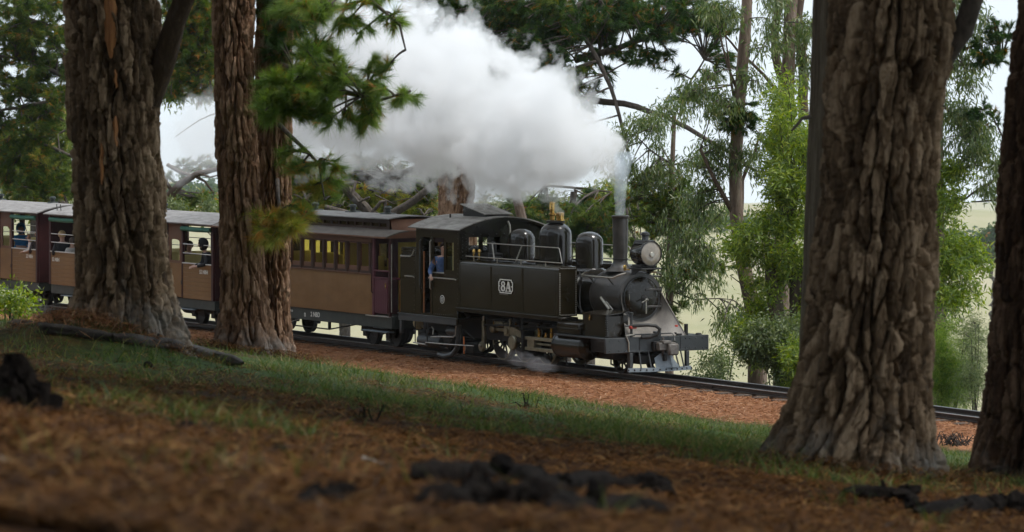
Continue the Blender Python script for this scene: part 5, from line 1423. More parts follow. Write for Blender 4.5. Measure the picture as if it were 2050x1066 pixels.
# cowcatcher
cc_o = MB().box(.80, .90, -.70, -.62, .17, .475, .008).obj('cowcatcher', M_grey, L)
MB().box(.84, .92, .68, .76, .16, .475, .008).obj('cowcatcher_post', M_grey, cc_o)
pts = [(.92, -.74), (1.02, -.4), (1.10, 0), (1.06, .4), (.94, .80)]
m = MB(); vs = []
for (x, y) in pts: vs += [(x, y, .085), (x - .02, y, .165), (x - .05, y, .165), (x - .05, y, .085)]
fs = []
for i in range(4):
    for j in range(4): fs.append((4 * i + j, 4 * i + (j + 1) % 4, 4 * i + 4 + (j + 1) % 4, 4 * i + 4 + j))
fs += [(0, 1, 2, 3), (16, 17, 18, 19)]
foot = m.add(vs, fs).obj('foot_strip', M_plow, cc_o)
m = MB()
for i in range(12):
    t = i / 11 * 4; k = min(3, int(t)); w = t - k
    x = pts[k][0] * (1 - w) + pts[k + 1][0] * w; y = pts[k][1] * (1 - w) + pts[k + 1][1] * w
    m.lathe([(0, .016), (.014, .012), (.018, 0)], (x - .008, y, .125), 'x', 8)
m.obj('bolt', M_dark, foot, kind='stuff', weld=False)
for y, x1 in ((-.46, .98), (-.24, 1.02), (.42, 1.03), (.56, .99)):
    MB().tube([(.88, y, .49), (x1, y * 1.03, .15)], .018, 6).obj('cowcatcher_bar', M_grey, cc_o)
def slab(pts_, th=.018):
    m = MB(); k = len(pts_); a = Vector(pts_[0]); nn = (Vector(pts_[1]) - a).cross(Vector(pts_[2]) - a).normalized() * th
    vs = [tuple(p) for p in pts_] + [tuple(Vector(p) - nn) for p in pts_]
    return m.add(vs, [tuple(range(k)), tuple(range(2 * k - 1, k - 1, -1))] + [(i, (i + 1) % k, k + (i + 1) % k, k + i) for i in range(k)])
slab([(1.03, -.14, .16), (1.12, .20, .16), (1.03, .16, .46), (.96, .04, .47), (.95, -.13, .36)]).obj('plow_plate', M_plow, cc_o)
slab([(1.121, .205, .16), (1.02, .46, .16), (.98, .36, .24), (1.0, .28, .40), (1.031, .17, .46)]).obj('plow_plate', M_plow, cc_o)

# ------------------------------------------------------------------ carriages
M_brown = mat('brown_carriage_paint', (0.19, 0.096, 0.034), (0.235, 0.125, 0.050), rough=0.5, scale=3, rvar=0.08, stretch=(.5, 1, 1), spec=0.22)
M_brown2 = mat('red_brown_carriage_paint', (0.135, 0.062, 0.036), (0.165, 0.080, 0.048), rough=0.5, scale=3, rvar=0.08, spec=0.22)
M_maroon = mat('dark_maroon_paint', (0.040, 0.013, 0.014), (0.058, 0.020, 0.020), rough=0.45, scale=4, spec=0.22)
M_purple = mat('maroon_gate_paint', (0.085, 0.024, 0.034), (0.11, 0.034, 0.046), rough=0.45, scale=4, spec=0.22)
M_dbrown = mat('dark_brown_post_paint', (0.040, 0.018, 0.011), (0.055, 0.026, 0.016), rough=0.5, scale=5, spec=0.22)
M_inner = mat('varnished_interior_wood', (0.55, 0.43, 0.14), (0.68, 0.55, 0.22), rough=0.5, scale=4, stretch=(1, 1, .3))
M_canvas = mat('canvas_roof', (0.19, 0.175, 0.165), (0.33, 0.31, 0.295), rough=0.8, scale=2.2, stretch=(1, 3, 1), bump=.1, bscale=14)
M_canvas2 = mat('brown_canvas_roof', (0.085, 0.068, 0.055), (0.14, 0.115, 0.095), rough=0.75, scale=2.2, stretch=(1, 3, 1), bump=.1, bscale=14)
M_under = mat('dark_underframe_paint', (0.020, 0.026, 0.022), (0.036, 0.044, 0.038), rough=0.5, scale=5)
M_blind = mat('green_canvas_blind', (0.035, 0.13, 0.085), (0.06, 0.19, 0.13), rough=0.8, scale=9, bump=.2, bscale=20)
M_bar = mat('pale_window_bar', (0.62, 0.58, 0.54), rough=0.4)
M_orange = mat('lit_orange_door_wood', (0.42, 0.17, 0.03), (0.50, 0.22, 0.05), rough=.5, scale=3)


def lettering(txt, x, z, size, y, parent, sx=1.0):
    cu = bpy.data.curves.new('lettering', 'FONT'); cu.body = txt; cu.size = size; cu.extrude = 0.0015; cu.resolution_u = 3
    cu.offset = size * 0.022
    o = bpy.data.objects.new('lettering', cu); COL.objects.link(o); o.parent = parent
    o.matrix_basis = Matrix.Translation((x, y, z)) @ Matrix.Rotation(R(90), 4, 'X') @ Matrix.Diagonal((sx, 1, 1, 1))
    me = bpy.data.meshes.new_from_object(o.evaluated_get(bpy.context.evaluated_depsgraph_get()))
    mo = link('lettering', me, None, parent); mo.matrix_basis = o.matrix_basis.copy(); me.materials.clear(); me.materials.append(M_white)
    bpy.data.objects.remove(o); mo.name = 'lettering'; mo['kind'] = 'stuff'
    return mo


cw = wheel('carriage_wheel', 0, .30, M_dark, disc=True)


def bogie(parent, x):
    b = MB()
    for sg in (-1, 1):
        b.box(x - .78, x + .78, sg * .58, sg * .63, .30, .42, .01).box(x - .12, x + .12, sg * .56, sg * .68, .22, .46, .01)
        for q in (-.55, .55): b.box(x + q - .09, x + q + .09, sg * .57, sg * .67, .20, .42, .02)
    b.box(x - .1, x + .1, -.75, .75, .40, .52, .01)
    f = b.obj('bogie_frame', M_dark, parent, kind='stuff')
    for q in (-.55, .55):
        for sg in (-1, 1): put_wheel('wheel', parent, cw, x + q, .30, sg * .42, sg > 0)
    m = MB()
    for q in (-.1, .1):
        for sg in (-1, 1): m.tube([(x + q, sg * .62, .24 + .04 * k) for k in range(5)], .05, 8)
    m.obj('spring', M_dark, f, kind='stuff')


def underframe(parent, x0, x1, z0, z1, material, yy=1.0):
    for sg in (-1, 1):
        MB().box(x0, x1, sg * (yy - .06), sg * yy, z0, z1, .006).obj('sole_bar', material, parent)
    MB().box(x0, x0 + .08, -yy + .061, yy - .061, z0, z1, .006).obj('headstock', material, parent)
    MB().box(x1 - .08, x1, -yy + .061, yy - .061, z0, z1, .006).obj('headstock', material, parent)
    MB().box(x0 + .1, x1 - .1, -yy + .07, yy - .07, z1 - .06, z1 - .01).obj('floor', M_dark, parent)
    L_ = x1 - x0
    bogie(parent, x0 + 1.35); bogie(parent, x1 - 1.35)
    xm = (x0 + x1) / 2
    for sg in (-1, 1):
        MB().tube([(x0 + 2.0, sg * .8, z0), (xm - .9, sg * .8, .28), (xm + .9, sg * .8, .28), (x1 - 2.0, sg * .8, z0)], .018, 6).obj('truss_rod', M_dark, parent)
        for q in (-.9, .9): MB().box(xm + q - .03, xm + q + .03, sg * .77, sg * .83, .28, z0 + .02, .004).obj('queen_post', M_dark, parent)
    MB().lathe([(0, 0), (.16, .02), (.18, .06), (.18, .7), (.16, .74), (0, .76)], (xm + 1.3, 0, .36), 'x', 18).obj('brake_cylinder', M_dark, parent)
    for x, d in ((x0, -1), (x1, 1)):
        MB().box(x, x + d * .26, -.07, .07, .50, .66, .015).box(x + d * .2, x + d * .34, -.11, .05, .47, .69, .02).obj('coupler', M_dark, parent)


M_glassy = glass_mat('interior_tinted_glass', (.92, .88, .62))  # tint stands in for the yellow lit interior seen through the panes

# --- open sided carriages
def open_car(label, x1, number, both=True):
    """x1: the end nearest the engine; the car is 10.0 long"""
    t = thing('open_carriage', label, 'railway carriage', (OX, OY, 0), ROT, 'open sided excursion carriages')
    x0 = x1 - 9.95
    ZF, ZS, ZT = .68, 1.555, 2.58
    bays = [(.12, 1.72), (2.62, 4.02), (4.28, 5.67), (5.93, 7.33), (8.23, 9.83)]
    doors = [(1.79, 2.55), (7.40, 8.16)]
    underframe(t, x0 + .02, x1 - .02, .44, .675, M_under)
    board = {}
    for sg in (-1, 1):
        y = sg * 1.05
        # lower side: boards laid one over the other between the posts
        for (a, b) in bays:
            w = round(b - a, 3)
            if w not in board:
                me = MB().box(0, w, -.014, .014, 0, .1085, .005).mesh('plank'); me.materials.append(M_brown); board[w] = me
            for k in range(8):
                o = link('plank', board[w], None, t, (x0 + a, y - sg * .014 + rnd.uniform(-.0015, .0015), ZF + .002 + k * .1095))
        edges = sorted({0.0, 9.95, *[e for bd in bays + doors for e in bd]})
        for a, b in zip(edges[:-1], edges[1:]):
            if not any(abs(a - q[0]) < 1e-6 for q in bays + doors):
                MB().box(x0 + a, x0 + b, y - .055 if sg > 0 else y - .008, y + .055 if sg < 0 else y + .008, ZF, ZT, .006).obj('post', M_maroon if sg < 0 else M_dbrown, t)
        for (a, b) in doors:
            d = MB().holes(x0 + a + .004, x0 + b - .004, ZF + .02, ZT - .07, [(x0 + a + .13, x0 + b - .13, ZS + .06, 2.15)], y - sg * .003, y - sg * .035).obj('door', M_brown2, t)
            dd = MB().box(x0 + a + .01, x0 + b - .01, y - sg * .001, y + sg * .006, ZF + .02, ZS - .01, .003).obj('door_panel', M_brown, d)
            MB().box(x0 + a + .13, x0 + b - .13, y - sg * .020, y - sg * .016, ZS + .06, 2.15).obj('pane', M_glass, d)
            m = MB().prism([(x0 + a + .12, 2.10)] + [(x0 + (a + b) / 2 + (b - a - .26) / 2 * math.cos(R(q)), 2.10 + .05 * math.sin(R(q))) for q in range(170, 9, -20)] + [(x0 + b - .12, 2.10), (x0 + b - .12, 2.20), (x0 + a + .12, 2.20)], 'y', y - sg * .002, y + sg * .006).obj('arched_head', M_brown2, d)
            for q in (.09,):
                MB().tube([(x0 + a - .0 + .02, y, 1.85), (x0 + a + .02, y + sg * .05, 1.82), (x0 + a + .02, y + sg * .05, 1.05), (x0 + a + .02, y, 1.02)], .014, 6).obj('handle', M_dark, d)
            MB().box(x0 + b - .03, x0 + b + .02, y, y + sg * .012, 1.02, 1.12, .003).obj('hinge', M_dark, d)
        MB().box(x0, x1, y - sg * .03, y - sg * .002, ZT - .068, ZT, .004).obj('cant_rail', M_brown2 if sg < 0 else M_dbrown, t)
        for (a, b) in bays:
            MB().box(x0 + a - .02, x0 + b + .02, y - sg * .04, y + sg * .022, ZS + .003, ZS + .028, .004).obj('sill', M_bar, t)
            for z in (1.82, 2.045):
                MB().tube([(x0 + a, y - sg * .01, z), (x0 + b, y - sg * .01, z)], .012, 6).obj('window_bar', M_bar, t)
            bl = MB().tube([(x0 + a - .02, y + sg * .015, 2.435), (x0 + (a + b) / 2, y + sg * .02, 2.425), (x0 + b + .02, y + sg * .015, 2.435)], .062, 12)
            bl.obj('blind', M_blind, t)
    # seats: back to back benches across the car
    for x in (2.1, 4.15, 5.8, 7.8):
        MB().box(x0 + x - .45, x0 + x + .45, -.95, .95, 1.10, 1.15, .01).box(x0 + x - .03, x0 + x + .03, -.95, .95, .68, 1.75, .01).obj('bench', M_inner, t)
    for x, xx in ((x0, 0), (x1, -1)):
        MB().box(x if xx == 0 else x - .06, x + .06 if xx == 0 else x, -.99, .99, ZF, ZT).obj('end_wall', M_maroon, t)
        MB().prism([(-1.045, ZT - .05), (1.045, ZT - .05)] + [(q, 2.575 + .215 * (1 - (q / 1.16) ** 2)) for q in np.linspace(1.045, -1.045, 13)], 'x', x + .001 if xx == 0 else x - .059, x + .059 if xx == 0 else x - .001).obj('end_arch', M_maroon, t)
    roof_ = MB().sheet([(q, 2.582 + .215 * (1 - (q / 1.17) ** 2)) for q in np.linspace(-1.17, 1.17, 21)], 'x', x0 - .16, x1 + .16, .03).obj('roof', M_canvas, t)
    for x in (x0 + 1.6, x0 + 5, x0 + 8.6):
        MB().lathe([(.16, 0), (.14, .03), (.06, .04), (.06, .10), (.09, .11), (.09, .16), (.05, .18), (0, .18)], (x, 0, 2.80), 'z', 16).obj('roof_vent', M_under, roof_)
    MB().tube([(x0 + .2, -.9, 2.66), (x0 + .2, -.92, 2.84)], .012, 5).tube([(x0 + .45, -.9, 2.66), (x0 + .45, -.92, 2.84)], .012, 5).obj('roof_hook', M_dark, roof_, kind='stuff')
    if both: lettering(number, x0 + .20, 1.31, .135, -1.0515, t, 1.05)
    lettering(number, x1 - .78, 1.335, .135, -1.0515, t, 1.05)
    for xa, xb in ((x1 - 3.0, x1 - 1.1), (x0 + .9, x0 + 3.0)):
        MB().box(xa, xb, -1.12, -.95, .40, .425, .006).obj('footboard', mat('worn_footboard', (.10, .13, .15), (.18, .21, .23), rough=.4, scale=6), t)
    return t


oc1 = open_car('brown open sided carriage numbered 52 NBH running behind both left pine trunks', -17.60, '52 NBH')
oc2 = open_car('leftmost brown open sided carriage numbered 23 NBH cut by the left edge', -28.32, '23 NBH', True)

# --- closed clerestory carriage next to the engine
t = thing('clerestory_carriage', 'brown closed carriage lettered 2 NBD with row of windows and raised clerestory roof', 'railway carriage', (OX, OY, 0), ROT)
x0, x1, xb = -17.15, -8.62, -9.47
underframe(t, x0, x1, .47, .745, M_under)
nw = 13; ws = .565; ww = .405
wins = [(xb - .16 - i * ws - ww, xb - .16 - i * ws, 1.755, 2.395) for i in range(nw)]
for sg in (-1, 1):
    y = sg * 1.05
    MB().holes(x0, xb, 1.70, 2.56, wins, y - sg * .001, y - sg * .05).obj('window_band', M_dbrown, t)
    MB().box(x0, xb - .003, y - sg * .012, y - sg * .05, .75, 1.699).obj('lower_side', M_brown, t)
    # narrow match boards, too fine to be picked apart
    m = MB(); n_ = int((xb - x0) / .062)
    for i in range(n_):
        a = x0 + i * .062; m.box(a + .002, a + .059, y - sg * .012, y - sg * .001, .752, 1.672, .003)
    m.obj('match_board', M_brown, t, kind='stuff', weld=False)
    MB().box(x0, xb, y - sg * .012, y + sg * .024, 1.674, 1.70, .004).obj('waist_rail', M_rail_w if False else M_brown2, t)
    MB().box(x0, xb, y - sg * .02, y + sg * .012, 2.41, 2.555, .004).obj('cant_rail', M_brown2, t)
    for (a, b, c, d) in wins:
        w = MB().holes(a, b, c, d, [(a + .02, b - .02, c + .10, d - .025)], y - sg * .018, y - sg * .04).obj('window', M_brown2, t)
        MB().box(a + .02, b - .02, y - sg * .031, y - sg * .028, c + .10, d - .025).obj('pane', M_glassy, w)
    for i in range(nw + 1):
        xx = xb - .16 - i * ws + .08
        MB().box(xx - .034, xx + .034, y - sg * .001, y + sg * .012, 1.701, 2.409, .004).obj('window_post', M_dbrown, t)
# inside
MB().box(x0 + .06, xb - .06, -1.0, -.985, .78, 1.69).box(x0 + .06, xb - .06, .985, 1.0, .78, 1.69).obj('dado', M_inner, t, kind='stuff')
for i in range(6):
    x = x0 + .9 + i * 1.25
    MB().box(x - .03, x + .03, .35, .95, .78, 1.95, .01).box(x - .3, x + .3, .35, .95, 1.15, 1.2, .01).obj('seat', M_inner, t)
MB().holes(-1.0, 1.0, .75, 2.56, [(-.35, .35, .78, 2.35)], -10.95, -10.91, 'x').obj('partition', M_inner, t)
for x, a in ((x0, 1), (xb, -1)):
    MB().holes(-1.0, 1.0, .75, 2.56, [(-.36, .36, .78, 2.40), (-.88, -.5, 1.74, 2.38), (.5, .88, 1.74, 2.38)], x, x + a * .05, 'x').obj('end_wall', M_maroon, t)
MB().box(xb + .005, xb + .03, -.34, .34, .80, 1.6, .006).box(xb + .005, xb + .03, .12, .34, 1.6, 2.38, .006).obj('end_door', M_orange, t)
# roofs
def lowroof(q): return 2.56 + .14 * (1 - max(0, (abs(q) - .6) / .58) ** 1.7)
RR = [-1.18 + .06 * i for i in range(11)]
for sg in (-1, 1):
    prof = [(sg * q, lowroof(q)) for q in np.linspace(1.18, .585, 10)]
    if sg < 0: prof = prof
    else: prof = prof[::-1]
    MB().sheet(prof, 'x', x0 - .55, x1 + .03, .028).obj('lower_roof', M_canvas2, t)
    MB().box(x0 - .55, x1 + .03, sg * 1.165, sg * 1.19, 2.525, 2.565, .004).obj('gutter', M_brown2, t)
xc = -9.44
cl = [(a, a + .36, 2.735, 2.855) for q in range(10) for a in (xc - .14 - q * .78 - .36, xc - .14 - q * .78 - .36 - .385)]
cl = [c for c in cl if c[0] > x0]
for sg in (-1, 1):
    MB().holes(x0, xc, 2.62, 2.945, cl, sg * .60, sg * .56).obj('clerestory_side', M_dbrown, t)
    for (a, b, c, d) in cl:
        w = MB().holes(a, b, c, d, [(a + .025, b - .025, c + .02, d - .02)], sg * .592, sg * .565).obj('clerestory_window', M_dbrown, t)
        MB().box(a + .025, b - .025, sg * .575, sg * .572, c + .02, d - .02).obj('pane', glass_mat('ribbed_yellow_glass', (.75, .70, .45)), w)
# curved end of the clerestory
m = MB(); vs = []; fs = []
N_ = 12
for i in range(N_ + 1):
    q = -.60 + 1.2 * i / N_; bul = .62 * (1 - (q / .62) ** 2)
    vs += [(xc + .02 + .1 * bul, q, 2.94), (xc + .06 + .35 * bul, q, 2.80), (xc + .10 + .75 * bul, q, 2.685)]
for i in range(N_):
    for j in range(2): fs.append((3 * i + j, 3 * i + j + 1, 3 * i + 4 + j, 3 * i + 3 + j))
m.add(vs, fs).obj('clerestory_end', M_brown2, t)
MB().sheet([(q, 2.955 + .065 * (1 - (q / .72) ** 2)) for q in np.linspace(-.72, .72, 13)], 'x', x0 - .3, xc + .12, .025).obj('clerestory_roof', M_canvas, t)
MB().prism([(-1.15, 2.53), (1.15, 2.53)] + [(q, lowroof(q) - .015) for q in np.linspace(1.15, .6, 6)] + [(q, lowroof(q) - .015) for q in np.linspace(-.6, -1.15, 6)], 'x', x1 - .03, x1 + .02).obj('canopy_end', M_brown2, t)
for x in (-10.6, -12.3, -14.2):
    MB().lathe([(.20, 0), (.19, .02), (.07, .03), (.07, .12), (.10, .13), (.08, .17), (.04, .19), (0, .19)], (x, 0, 3.018), 'z', 16).obj('roof_vent', M_under, t)
# end platform with its gates
for sg in (-1, 1):
    y = sg * 1.03
    gate = MB().box(-9.34, -8.72, y - .012, y + .012, .80, 1.60, .004).obj('gate', M_purple, t)
    gb = MB().box(0, .098, -.008, .008, 0, .74, .003).mesh('gate_board'); gb.materials.append(M_purple)
    for i in range(6): link('gate_board', gb, None, gate, (-9.33 + i * .102, y + sg * .020, .83))
    MB().box(-9.36, -8.70, y - .02, y + .035 * sg, 1.60, 1.64, .006).box(-9.36, -8.70, y - .015, y + .02 * sg, 1.76, 1.80, .006).obj('gate_rail', M_purple, gate)
    MB().box(-9.46, -9.37, sg * 1.05, sg * 1.0, .75, 2.55, .006).obj('corner_post', M_purple, t)
    MB().box(-8.70, -8.64, sg * 1.05, sg * .98, .75, 2.53, .006).obj('canopy_post', M_maroon, t)
    MB().tube([(-8.60, sg * 1.02, .85), (-8.60, sg * 1.02, 2.4)], .014, 6).obj('handrail', M_rail_w, t)
    MB().tube([(-9.40, sg * 1.07, 1.9), (-9.40, sg * 1.10, 1.86), (-9.40, sg * 1.10, 1.3), (-9.40, sg * 1.07, 1.26)], .014, 6).obj('handrail', M_maroon, t)
    MB().box(-9.75, -8.66, sg * 1.07, sg * .9, .725, .75, .006).obj('step_plate', M_rail_w if sg < 0 else M_under, t)
    MB().box(-9.95, -8.75, sg * 1.08, sg * .86, .37, .40, .008).box(-9.7, -8.85, sg * .9, sg * .87, .44, .47, .006).obj('footboard', mat('blue_grey_step', (.08, .11, .13), (.14, .17, .19), rough=.35, scale=6), t)
    MB().tube([(-9.7, sg * .95, .72), (-9.7, sg * .95, .37)], .014, 6).tube([(-8.85, sg * .95, .72), (-8.85, sg * .95, .37)], .014, 6).obj('step_hanger', M_under, t)
MB().box(-8.72, -8.66, -.95, .95, 1.58, 1.63, .006).tube([(-8.69, -.5, .8), (-8.69, -.5, 1.6)], .014, 6).tube([(-8.69, .5, .8), (-8.69, .5, 1.6)], .014, 6).tube([(-8.69, 0, .8), (-8.69, 0, 1.6)], .014, 6).obj('end_rail', M_purple, t)
MB().lathe([(0, 0), (.028, .0), (.028, .012), (0, .012)], (-8.80, -1.075, 1.48), 'y', 14).box(-8.825, -8.775, -1.075, -1.06, 1.39, 1.46, .004).obj('padlock', M_brass, t)
MB().lathe([(0, 0), (.13, .01), (.15, .05), (.13, .12), (0, .13)], (-8.58, -.35, .60), 'x', 16).obj('pale_hose_end', mat('pale_straw_wrap', (.45, .36, .19), (.58, .48, .28), rough=.7, scale=14), t)
MB().tube([(-8.5, -.3, .52), (-8.2, -.35, .50), (-8.02, -.4, .56)], .025, 6).obj('hose', M_steel, t)
MB().lathe([(.16, 0), (.16, .42), (0, .42)], (-10.9, -.2, .10), 'z', 18).obj('battery_box', mat('weathered_box', (.20, .15, .10), (.30, .24, .17), rough=.8, scale=8), t)
lettering('2 NBD', -12.55, .565, .155, -1.0045, t, 1.05)
lettering('n', -12.88, .545, .19, -1.0045, t, .9)
lettering('T 11 4 0 0', -13.75, .625, .07, -1.0045, t, 1)

# ------------------------------------------------------------------ people
def skin_obj(name, chains, material, parent=None, sub=2):
    """chains: list of lists of ((x, y, z), radius); the first chain is the root, others start at the nearest earlier joint"""
    V = []; E_ = []; Rr = []
    for ci, ch in enumerate(chains):
        prev = None
        for k, (p, r) in enumerate(ch):
            p = Vector(p)
            if ci and k == 0:
                prev = min(range(len(V)), key=lambda i: (V[i] - p).length); continue
            V.append(p); Rr.append(r); i = len(V) - 1
            if prev is not None: E_.append((prev, i))
            prev = i
    me = bpy.data.meshes.new(name); me.from_pydata([v[:] for v in V], E_, []); me.update()
    o = link(name, me, material, parent)
    sm = o.modifiers.new('skin', 'SKIN')
    if not me.skin_vertices: me.attributes.new('skin', 'FLOAT', 'POINT')
    sv = me.skin_vertices[0].data if me.skin_vertices else None
    if sv:
        for i, r in enumerate(Rr): sv[i].radius = (r, r); sv[i].use_root = (i == 0)
    sm.use_smooth_shade = True
    ss = o.modifiers.new('sub', 'SUBSURF'); ss.levels = sub; ss.render_levels = sub
    return o


def skin_mesh(name, chains, material, parent=None, sub=2):
    bm = bmesh.new(); lay = bm.verts.layers.skin.verify()
    vs = []
    for ci, ch in enumerate(chains):
        prev = None
        for k, (p, r) in enumerate(ch):
            p = Vector(p)
            if ci and k == 0:
                prev = min(vs, key=lambda v: (v.co - p).length); continue
            v = bm.verts.new(p); v[lay].radius = (r, r); v[lay].use_root = not vs
            vs.append(v)
            if prev is not None: bm.edges.new((prev, v))
            prev = v
    me = bpy.data.meshes.new(name); bm.to_mesh(me); bm.free()
    o = link(name, me, material, parent)
    sm = o.modifiers.new('skin', 'SKIN'); sm.use_smooth_shade = True
    ss = o.modifiers.new('sub', 'SUBSURF'); ss.levels = sub; ss.render_levels = sub
    return o


M_skin = mat('skin', (0.50, 0.29, 0.21), (0.56, 0.34, 0.25), rough=.5, scale=8)
M_eye = mat('eye', (0.03, 0.02, 0.02), rough=.2); M_lip = mat('lips', (.40, .16, .13), rough=.5)


def person(label, at, face, cloth, hair, group=None, hood=False, lean=0.0, arm=None, seated=True, cap=False, s=1.0, trousers=(0.02, 0.02, 0.03), legs_to=None):
    """at: hip point (s, y, z) in track space; face: heading of the face in track space (0 = forward, -90 = towards the hillside)"""
    p = thing('person', label, 'person', tw(at[0], -at[1], at[2]), ROT + R(face), group)
    mc = mat('cloth', cloth, tuple(min(1, c * 1.5) for c in cloth), rough=.85, scale=20)
    mh = mat('hair', hair, tuple(min(1, c * 1.6) for c in hair), rough=.7, scale=30, stretch=(1, 1, .3))
    mt = mat('trousers', trousers, rough=.9)
    l = lean
    hip = Vector((0, 0, .0)); ch = Vector((l * .32, 0, .38)) * s; nk = Vector((l * .47, 0, .53)) * s; hd = Vector((l * .56 + .03, 0, .68)) * s
    def sc(ch_): return [((Vector(q) * 1.0), r * s) for q, r in ch_]
    sh_l, sh_r = Vector((l * .43, .18, .46)) * s, Vector((l * .43, -.18, .46)) * s
    def limb_(sh_, tgt, elb):
        return sh_, elb, tgt
    hands = []
    for sg, shd in ((1, sh_l), (-1, sh_r)):
        if arm and sg == arm[0]:
            tg = Vector(arm[1]) * s; el = Vector(arm[2]) * s
        else:
            el = Vector((l * .45 + .04, sg * .24, .22)) * s; tg = Vector((l * .5 + .26, sg * .14, .16)) * s
        hands.append((shd, el, tg))
    if seated:
        la = R((legs_to if legs_to is not None else face) - face); lx, ly = math.cos(la), math.sin(la)
        def LV(a, b, c): return Vector((a * lx - b * ly, a * ly + b * lx, c)) * s
        legs = [[(hip, .11), (LV(.40, sg * .11, -.0), .075), (LV(.44, sg * .11, -.42), .05), (LV(.54, sg * .11, -.45), .035)] for sg in (1, -1)]
    else:
        legs = [[(hip, .11), (Vector((.02, sg * .10, -.42)) * s, .075), (Vector((0, sg * .10, -.84)) * s, .05), (Vector((.12, sg * .10, -.87)) * s, .035)] for sg in (1, -1)]
    body = [[(hip, .14 * s), (hip.lerp(ch, .5), .135 * s), (ch, .145 * s), (nk, .058 * s), (nk.lerp(hd, .55), .062 * s), (hd, .088 * s), (hd + Vector((0, 0, .085)) * s, .070 * s)]]
    for shd, el, tg in hands:
        d = (tg - el).normalized()
        body.append([(ch, .1), (shd, .06 * s), (el, .042 * s), (tg, .028 * s), (tg + d * .05 * s, .030 * s), (tg + d * .10 * s, .022 * s)])
    for lg in legs: body.append([(q, r * s) for q, r in lg])
    b = skin_mesh('body', body, M_skin, p)
    for shd, el, tg in hands:
        d = (tg - el).normalized(); a = tg + d * .07 * s
        side = d.cross(Vector((0, 0, 1)));
        if side.length < .1: side = Vector((0, 1, 0))
        side.normalize(); dn = side.cross(d)
        m = MB()
        for k, ln in ((-1.5, .062), (-.5, .075), (.5, .080), (1.5, .070)):
            q0 = a + side * k * .018 * s; q1 = q0 + d * ln * .55 * s; q2 = q1 + (d * .6 + dn * (.8 if dn.z < 0 else -.8)) * ln * .5 * s
            m.tube([q0, q1, q2], .0095 * s, 6, r1=.007 * s)
        q0 = tg + d * .03 * s + side * .025 * s; m.tube([q0, q0 + side * .03 * s + d * .03 * s, q0 + side * .035 * s + d * .06 * s], .011 * s, 6, r1=.008 * s)
        m.obj('fingers', M_skin, p, 60, kind='stuff', weld=False)
    jk = [[(hip + Vector((0, 0, -.03)), .155 * s), (hip.lerp(ch, .5), .155 * s), (ch, .165 * s), (ch.lerp(nk, .75), .09 * s)]]
    for shd, el, tg in hands: jk.append([(ch, .1), (shd, .078 * s), (el, .058 * s), (el.lerp(tg, .92), .042 * s)])
    skin_mesh('jacket', jk, mc, p)
    skin_mesh('trousers', [[(hip + Vector((-.02, 0, 0)), .15 * s), (hip + Vector((.02, 0, -.02)), .15 * s)]] + [[(q, (r + .014) * s) for q, r in lg[:3]] for lg in legs], mt, p)
    fw = Vector((1, 0, -.12)).normalized()
    c = hd + Vector((.01, 0, .02)) * s
    m = MB().tube([c + Vector((.082, 0, .02)) * s, c + Vector((.108, 0, -.018)) * s, c + Vector((.088, 0, -.026)) * s], .013 * s, 6, r1=.014 * s); m.obj('nose', M_skin, p, 80)
    for sg in (1, -1):
        MB().lathe([(0, -.010 * s), (.010 * s, 0), (0, .010 * s)], c + Vector((.083, sg * .032, .022)) * s, 'z', 8).obj('eye', M_eye, p, 80)
        MB().lathe([(0, -.03 * s), (.014 * s, -.015 * s), (.016 * s, .015 * s), (0, .03 * s)], c + Vector((.0, sg * .086, .0)) * s, 'z', 8).obj('ear', M_skin, p, 80)
    MB().tube([c + Vector((.080, -.025, -.052)) * s, c + Vector((.088, 0, -.053)) * s, c + Vector((.080, .025, -.052)) * s], .007 * s, 6).obj('mouth', M_lip, p, 80)
    if hood:
        bmh = bmesh.new(); bmesh.ops.create_uvsphere(bmh, u_segments=24, v_segments=16, radius=.135 * s)
        bmesh.ops.delete(bmh, geom=[v for v in bmh.verts if v.co.x > .075 * s and abs(v.co.y) < .085 * s and v.co.z < .07 * s and v.co.z > -.11 * s], context='VERTS')
        for v in bmh.verts: v.co = Vector((v.co.x * 1.08, v.co.y, v.co.z * 1.22)) + c + Vector((-.015, 0, .015)) * s
        for f in bmh.faces: f.smooth = True
        me = bpy.data.meshes.new('hood'); bmh.to_mesh(me); bmh.free()
        o = link('hood', me, mc, p); so = o.modifiers.new('th', 'SOLIDIFY'); so.thickness = .015
    else:
        bmh = bmesh.new(); bmesh.ops.create_uvsphere(bmh, u_segments=24, v_segments=16, radius=.103 * s)
        bmesh.ops.delete(bmh, geom=[v for v in bmh.verts if (v.co.x > .035 * s and v.co.z < .055 * s) or v.co.z < -.07 * s], context='VERTS')
        for v in bmh.verts: v.co = Vector((v.co.x * 1.04 - .008 * s, v.co.y, v.co.z * 1.12)) + c + Vector((0, 0, .028)) * s
        for f in bmh.faces: f.smooth = True
        me = bpy.data.meshes.new('hair'); bmh.to_mesh(me); bmh.free()
        o = link('hair', me, mh, p); so = o.modifiers.new('th', 'SOLIDIFY'); so.thickness = .012
    if cap:
        cp_ = MB().lathe([(.112 * s, 0), (.118 * s, .02 * s), (.12 * s, .055 * s), (.09 * s, .08 * s), (0, .085 * s)], c + Vector((0, 0, .06)) * s, 'z', 20)
        cp_.prism([(c.x + .06 * s, c.z + .06 * s), (c.x + .17 * s, c.z + .045 * s), (c.x + .17 * s, c.z + .053 * s), (c.x + .06 * s, c.z + .07 * s)], 'y', -.07 * s, .07 * s)
        cp_.obj('cap', mc, p)
    return p


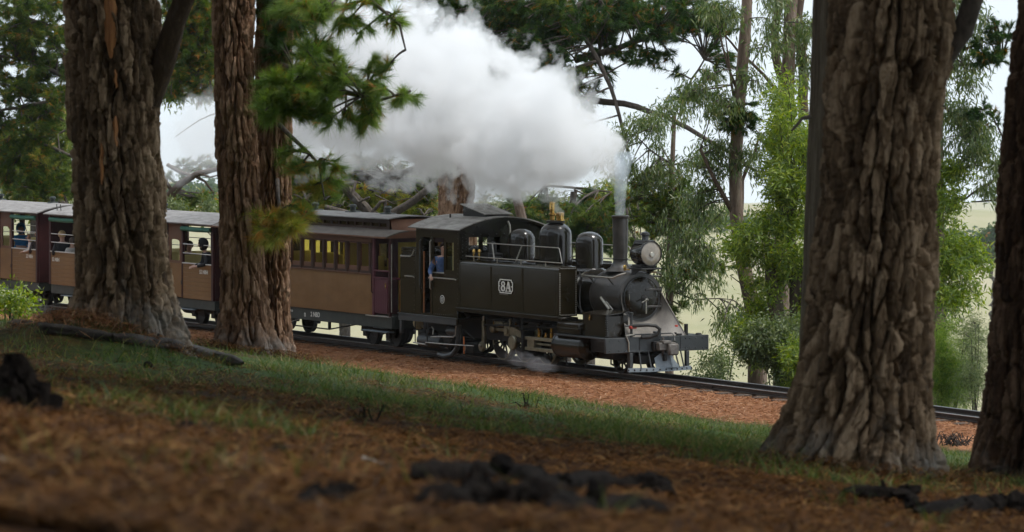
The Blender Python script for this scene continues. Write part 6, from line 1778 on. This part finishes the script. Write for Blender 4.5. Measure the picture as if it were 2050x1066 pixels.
# engine driver: looks forward, right elbow out on the sill (track space y < 0 is the hillside)
person('engine driver in blue sleeve leaning an arm on the cab window sill', (-6.46, -.90, 1.69), -22, (.055, .095, .20), (.05, .035, .03), lean=.25, arm=(-1, (.20, -.30, .09), (.03, -.30, .20)), seated=False)
# passengers
person('passenger in black hooded jacket bending at the open window of carriage 52', (-18.20, -.74, 1.36), -105, legs_to=180, cloth=(.012, .012, .014), hair=(.03, .02, .02), hood=True, lean=.45, group='passengers in the open carriages')
person('dark haired passenger seated in shadow behind the hooded one', (-19.9, -.60, 1.26), 0, (.015, .014, .018), (.02, .015, .012), group='passengers in the open carriages')
person('blond passenger in dark coat seated beside the left 52 NBH number', (-27.15, -.84, 1.30), 175, (.016, .016, .02), (.42, .30, .15), group='passengers in the open carriages')
person('passenger in pale grey coat beside the blond passenger', (-26.6, -.78, 1.22), 180, (.40, .38, .36), (.08, .06, .05), s=.9, group='passengers in the open carriages')
person('passenger in bright blue jacket at the left window of carriage 23', (-30.45, -.62, 1.38), -20, legs_to=0, cloth=(.02, .14, .33), hair=(.02, .018, .016), hood=True, group='passengers in the open carriages')
person('small child in pale top leaning on the sill of carriage 23', (-29.0, -.84, 1.38), -120, legs_to=180, cloth=(.52, .44, .40), hair=(.22, .12, .07), lean=.35, s=.72, group='passengers in the open carriages')
person('pale faced passenger against the end wall of carriage 23', (-28.72, -.84, 1.30), 180, (.04, .03, .03), (.35, .18, .12), s=.95, group='passengers in the open carriages')

# ------------------------------------------------------------------ smoke and steam
def smoke_mat(name, prof, length, dens, color, nscale=0.75, erode=1.0, seed=0.0):
    """prof: rows (t 0..1 along -x, centre z, radius, density); density falls off from the plume's axis and is torn by noise"""
    m = bpy.data.materials.new(name); m.use_nodes = True
    n = m.node_tree.nodes; l = m.node_tree.links; n.clear()
    out = n.new('ShaderNodeOutputMaterial'); pv = n.new('ShaderNodeVolumePrincipled')
    pv.inputs['Color'].default_value = (*color, 1); pv.inputs['Anisotropy'].default_value = 0.0
    tc = n.new('ShaderNodeTexCoord'); sp = n.new('ShaderNodeSeparateXYZ'); l.new(tc.outputs['Object'], sp.inputs[0])

    def math_(op, a, b=None, c=None, clamp=False):
        x = n.new('ShaderNodeMath'); x.operation = op; x.use_clamp = clamp
        for i, v in enumerate((a, b, c)):
            if v is None: continue
            if isinstance(v, (int, float)): x.inputs[i].default_value = v
            else: l.new(v, x.inputs[i])
        return x.outputs[0]
    tt = math_('MULTIPLY', sp.outputs['X'], -1.0 / length, clamp=True)

    def curve(vals, lo, hi):
        c = n.new('ShaderNodeFloatCurve'); cm = c.mapping; cv = cm.curves[0]
        pts = [(r_[0], (v - lo) / (hi - lo)) for r_, v in zip(prof, vals)]
        cv.points[0].location = pts[0]; cv.points[1].location = pts[-1]
        for p_ in pts[1:-1]: cv.points.new(*p_)
        cm.update(); l.new(tt, c.inputs['Value'])
        return math_('MULTIPLY_ADD', c.outputs[0], hi - lo, lo)
    zs_ = [r_[1] for r_ in prof]; rs_ = [r_[2] for r_ in prof]; ds_ = [r_[3] for r_ in prof]
    zc = curve(zs_, min(zs_), max(zs_) + .001); rad = curve(rs_, 0, max(rs_)); de = curve(ds_, 0, max(ds_))
    # billows: warp the position, larger lumps farther from the chimney
    mp = n.new('ShaderNodeMapping'); mp.inputs['Location'].default_value = (seed, seed * 2, 0); l.new(tc.outputs['Object'], mp.inputs['Vector'])
    n1 = n.new('ShaderNodeTexNoise'); n1.inputs['Scale'].default_value = nscale; n1.inputs['Detail'].default_value = 9; n1.inputs['Roughness'].default_value = 0.66; n1.inputs['Distortion'].default_value = 0.35
    l.new(mp.outputs['Vector'], n1.inputs['Vector'])
    v1 = n.new('ShaderNodeTexVoronoi'); v1.feature = 'SMOOTH_F1'; v1.inputs['Scale'].default_value = nscale * 3.0; v1.inputs['Smoothness'].default_value = .35
    l.new(mp.outputs['Vector'], v1.inputs['Vector'])
    lump = math_('SUBTRACT', math_('MULTIPLY', math_('SUBTRACT', n1.outputs['Fac'], 0.5), 2.6 * erode), math_('MULTIPLY', math_('SUBTRACT', v1.outputs['Distance'], 0.35), .55 * erode))
    dz_ = math_('SUBTRACT', sp.outputs['Z'], zc)
    d = math_('SQRT', math_('ADD', math_('MULTIPLY', dz_, dz_), math_('MULTIPLY', sp.outputs['Y'], sp.outputs['Y'])))
    q = math_('DIVIDE', d, rad)
    e = math_('ADD', math_('SUBTRACT', 0.80, q), math_('MULTIPLY', lump, 0.62))
    mr = n.new('ShaderNodeMapRange'); mr.interpolation_type = 'SMOOTHSTEP'; mr.inputs['From Min'].default_value = 0.0; mr.inputs['From Max'].default_value = 0.09
    l.new(e, mr.inputs['Value'])
    wisp = math_('MULTIPLY_ADD', n1.outputs['Fac'], 1.6, -0.2, clamp=True)
    edge = math_('SMOOTH_MIN', 1.0, math_('MULTIPLY', math_('SUBTRACT', 1.28, q), 6.0, clamp=True), 0.01)
    den = math_('MULTIPLY', math_('MULTIPLY', mr.outputs['Result'], de), math_('MULTIPLY', wisp, edge))
    l.new(math_('MULTIPLY', den, dens), pv.inputs['Density'])
    l.new(pv.outputs['Volume'], out.inputs['Volume'])
    m.cycles.volume_step_rate = 0.13 if length > 10 else 0.4
    return m


def hull(prof, length, k=1.3, n=18):
    m = MB(); vs = []
    for t_, z, r_, _ in prof:
        for i in range(n):
            a = 2 * math.pi * i / n; vs.append((-t_ * length, r_ * k * math.cos(a), z + r_ * k * math.sin(a)))
    fs = [(i * n + j, i * n + (j + 1) % n, (i + 1) * n + (j + 1) % n, (i + 1) * n + j) for i in range(len(prof) - 1) for j in range(n)]
    fs += [tuple(range(n)), tuple((len(prof) - 1) * n + j for j in range(n - 1, -1, -1))]
    return m.add(vs, fs)


LEN = 24.0
rows = [(.0, 3.85, .22, .0), (.05, 3.95, .34, .8), (.45, 4.22, .52, 1.0), (1.2, 4.55, .92, 1.0), (2.5, 4.90, 1.50, 1.0), (4.2, 5.05, 1.75, .95), (5.7, 5.35, 1.95, .9), (7.4, 5.70, 2.15, .85), (9.1, 5.95, 2.30, .8), (10.8, 5.90, 2.20, .7), (12.8, 5.65, 1.95, .55), (15, 5.30, 1.65, .35), (17.5, 4.95, 1.35, .2), (20.5, 4.62, 1.2, .13), (22.5, 4.45, 1.1, .08), (24, 4.3, .9, 0)]
prof = [(a / LEN, b, c, d) for a, b, c, d in rows]
sm = smoke_mat('engine_smoke', prof, LEN, 2.7, (0.986, 0.984, 0.981), nscale=0.68, erode=1.5)
so = hull(prof, LEN).obj('smoke', sm, None)
so.location = tw(-.35, 0.1, 0); so.rotation_euler = (0, 0, ROT); tag(so, 'white smoke plume billowing back over the train from the chimney', kind='stuff')
# thin column over the chimney
rows2 = [(0, 0, .10, 0), (.02, 0, .15, .8), (.3, 0, .16, .9), (.7, .03, .19, 1.0), (1.1, .10, .28, .9), (1.35, .18, .3, 0)]
prof2 = [(a / 1.35, b, c, d) for a, b, c, d in rows2]
sm2 = smoke_mat('blue_chimney_smoke', prof2, 1.35, 4.0, (0.86, 0.93, 1.0), nscale=2.2, erode=.5, seed=4)
so2 = hull(prof2, 1.35).obj('smoke', sm2, None)
so2.location = tw(-.56, 0, 3.26); so2.rotation_euler = (0, R(90), ROT); tag(so2, 'thin bluish smoke rising straight from the chimney', kind='stuff')
# steam at the cylinder and at the safety valves
rows3 = [(0, .0, .10, 0), (.1, .0, .16, .9), (.5, .02, .20, 1.0), (1.0, .06, .22, .8), (1.6, .10, .22, .5), (2.2, .14, .18, 0)]
prof3 = [(a / 2.2, b, c, d) for a, b, c, d in rows3]
sm3 = smoke_mat('cylinder_steam', prof3, 2.2, 1.3, (0.97, 0.96, 0.97), nscale=2.0, erode=1.0, seed=9)
so3 = hull(prof3, 2.2).obj('steam', sm3, None)
so3.location = tw(-.95, 1.35, .08); so3.rotation_euler = (0, 0, ROT); tag(so3, 'wisp of grey steam drifting low from the cylinder drain', kind='stuff')
rows4 = [(0, .0, .06, 0), (.05, .0, .10, .9), (.25, .02, .12, 1.0), (.5, .04, .12, 0)]
prof4 = [(a / .5, b, c, d) for a, b, c, d in rows4]
sm4 = smoke_mat('valve_steam', prof4, .5, 4.0, (0.98, 0.98, 0.98), nscale=5, erode=1.0, seed=14)
so4 = hull(prof4, .5).obj('steam', sm4, None)
so4.location = tw(-2.85, 0, 3.22); so4.rotation_euler = (0, R(25), ROT); tag(so4, 'small puff of steam round the brass safety valves', kind='stuff')

# ------------------------------------------------------------------ litter, grass and debris on the ground
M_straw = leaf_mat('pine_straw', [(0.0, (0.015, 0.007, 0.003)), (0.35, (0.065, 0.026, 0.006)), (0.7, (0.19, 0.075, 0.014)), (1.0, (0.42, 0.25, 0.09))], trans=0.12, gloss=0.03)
M_straw2 = leaf_mat('fresh_red_straw', [(0.0, (0.12, 0.05, 0.028)), (0.4, (0.27, 0.115, 0.05)), (0.75, (0.38, 0.19, 0.09)), (1.0, (0.50, 0.34, 0.22))], trans=0.12, gloss=0.03)
M_grass = leaf_mat('grass_blades', [(0.0, (0.020, 0.045, 0.008)), (0.45, (0.060, 0.105, 0.014)), (0.72, (0.125, 0.165, 0.026)), (0.86, (0.24, 0.21, 0.07)), (1.0, (0.34, 0.26, 0.12))], trans=0.35, gloss=0.04)


def ground_at(x, y):
    Ys = np.geomspace(6, 110, 1600)
    z = EYE - (y - HY) * Ys / F; X = (x - 1025) * Ys / F
    k = np.nonzero(z <= H(X, Ys))[0]
    Y = Ys[k[0]] if len(k) else 60.0
    return Vector(((x - 1025) * Y / F, Y, hz((x - 1025) * Y / F, Y)))


def straw(name, label, X, Y, L0, L1, w, material, lift=.02, tilt=.14):
    n = len(X); Z = H(X, Y) + RNG.uniform(0.002, lift, n)
    a = RNG.uniform(0, 2 * math.pi, n); Ln = RNG.uniform(L0, L1, n); ti = RNG.normal(0, tilt, n)
    d = np.stack([np.cos(a), np.sin(a), ti], -1); sd = np.stack([-np.sin(a), np.cos(a), RNG.normal(0, .3, n)], -1) * (w * RNG.uniform(.6, 1.3, n) / 2)[:, None]
    c = np.stack([X, Y, Z], -1); p0 = c - d * Ln[:, None] / 2; p1 = c + d * Ln[:, None] / 2
    mid = c + np.array([0, 0, 1.0]) * (Ln * RNG.uniform(0, .12, n))[:, None]
    V = np.stack([p0, mid - sd, mid + sd, p1, mid + sd, mid - sd], 1).reshape(-1, 3)
    me = raw_mesh(name, V, np.arange(len(V)), 3, False, dict(rnd=np.repeat(np.clip(RNG.beta(1.6, 2.0, n), 0, 1), 6)))
    return tag(link(name, me, material), label, kind='stuff')


n = 60000
s_ = RNG.uniform(-22, 14, n); u_ = RNG.uniform(.45, 4.3, n)
X = OX + s_ * T[0] + u_ * N[0]; Y = OY + s_ * T[1] + u_ * N[1]
_, _, st, gr = masks(X, Y); k = RNG.random(n) < st + .15
straw('pine_straw', 'red brown fallen needles along the near side of the rails', X[k], Y[k], .10, .26, .016, M_straw2, .03, .16)
n = 9000
s_ = RNG.uniform(-22, 14, n); u_ = RNG.uniform(-.75, .6, n)
X = OX + s_ * T[0] + u_ * N[0]; Y = OY + s_ * T[1] + u_ * N[1]
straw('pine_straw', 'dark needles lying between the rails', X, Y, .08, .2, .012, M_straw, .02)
n = 170000
Y = np.exp(RNG.uniform(math.log(8), math.log(42), n)); X = RNG.uniform(-.155, .155, n) * Y
_, u, st, gr = masks(X, Y); k = RNG.random(n) < 1.0 - .75 * gr
X, Y = X[k], Y[k]
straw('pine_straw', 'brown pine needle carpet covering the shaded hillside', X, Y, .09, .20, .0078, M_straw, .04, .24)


def blades(name, label, X, Y, h0, h1, w, material, lean=.35):
    n = len(X); Z = H(X, Y) - .005
    d = np.stack([RNG.normal(0, lean, n), RNG.normal(0, lean, n), np.ones(n)], -1); Ln = RNG.uniform(h0, h1, n) * (.45 + 1.3 * smooth(fbm(X * 2.3, Y * 1.2, 3, seed=48), -.25, .3))
    a = RNG.uniform(0, math.pi, n); sd = np.stack([np.cos(a), np.sin(a), np.zeros(n)], -1) * (w * RNG.uniform(.6, 1.3, n) / 2)[:, None]
    c = np.stack([X, Y, Z], -1); mid = c + d * (Ln * .55)[:, None]; tip = c + (d * np.array([1.9, 1.9, 1.0])) * Ln[:, None]
    V = np.stack([c - sd, c + sd, mid, mid - sd * .5, mid + sd * .5, tip], 1)
    V[:, 2] = mid + sd * .5
    V = np.stack([c - sd, c + sd, mid + sd * .6, c - sd, mid + sd * .6, mid - sd * .6, mid - sd * .6, mid + sd * .6, tip], 1).reshape(-1, 3)
    me = raw_mesh(name, V, np.arange(len(V)), 3, False, dict(rnd=np.repeat(np.clip(RNG.beta(2, 2, n) + .5 * fbm(X * .7, Y * .4, 3, seed=52), 0, 1), 9)))
    return tag(link(name, me, material), label, kind='stuff')


n = 190000
Y = np.exp(RNG.uniform(math.log(17), math.log(96), n)); X = RNG.uniform(-.155, .155, n) * Y
_, u, st, gr = masks(X, Y); pt = smooth(fbm(X * 1.1, Y * .5, 4, seed=44), -.12, .12); k = RNG.random(n) < gr * (u > 3) * (.12 + .88 * pt)
blades('grass', 'short green grass on the slope above the rails', X[k], Y[k], .04, .12, .011, M_grass, .6)
# loose tufts nearer the camera
tx, ty = [], []
for (x, y, sp, m_) in ((670, 965, .10, 26), (380, 950, .25, 60), (1680, 1020, .10, 24), (1080, 1035, .16, 40), (250, 775, .2, 60), (735, 825, .25, 70), (640, 780, .3, 80), (1250, 860, .4, 140), (60, 690, .3, 90), (230, 650, .35, 160), (270, 665, .3, 120), (330, 690, .3, 60), (120, 790, .2, 50), (560, 750, .3, 80), (950, 860, .3, 70), (1420, 920, .25, 60), (1560, 960, .2, 40), (480, 880, .2, 40), (880, 930, .15, 30)):
    g = ground_at(x, y); tx.append(RNG.normal(g.x, sp, m_)); ty.append(RNG.normal(g.y, sp, m_))
blades('grass', 'scattered green tufts among the fallen needles', np.concatenate(tx), np.concatenate(ty), .06, .20, .007, M_grass, .4)
g = ground_at(240, 655)
n = 900; straw('pine_straw', 'pale heap of straw at the foot of the left pine', RNG.normal(g.x - .25, .35, n), RNG.normal(g.y - .25, .25, n), .12, .25, .006, M_straw2, .12, .35)

for tr_, rr_ in ((A, .62), (B1, .42), (B2, .40), (C, .72), (D, .62)):
    n = 1500; aa = RNG.uniform(math.pi, 2 * math.pi, n); dd = rr_ + np.abs(RNG.normal(0, .22, n))
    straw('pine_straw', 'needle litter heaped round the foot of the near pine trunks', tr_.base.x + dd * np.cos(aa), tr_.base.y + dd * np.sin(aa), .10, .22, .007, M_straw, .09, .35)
M_char = mat('charred_wood', (0.006, 0.005, 0.005), (0.030, 0.024, 0.020), rough=.95, scale=14, bump=.9, bscale=40, spec=.05)
M_deadw = mat('dark_dead_wood', (0.012, 0.009, 0.007), (0.042, 0.032, 0.024), rough=.9, scale=9, bump=.7, bscale=30)
M_pale = mat('bleached_wood', (0.42, 0.38, 0.32), (0.58, 0.54, 0.48), rough=.8, scale=12, bump=.3)
M_moss = mat('mossy_plank', (0.06, 0.075, 0.05), (0.12, 0.13, 0.09), rough=.9, scale=6)


def rough_log(name, label, cat, p0, p1, r, material, parent_pts=None, seed=0, knots=3, group=None):
    pts = [p0.lerp(p1, t) for t in np.linspace(0, 1, 7)] if parent_pts is None else parent_pts
    base = pts[len(pts) // 2].copy()
    P = np.array([p[:] for p in pts]); tt = np.linspace(0, len(P) - 1, 60)
    C_ = np.stack([np.interp(tt, np.arange(len(P)), P[:, k]) for k in range(3)], -1)
    dr = unit(np.gradient(C_, axis=0)); a = unit(np.cross(dr, [0, 0, 1.0])); b = np.cross(a, dr)
    th = np.linspace(0, 2 * math.pi, 22, endpoint=False)
    TT, TH = np.meshgrid(tt, th, indexing='ij')
    endf = np.minimum(1, np.minimum(TT + .05, len(P) - 1 - TT + .05) / .35) ** .5
    rr = r * (1 + 1.1 * fbm(TH / 6.283 * 6, TT * 1.6, 4, pa=6, seed=seed) + .6 * fbm(TH / 6.283 * 16, TT * 5, 3, pa=16, seed=seed + 2)) * endf
    V = C_[:, None, :] + rr[..., None] * (np.cos(TH)[..., None] * a[:, None, :] + np.sin(TH)[..., None] * b[:, None, :])
    t = thing(name, label, cat, base, 0, group)
    me = raw_mesh('log', V.reshape(-1, 3) - np.array(base), grid_faces(60, 22, True), 4, True)
    link('log', me, material, t)
    if material is M_char:
        for i in range(9):
            c = Vector(C_[rnd.randrange(4, 56)]) - base + Vector((rnd.gauss(0, r), rnd.gauss(0, r), rnd.uniform(0, r * .9)))
            bmc = bmesh.new(); bmesh.ops.create_icosphere(bmc, subdivisions=2, radius=1)
            ax = Vector((rnd.uniform(.5, 1.5), rnd.uniform(.4, 1), rnd.uniform(.4, 1.1))) * r * rnd.uniform(.6, 1.1)
            for v in bmc.verts:
                k_ = 1 + rnd.uniform(-.28, .28); v.co = Vector((v.co.x * ax.x, v.co.y * ax.y, v.co.z * ax.z)) * k_
            bmesh.ops.rotate(bmc, verts=bmc.verts[:], matrix=Matrix.Rotation(rnd.uniform(0, 3), 3, 'Z') @ Matrix.Rotation(rnd.uniform(-.7, .7), 3, 'Y'))
            for v in bmc.verts: v.co += c
            mc_ = bpy.data.meshes.new('chunk'); bmc.to_mesh(mc_); bmc.free(); link('chunk', mc_, material, t)
    for i in range(knots):
        j = rnd.randrange(8, 52); q = Vector(C_[j]) - base; d = Vector((rnd.gauss(0, 1), rnd.gauss(0, 1), abs(rnd.gauss(0, .4)))).normalized()
        MB().tube([q, q + d * r * 1.3, q + d * r * 1.9 + Vector((0, 0, .01))], r * .45, 6, r1=r * .2).obj('stub', material, t)
    return t


def on(x, y, up=0.0):
    p = ground_at(x, y); p.z += up; return p


rough_log('fallen_branch', 'long dark fallen branch lying in front of the left pine', 'branch', None, None, .058, M_deadw, [on(x, y, .05) for x, y in ((20, 655), (90, 668), (180, 682), (270, 694), (360, 706), (430, 720), (485, 738))], 3, 5)
st_ = thing('tree_stump', 'black broken stump at the left edge of the foreground', 'stump', on(45, 835), 0)
P_ = W3(45, 835, st_.location.y)
V, Fc, at = trunk_mesh('stump', [(0, 0, -.3, .17), (0, 0, .05, .13), (-.02, 0, .16, .105), (-.03, 0, .25, .06), (-.04, 0, .30, .02)], 60, .008, pw=.05, ph=.15, depth=.03, seed=8, lobes=.2, zb=0)
link('stump', raw_mesh('stump', V, Fc, 4, True, at), M_char, st_)
for k, (dx, h_) in enumerate(((.09, .16), (.14, .10), (-.07, .2))):
    MB().tube([(dx, -.03, -.1), (dx * 1.1, -.03, h_ * .6), (dx * 1.2, -.02, h_)], .05, 7, r1=.03).obj('splinter', M_char, st_)
for lab, pts, r in (('large charred log lump in the middle of the foreground', ((835, 990), (900, 985), (960, 975), (1030, 975), (1080, 1000)), .065),
                    ('second charred lump below the first with pale broken face', ((850, 1040), (930, 1035), (1010, 1030), (1050, 1035)), .055),
                    ('black burnt log right of the middle lumps in the foreground', ((1050, 1010), (1120, 1000), (1200, 990), (1280, 995), (1345, 1010)), .06),
                    ('short burnt lump under the black burnt log', ((1090, 1050), (1170, 1048), (1260, 1045), (1330, 1050)), .05),
                    ('dark bark chunk lying below the big right pine', ((1690, 1000), (1760, 1005), (1840, 1015)), .05),
                    ('dark rotten log in the lower right corner', ((1830, 1045), (1920, 1035), (2010, 1030), (2060, 1035)), .07),
                    ('small dark bark slab left of the burnt log pieces', ((600, 1040), (640, 1030), (690, 1040)), .035)):
    rough_log('burnt_log', lab, 'log', None, None, r, M_char, [on(x, y, .035) for x, y in pts], rnd.randrange(50), 3, 'charred wood in the foreground')


def stick(label, a, b, r, material, up0=.01, up1=.06):
    p0, p1 = on(*a, up0), on(*b, up0); p1 = Vector((p1.x, p0.y + min(.5, abs(p1.y - p0.y)) * (1 if p1.y > p0.y else -1), 0)); p1.z = EYE - (b[1] - HY) * p1.y / F
    t = thing('stick', label, 'stick', p0)
    d = p1 - p0
    MB().tube([Vector(), d * .5 + Vector((0, 0, .006)), d], r, 7, r1=r * .8).obj('stick', material, t)
    return t


stick('short pale stick standing out of the needles left of the charred lumps', (802, 957), (776, 918), .014, M_pale)
stick('pale stick lying behind the large charred lump', (925, 947), (1010, 930), .011, M_pale)
stick('thin pale stalk leaning by the black stump', (66, 960), (98, 872), .008, M_pale)
stick('pale broken stick below the big right pine', (1630, 968), (1672, 992), .014, M_pale)
stick('faint pale stem at the bottom left of the charred lumps', (672, 1066), (668, 1000), .010, M_pale)
stick('thin pale grass stalk in front of the second trunk pair', (440, 690), (462, 625), .006, M_pale)
stick('dry straw stalk beside the carriage pine', (588, 710), (592, 668), .005, M_pale)
cone = MB().lathe([(0, -.045), (.03, -.035), (.042, -.01), (.036, .02), (.018, .045), (0, .055)], (0, 0, 0), 'x', 12)
for lab, x, y in (('pine cone lying below the fallen branch', 296, 738), ('pine cone lying in the needles under the first cone', 375, 872), ('pine cone in the needles left of the pale stick', 560, 925)):
    t = thing('pine_cone', lab, 'pine cone', on(x, y, .03), rnd.uniform(0, 3), 'pine cones on the slope'); cone.obj('cone', M_char, t)


def brush(name, label, cat, x, y, k, spread, h, material, r=.012):
    b = on(x, y); t = thing(name, label, cat, b)
    m = MB()
    for i in range(k):
        a = rnd.uniform(0, 6.283); q = Vector((rnd.gauss(0, spread * .5), rnd.gauss(0, spread * .4), 0))
        d = Vector((math.cos(a) * spread, math.sin(a) * spread, 0)) * rnd.uniform(.4, 1)
        hh = rnd.uniform(.2, 1) * h
        m.tube([q, q + d * .5 + Vector((0, 0, hh)), q + d + Vector((0, 0, hh * rnd.uniform(0, 1.1)))], r * rnd.uniform(.5, 1.2), 5, r1=r * .3)
    m.obj('twigs', material, t, kind='stuff', weld=False)
    return t


brush('brush_pile', 'tangle of dark twigs between the two right hand pines', 'brush pile', 1905, 892, 60, .38, .22, M_deadw, .012)
brush('brush_pile', 'arching grey dead twigs beside the left pine foot', 'brush pile', 85, 628, 34, .38, .28, mat('grey_twig', (.16, .15, .14), (.26, .25, .24), rough=.9), .010)
brush('dead_branch', 'small dark twiggy branch on the grass under the engine front', 'branch', 1050, 818, 10, .16, .16, M_char, .010)
brush('dead_branch', 'curved dark twigs on the slope left of the middle', 'branch', 735, 845, 9, .16, .12, M_char, .008)
t = thing('plank', 'flat mossy plank lying at the lower right beyond the rotten log', 'plank', on(1965, 968, .02), R(8)); MB().box(-.42, .42, -.09, .09, -.02, .02, .004).obj('board', M_moss, t)
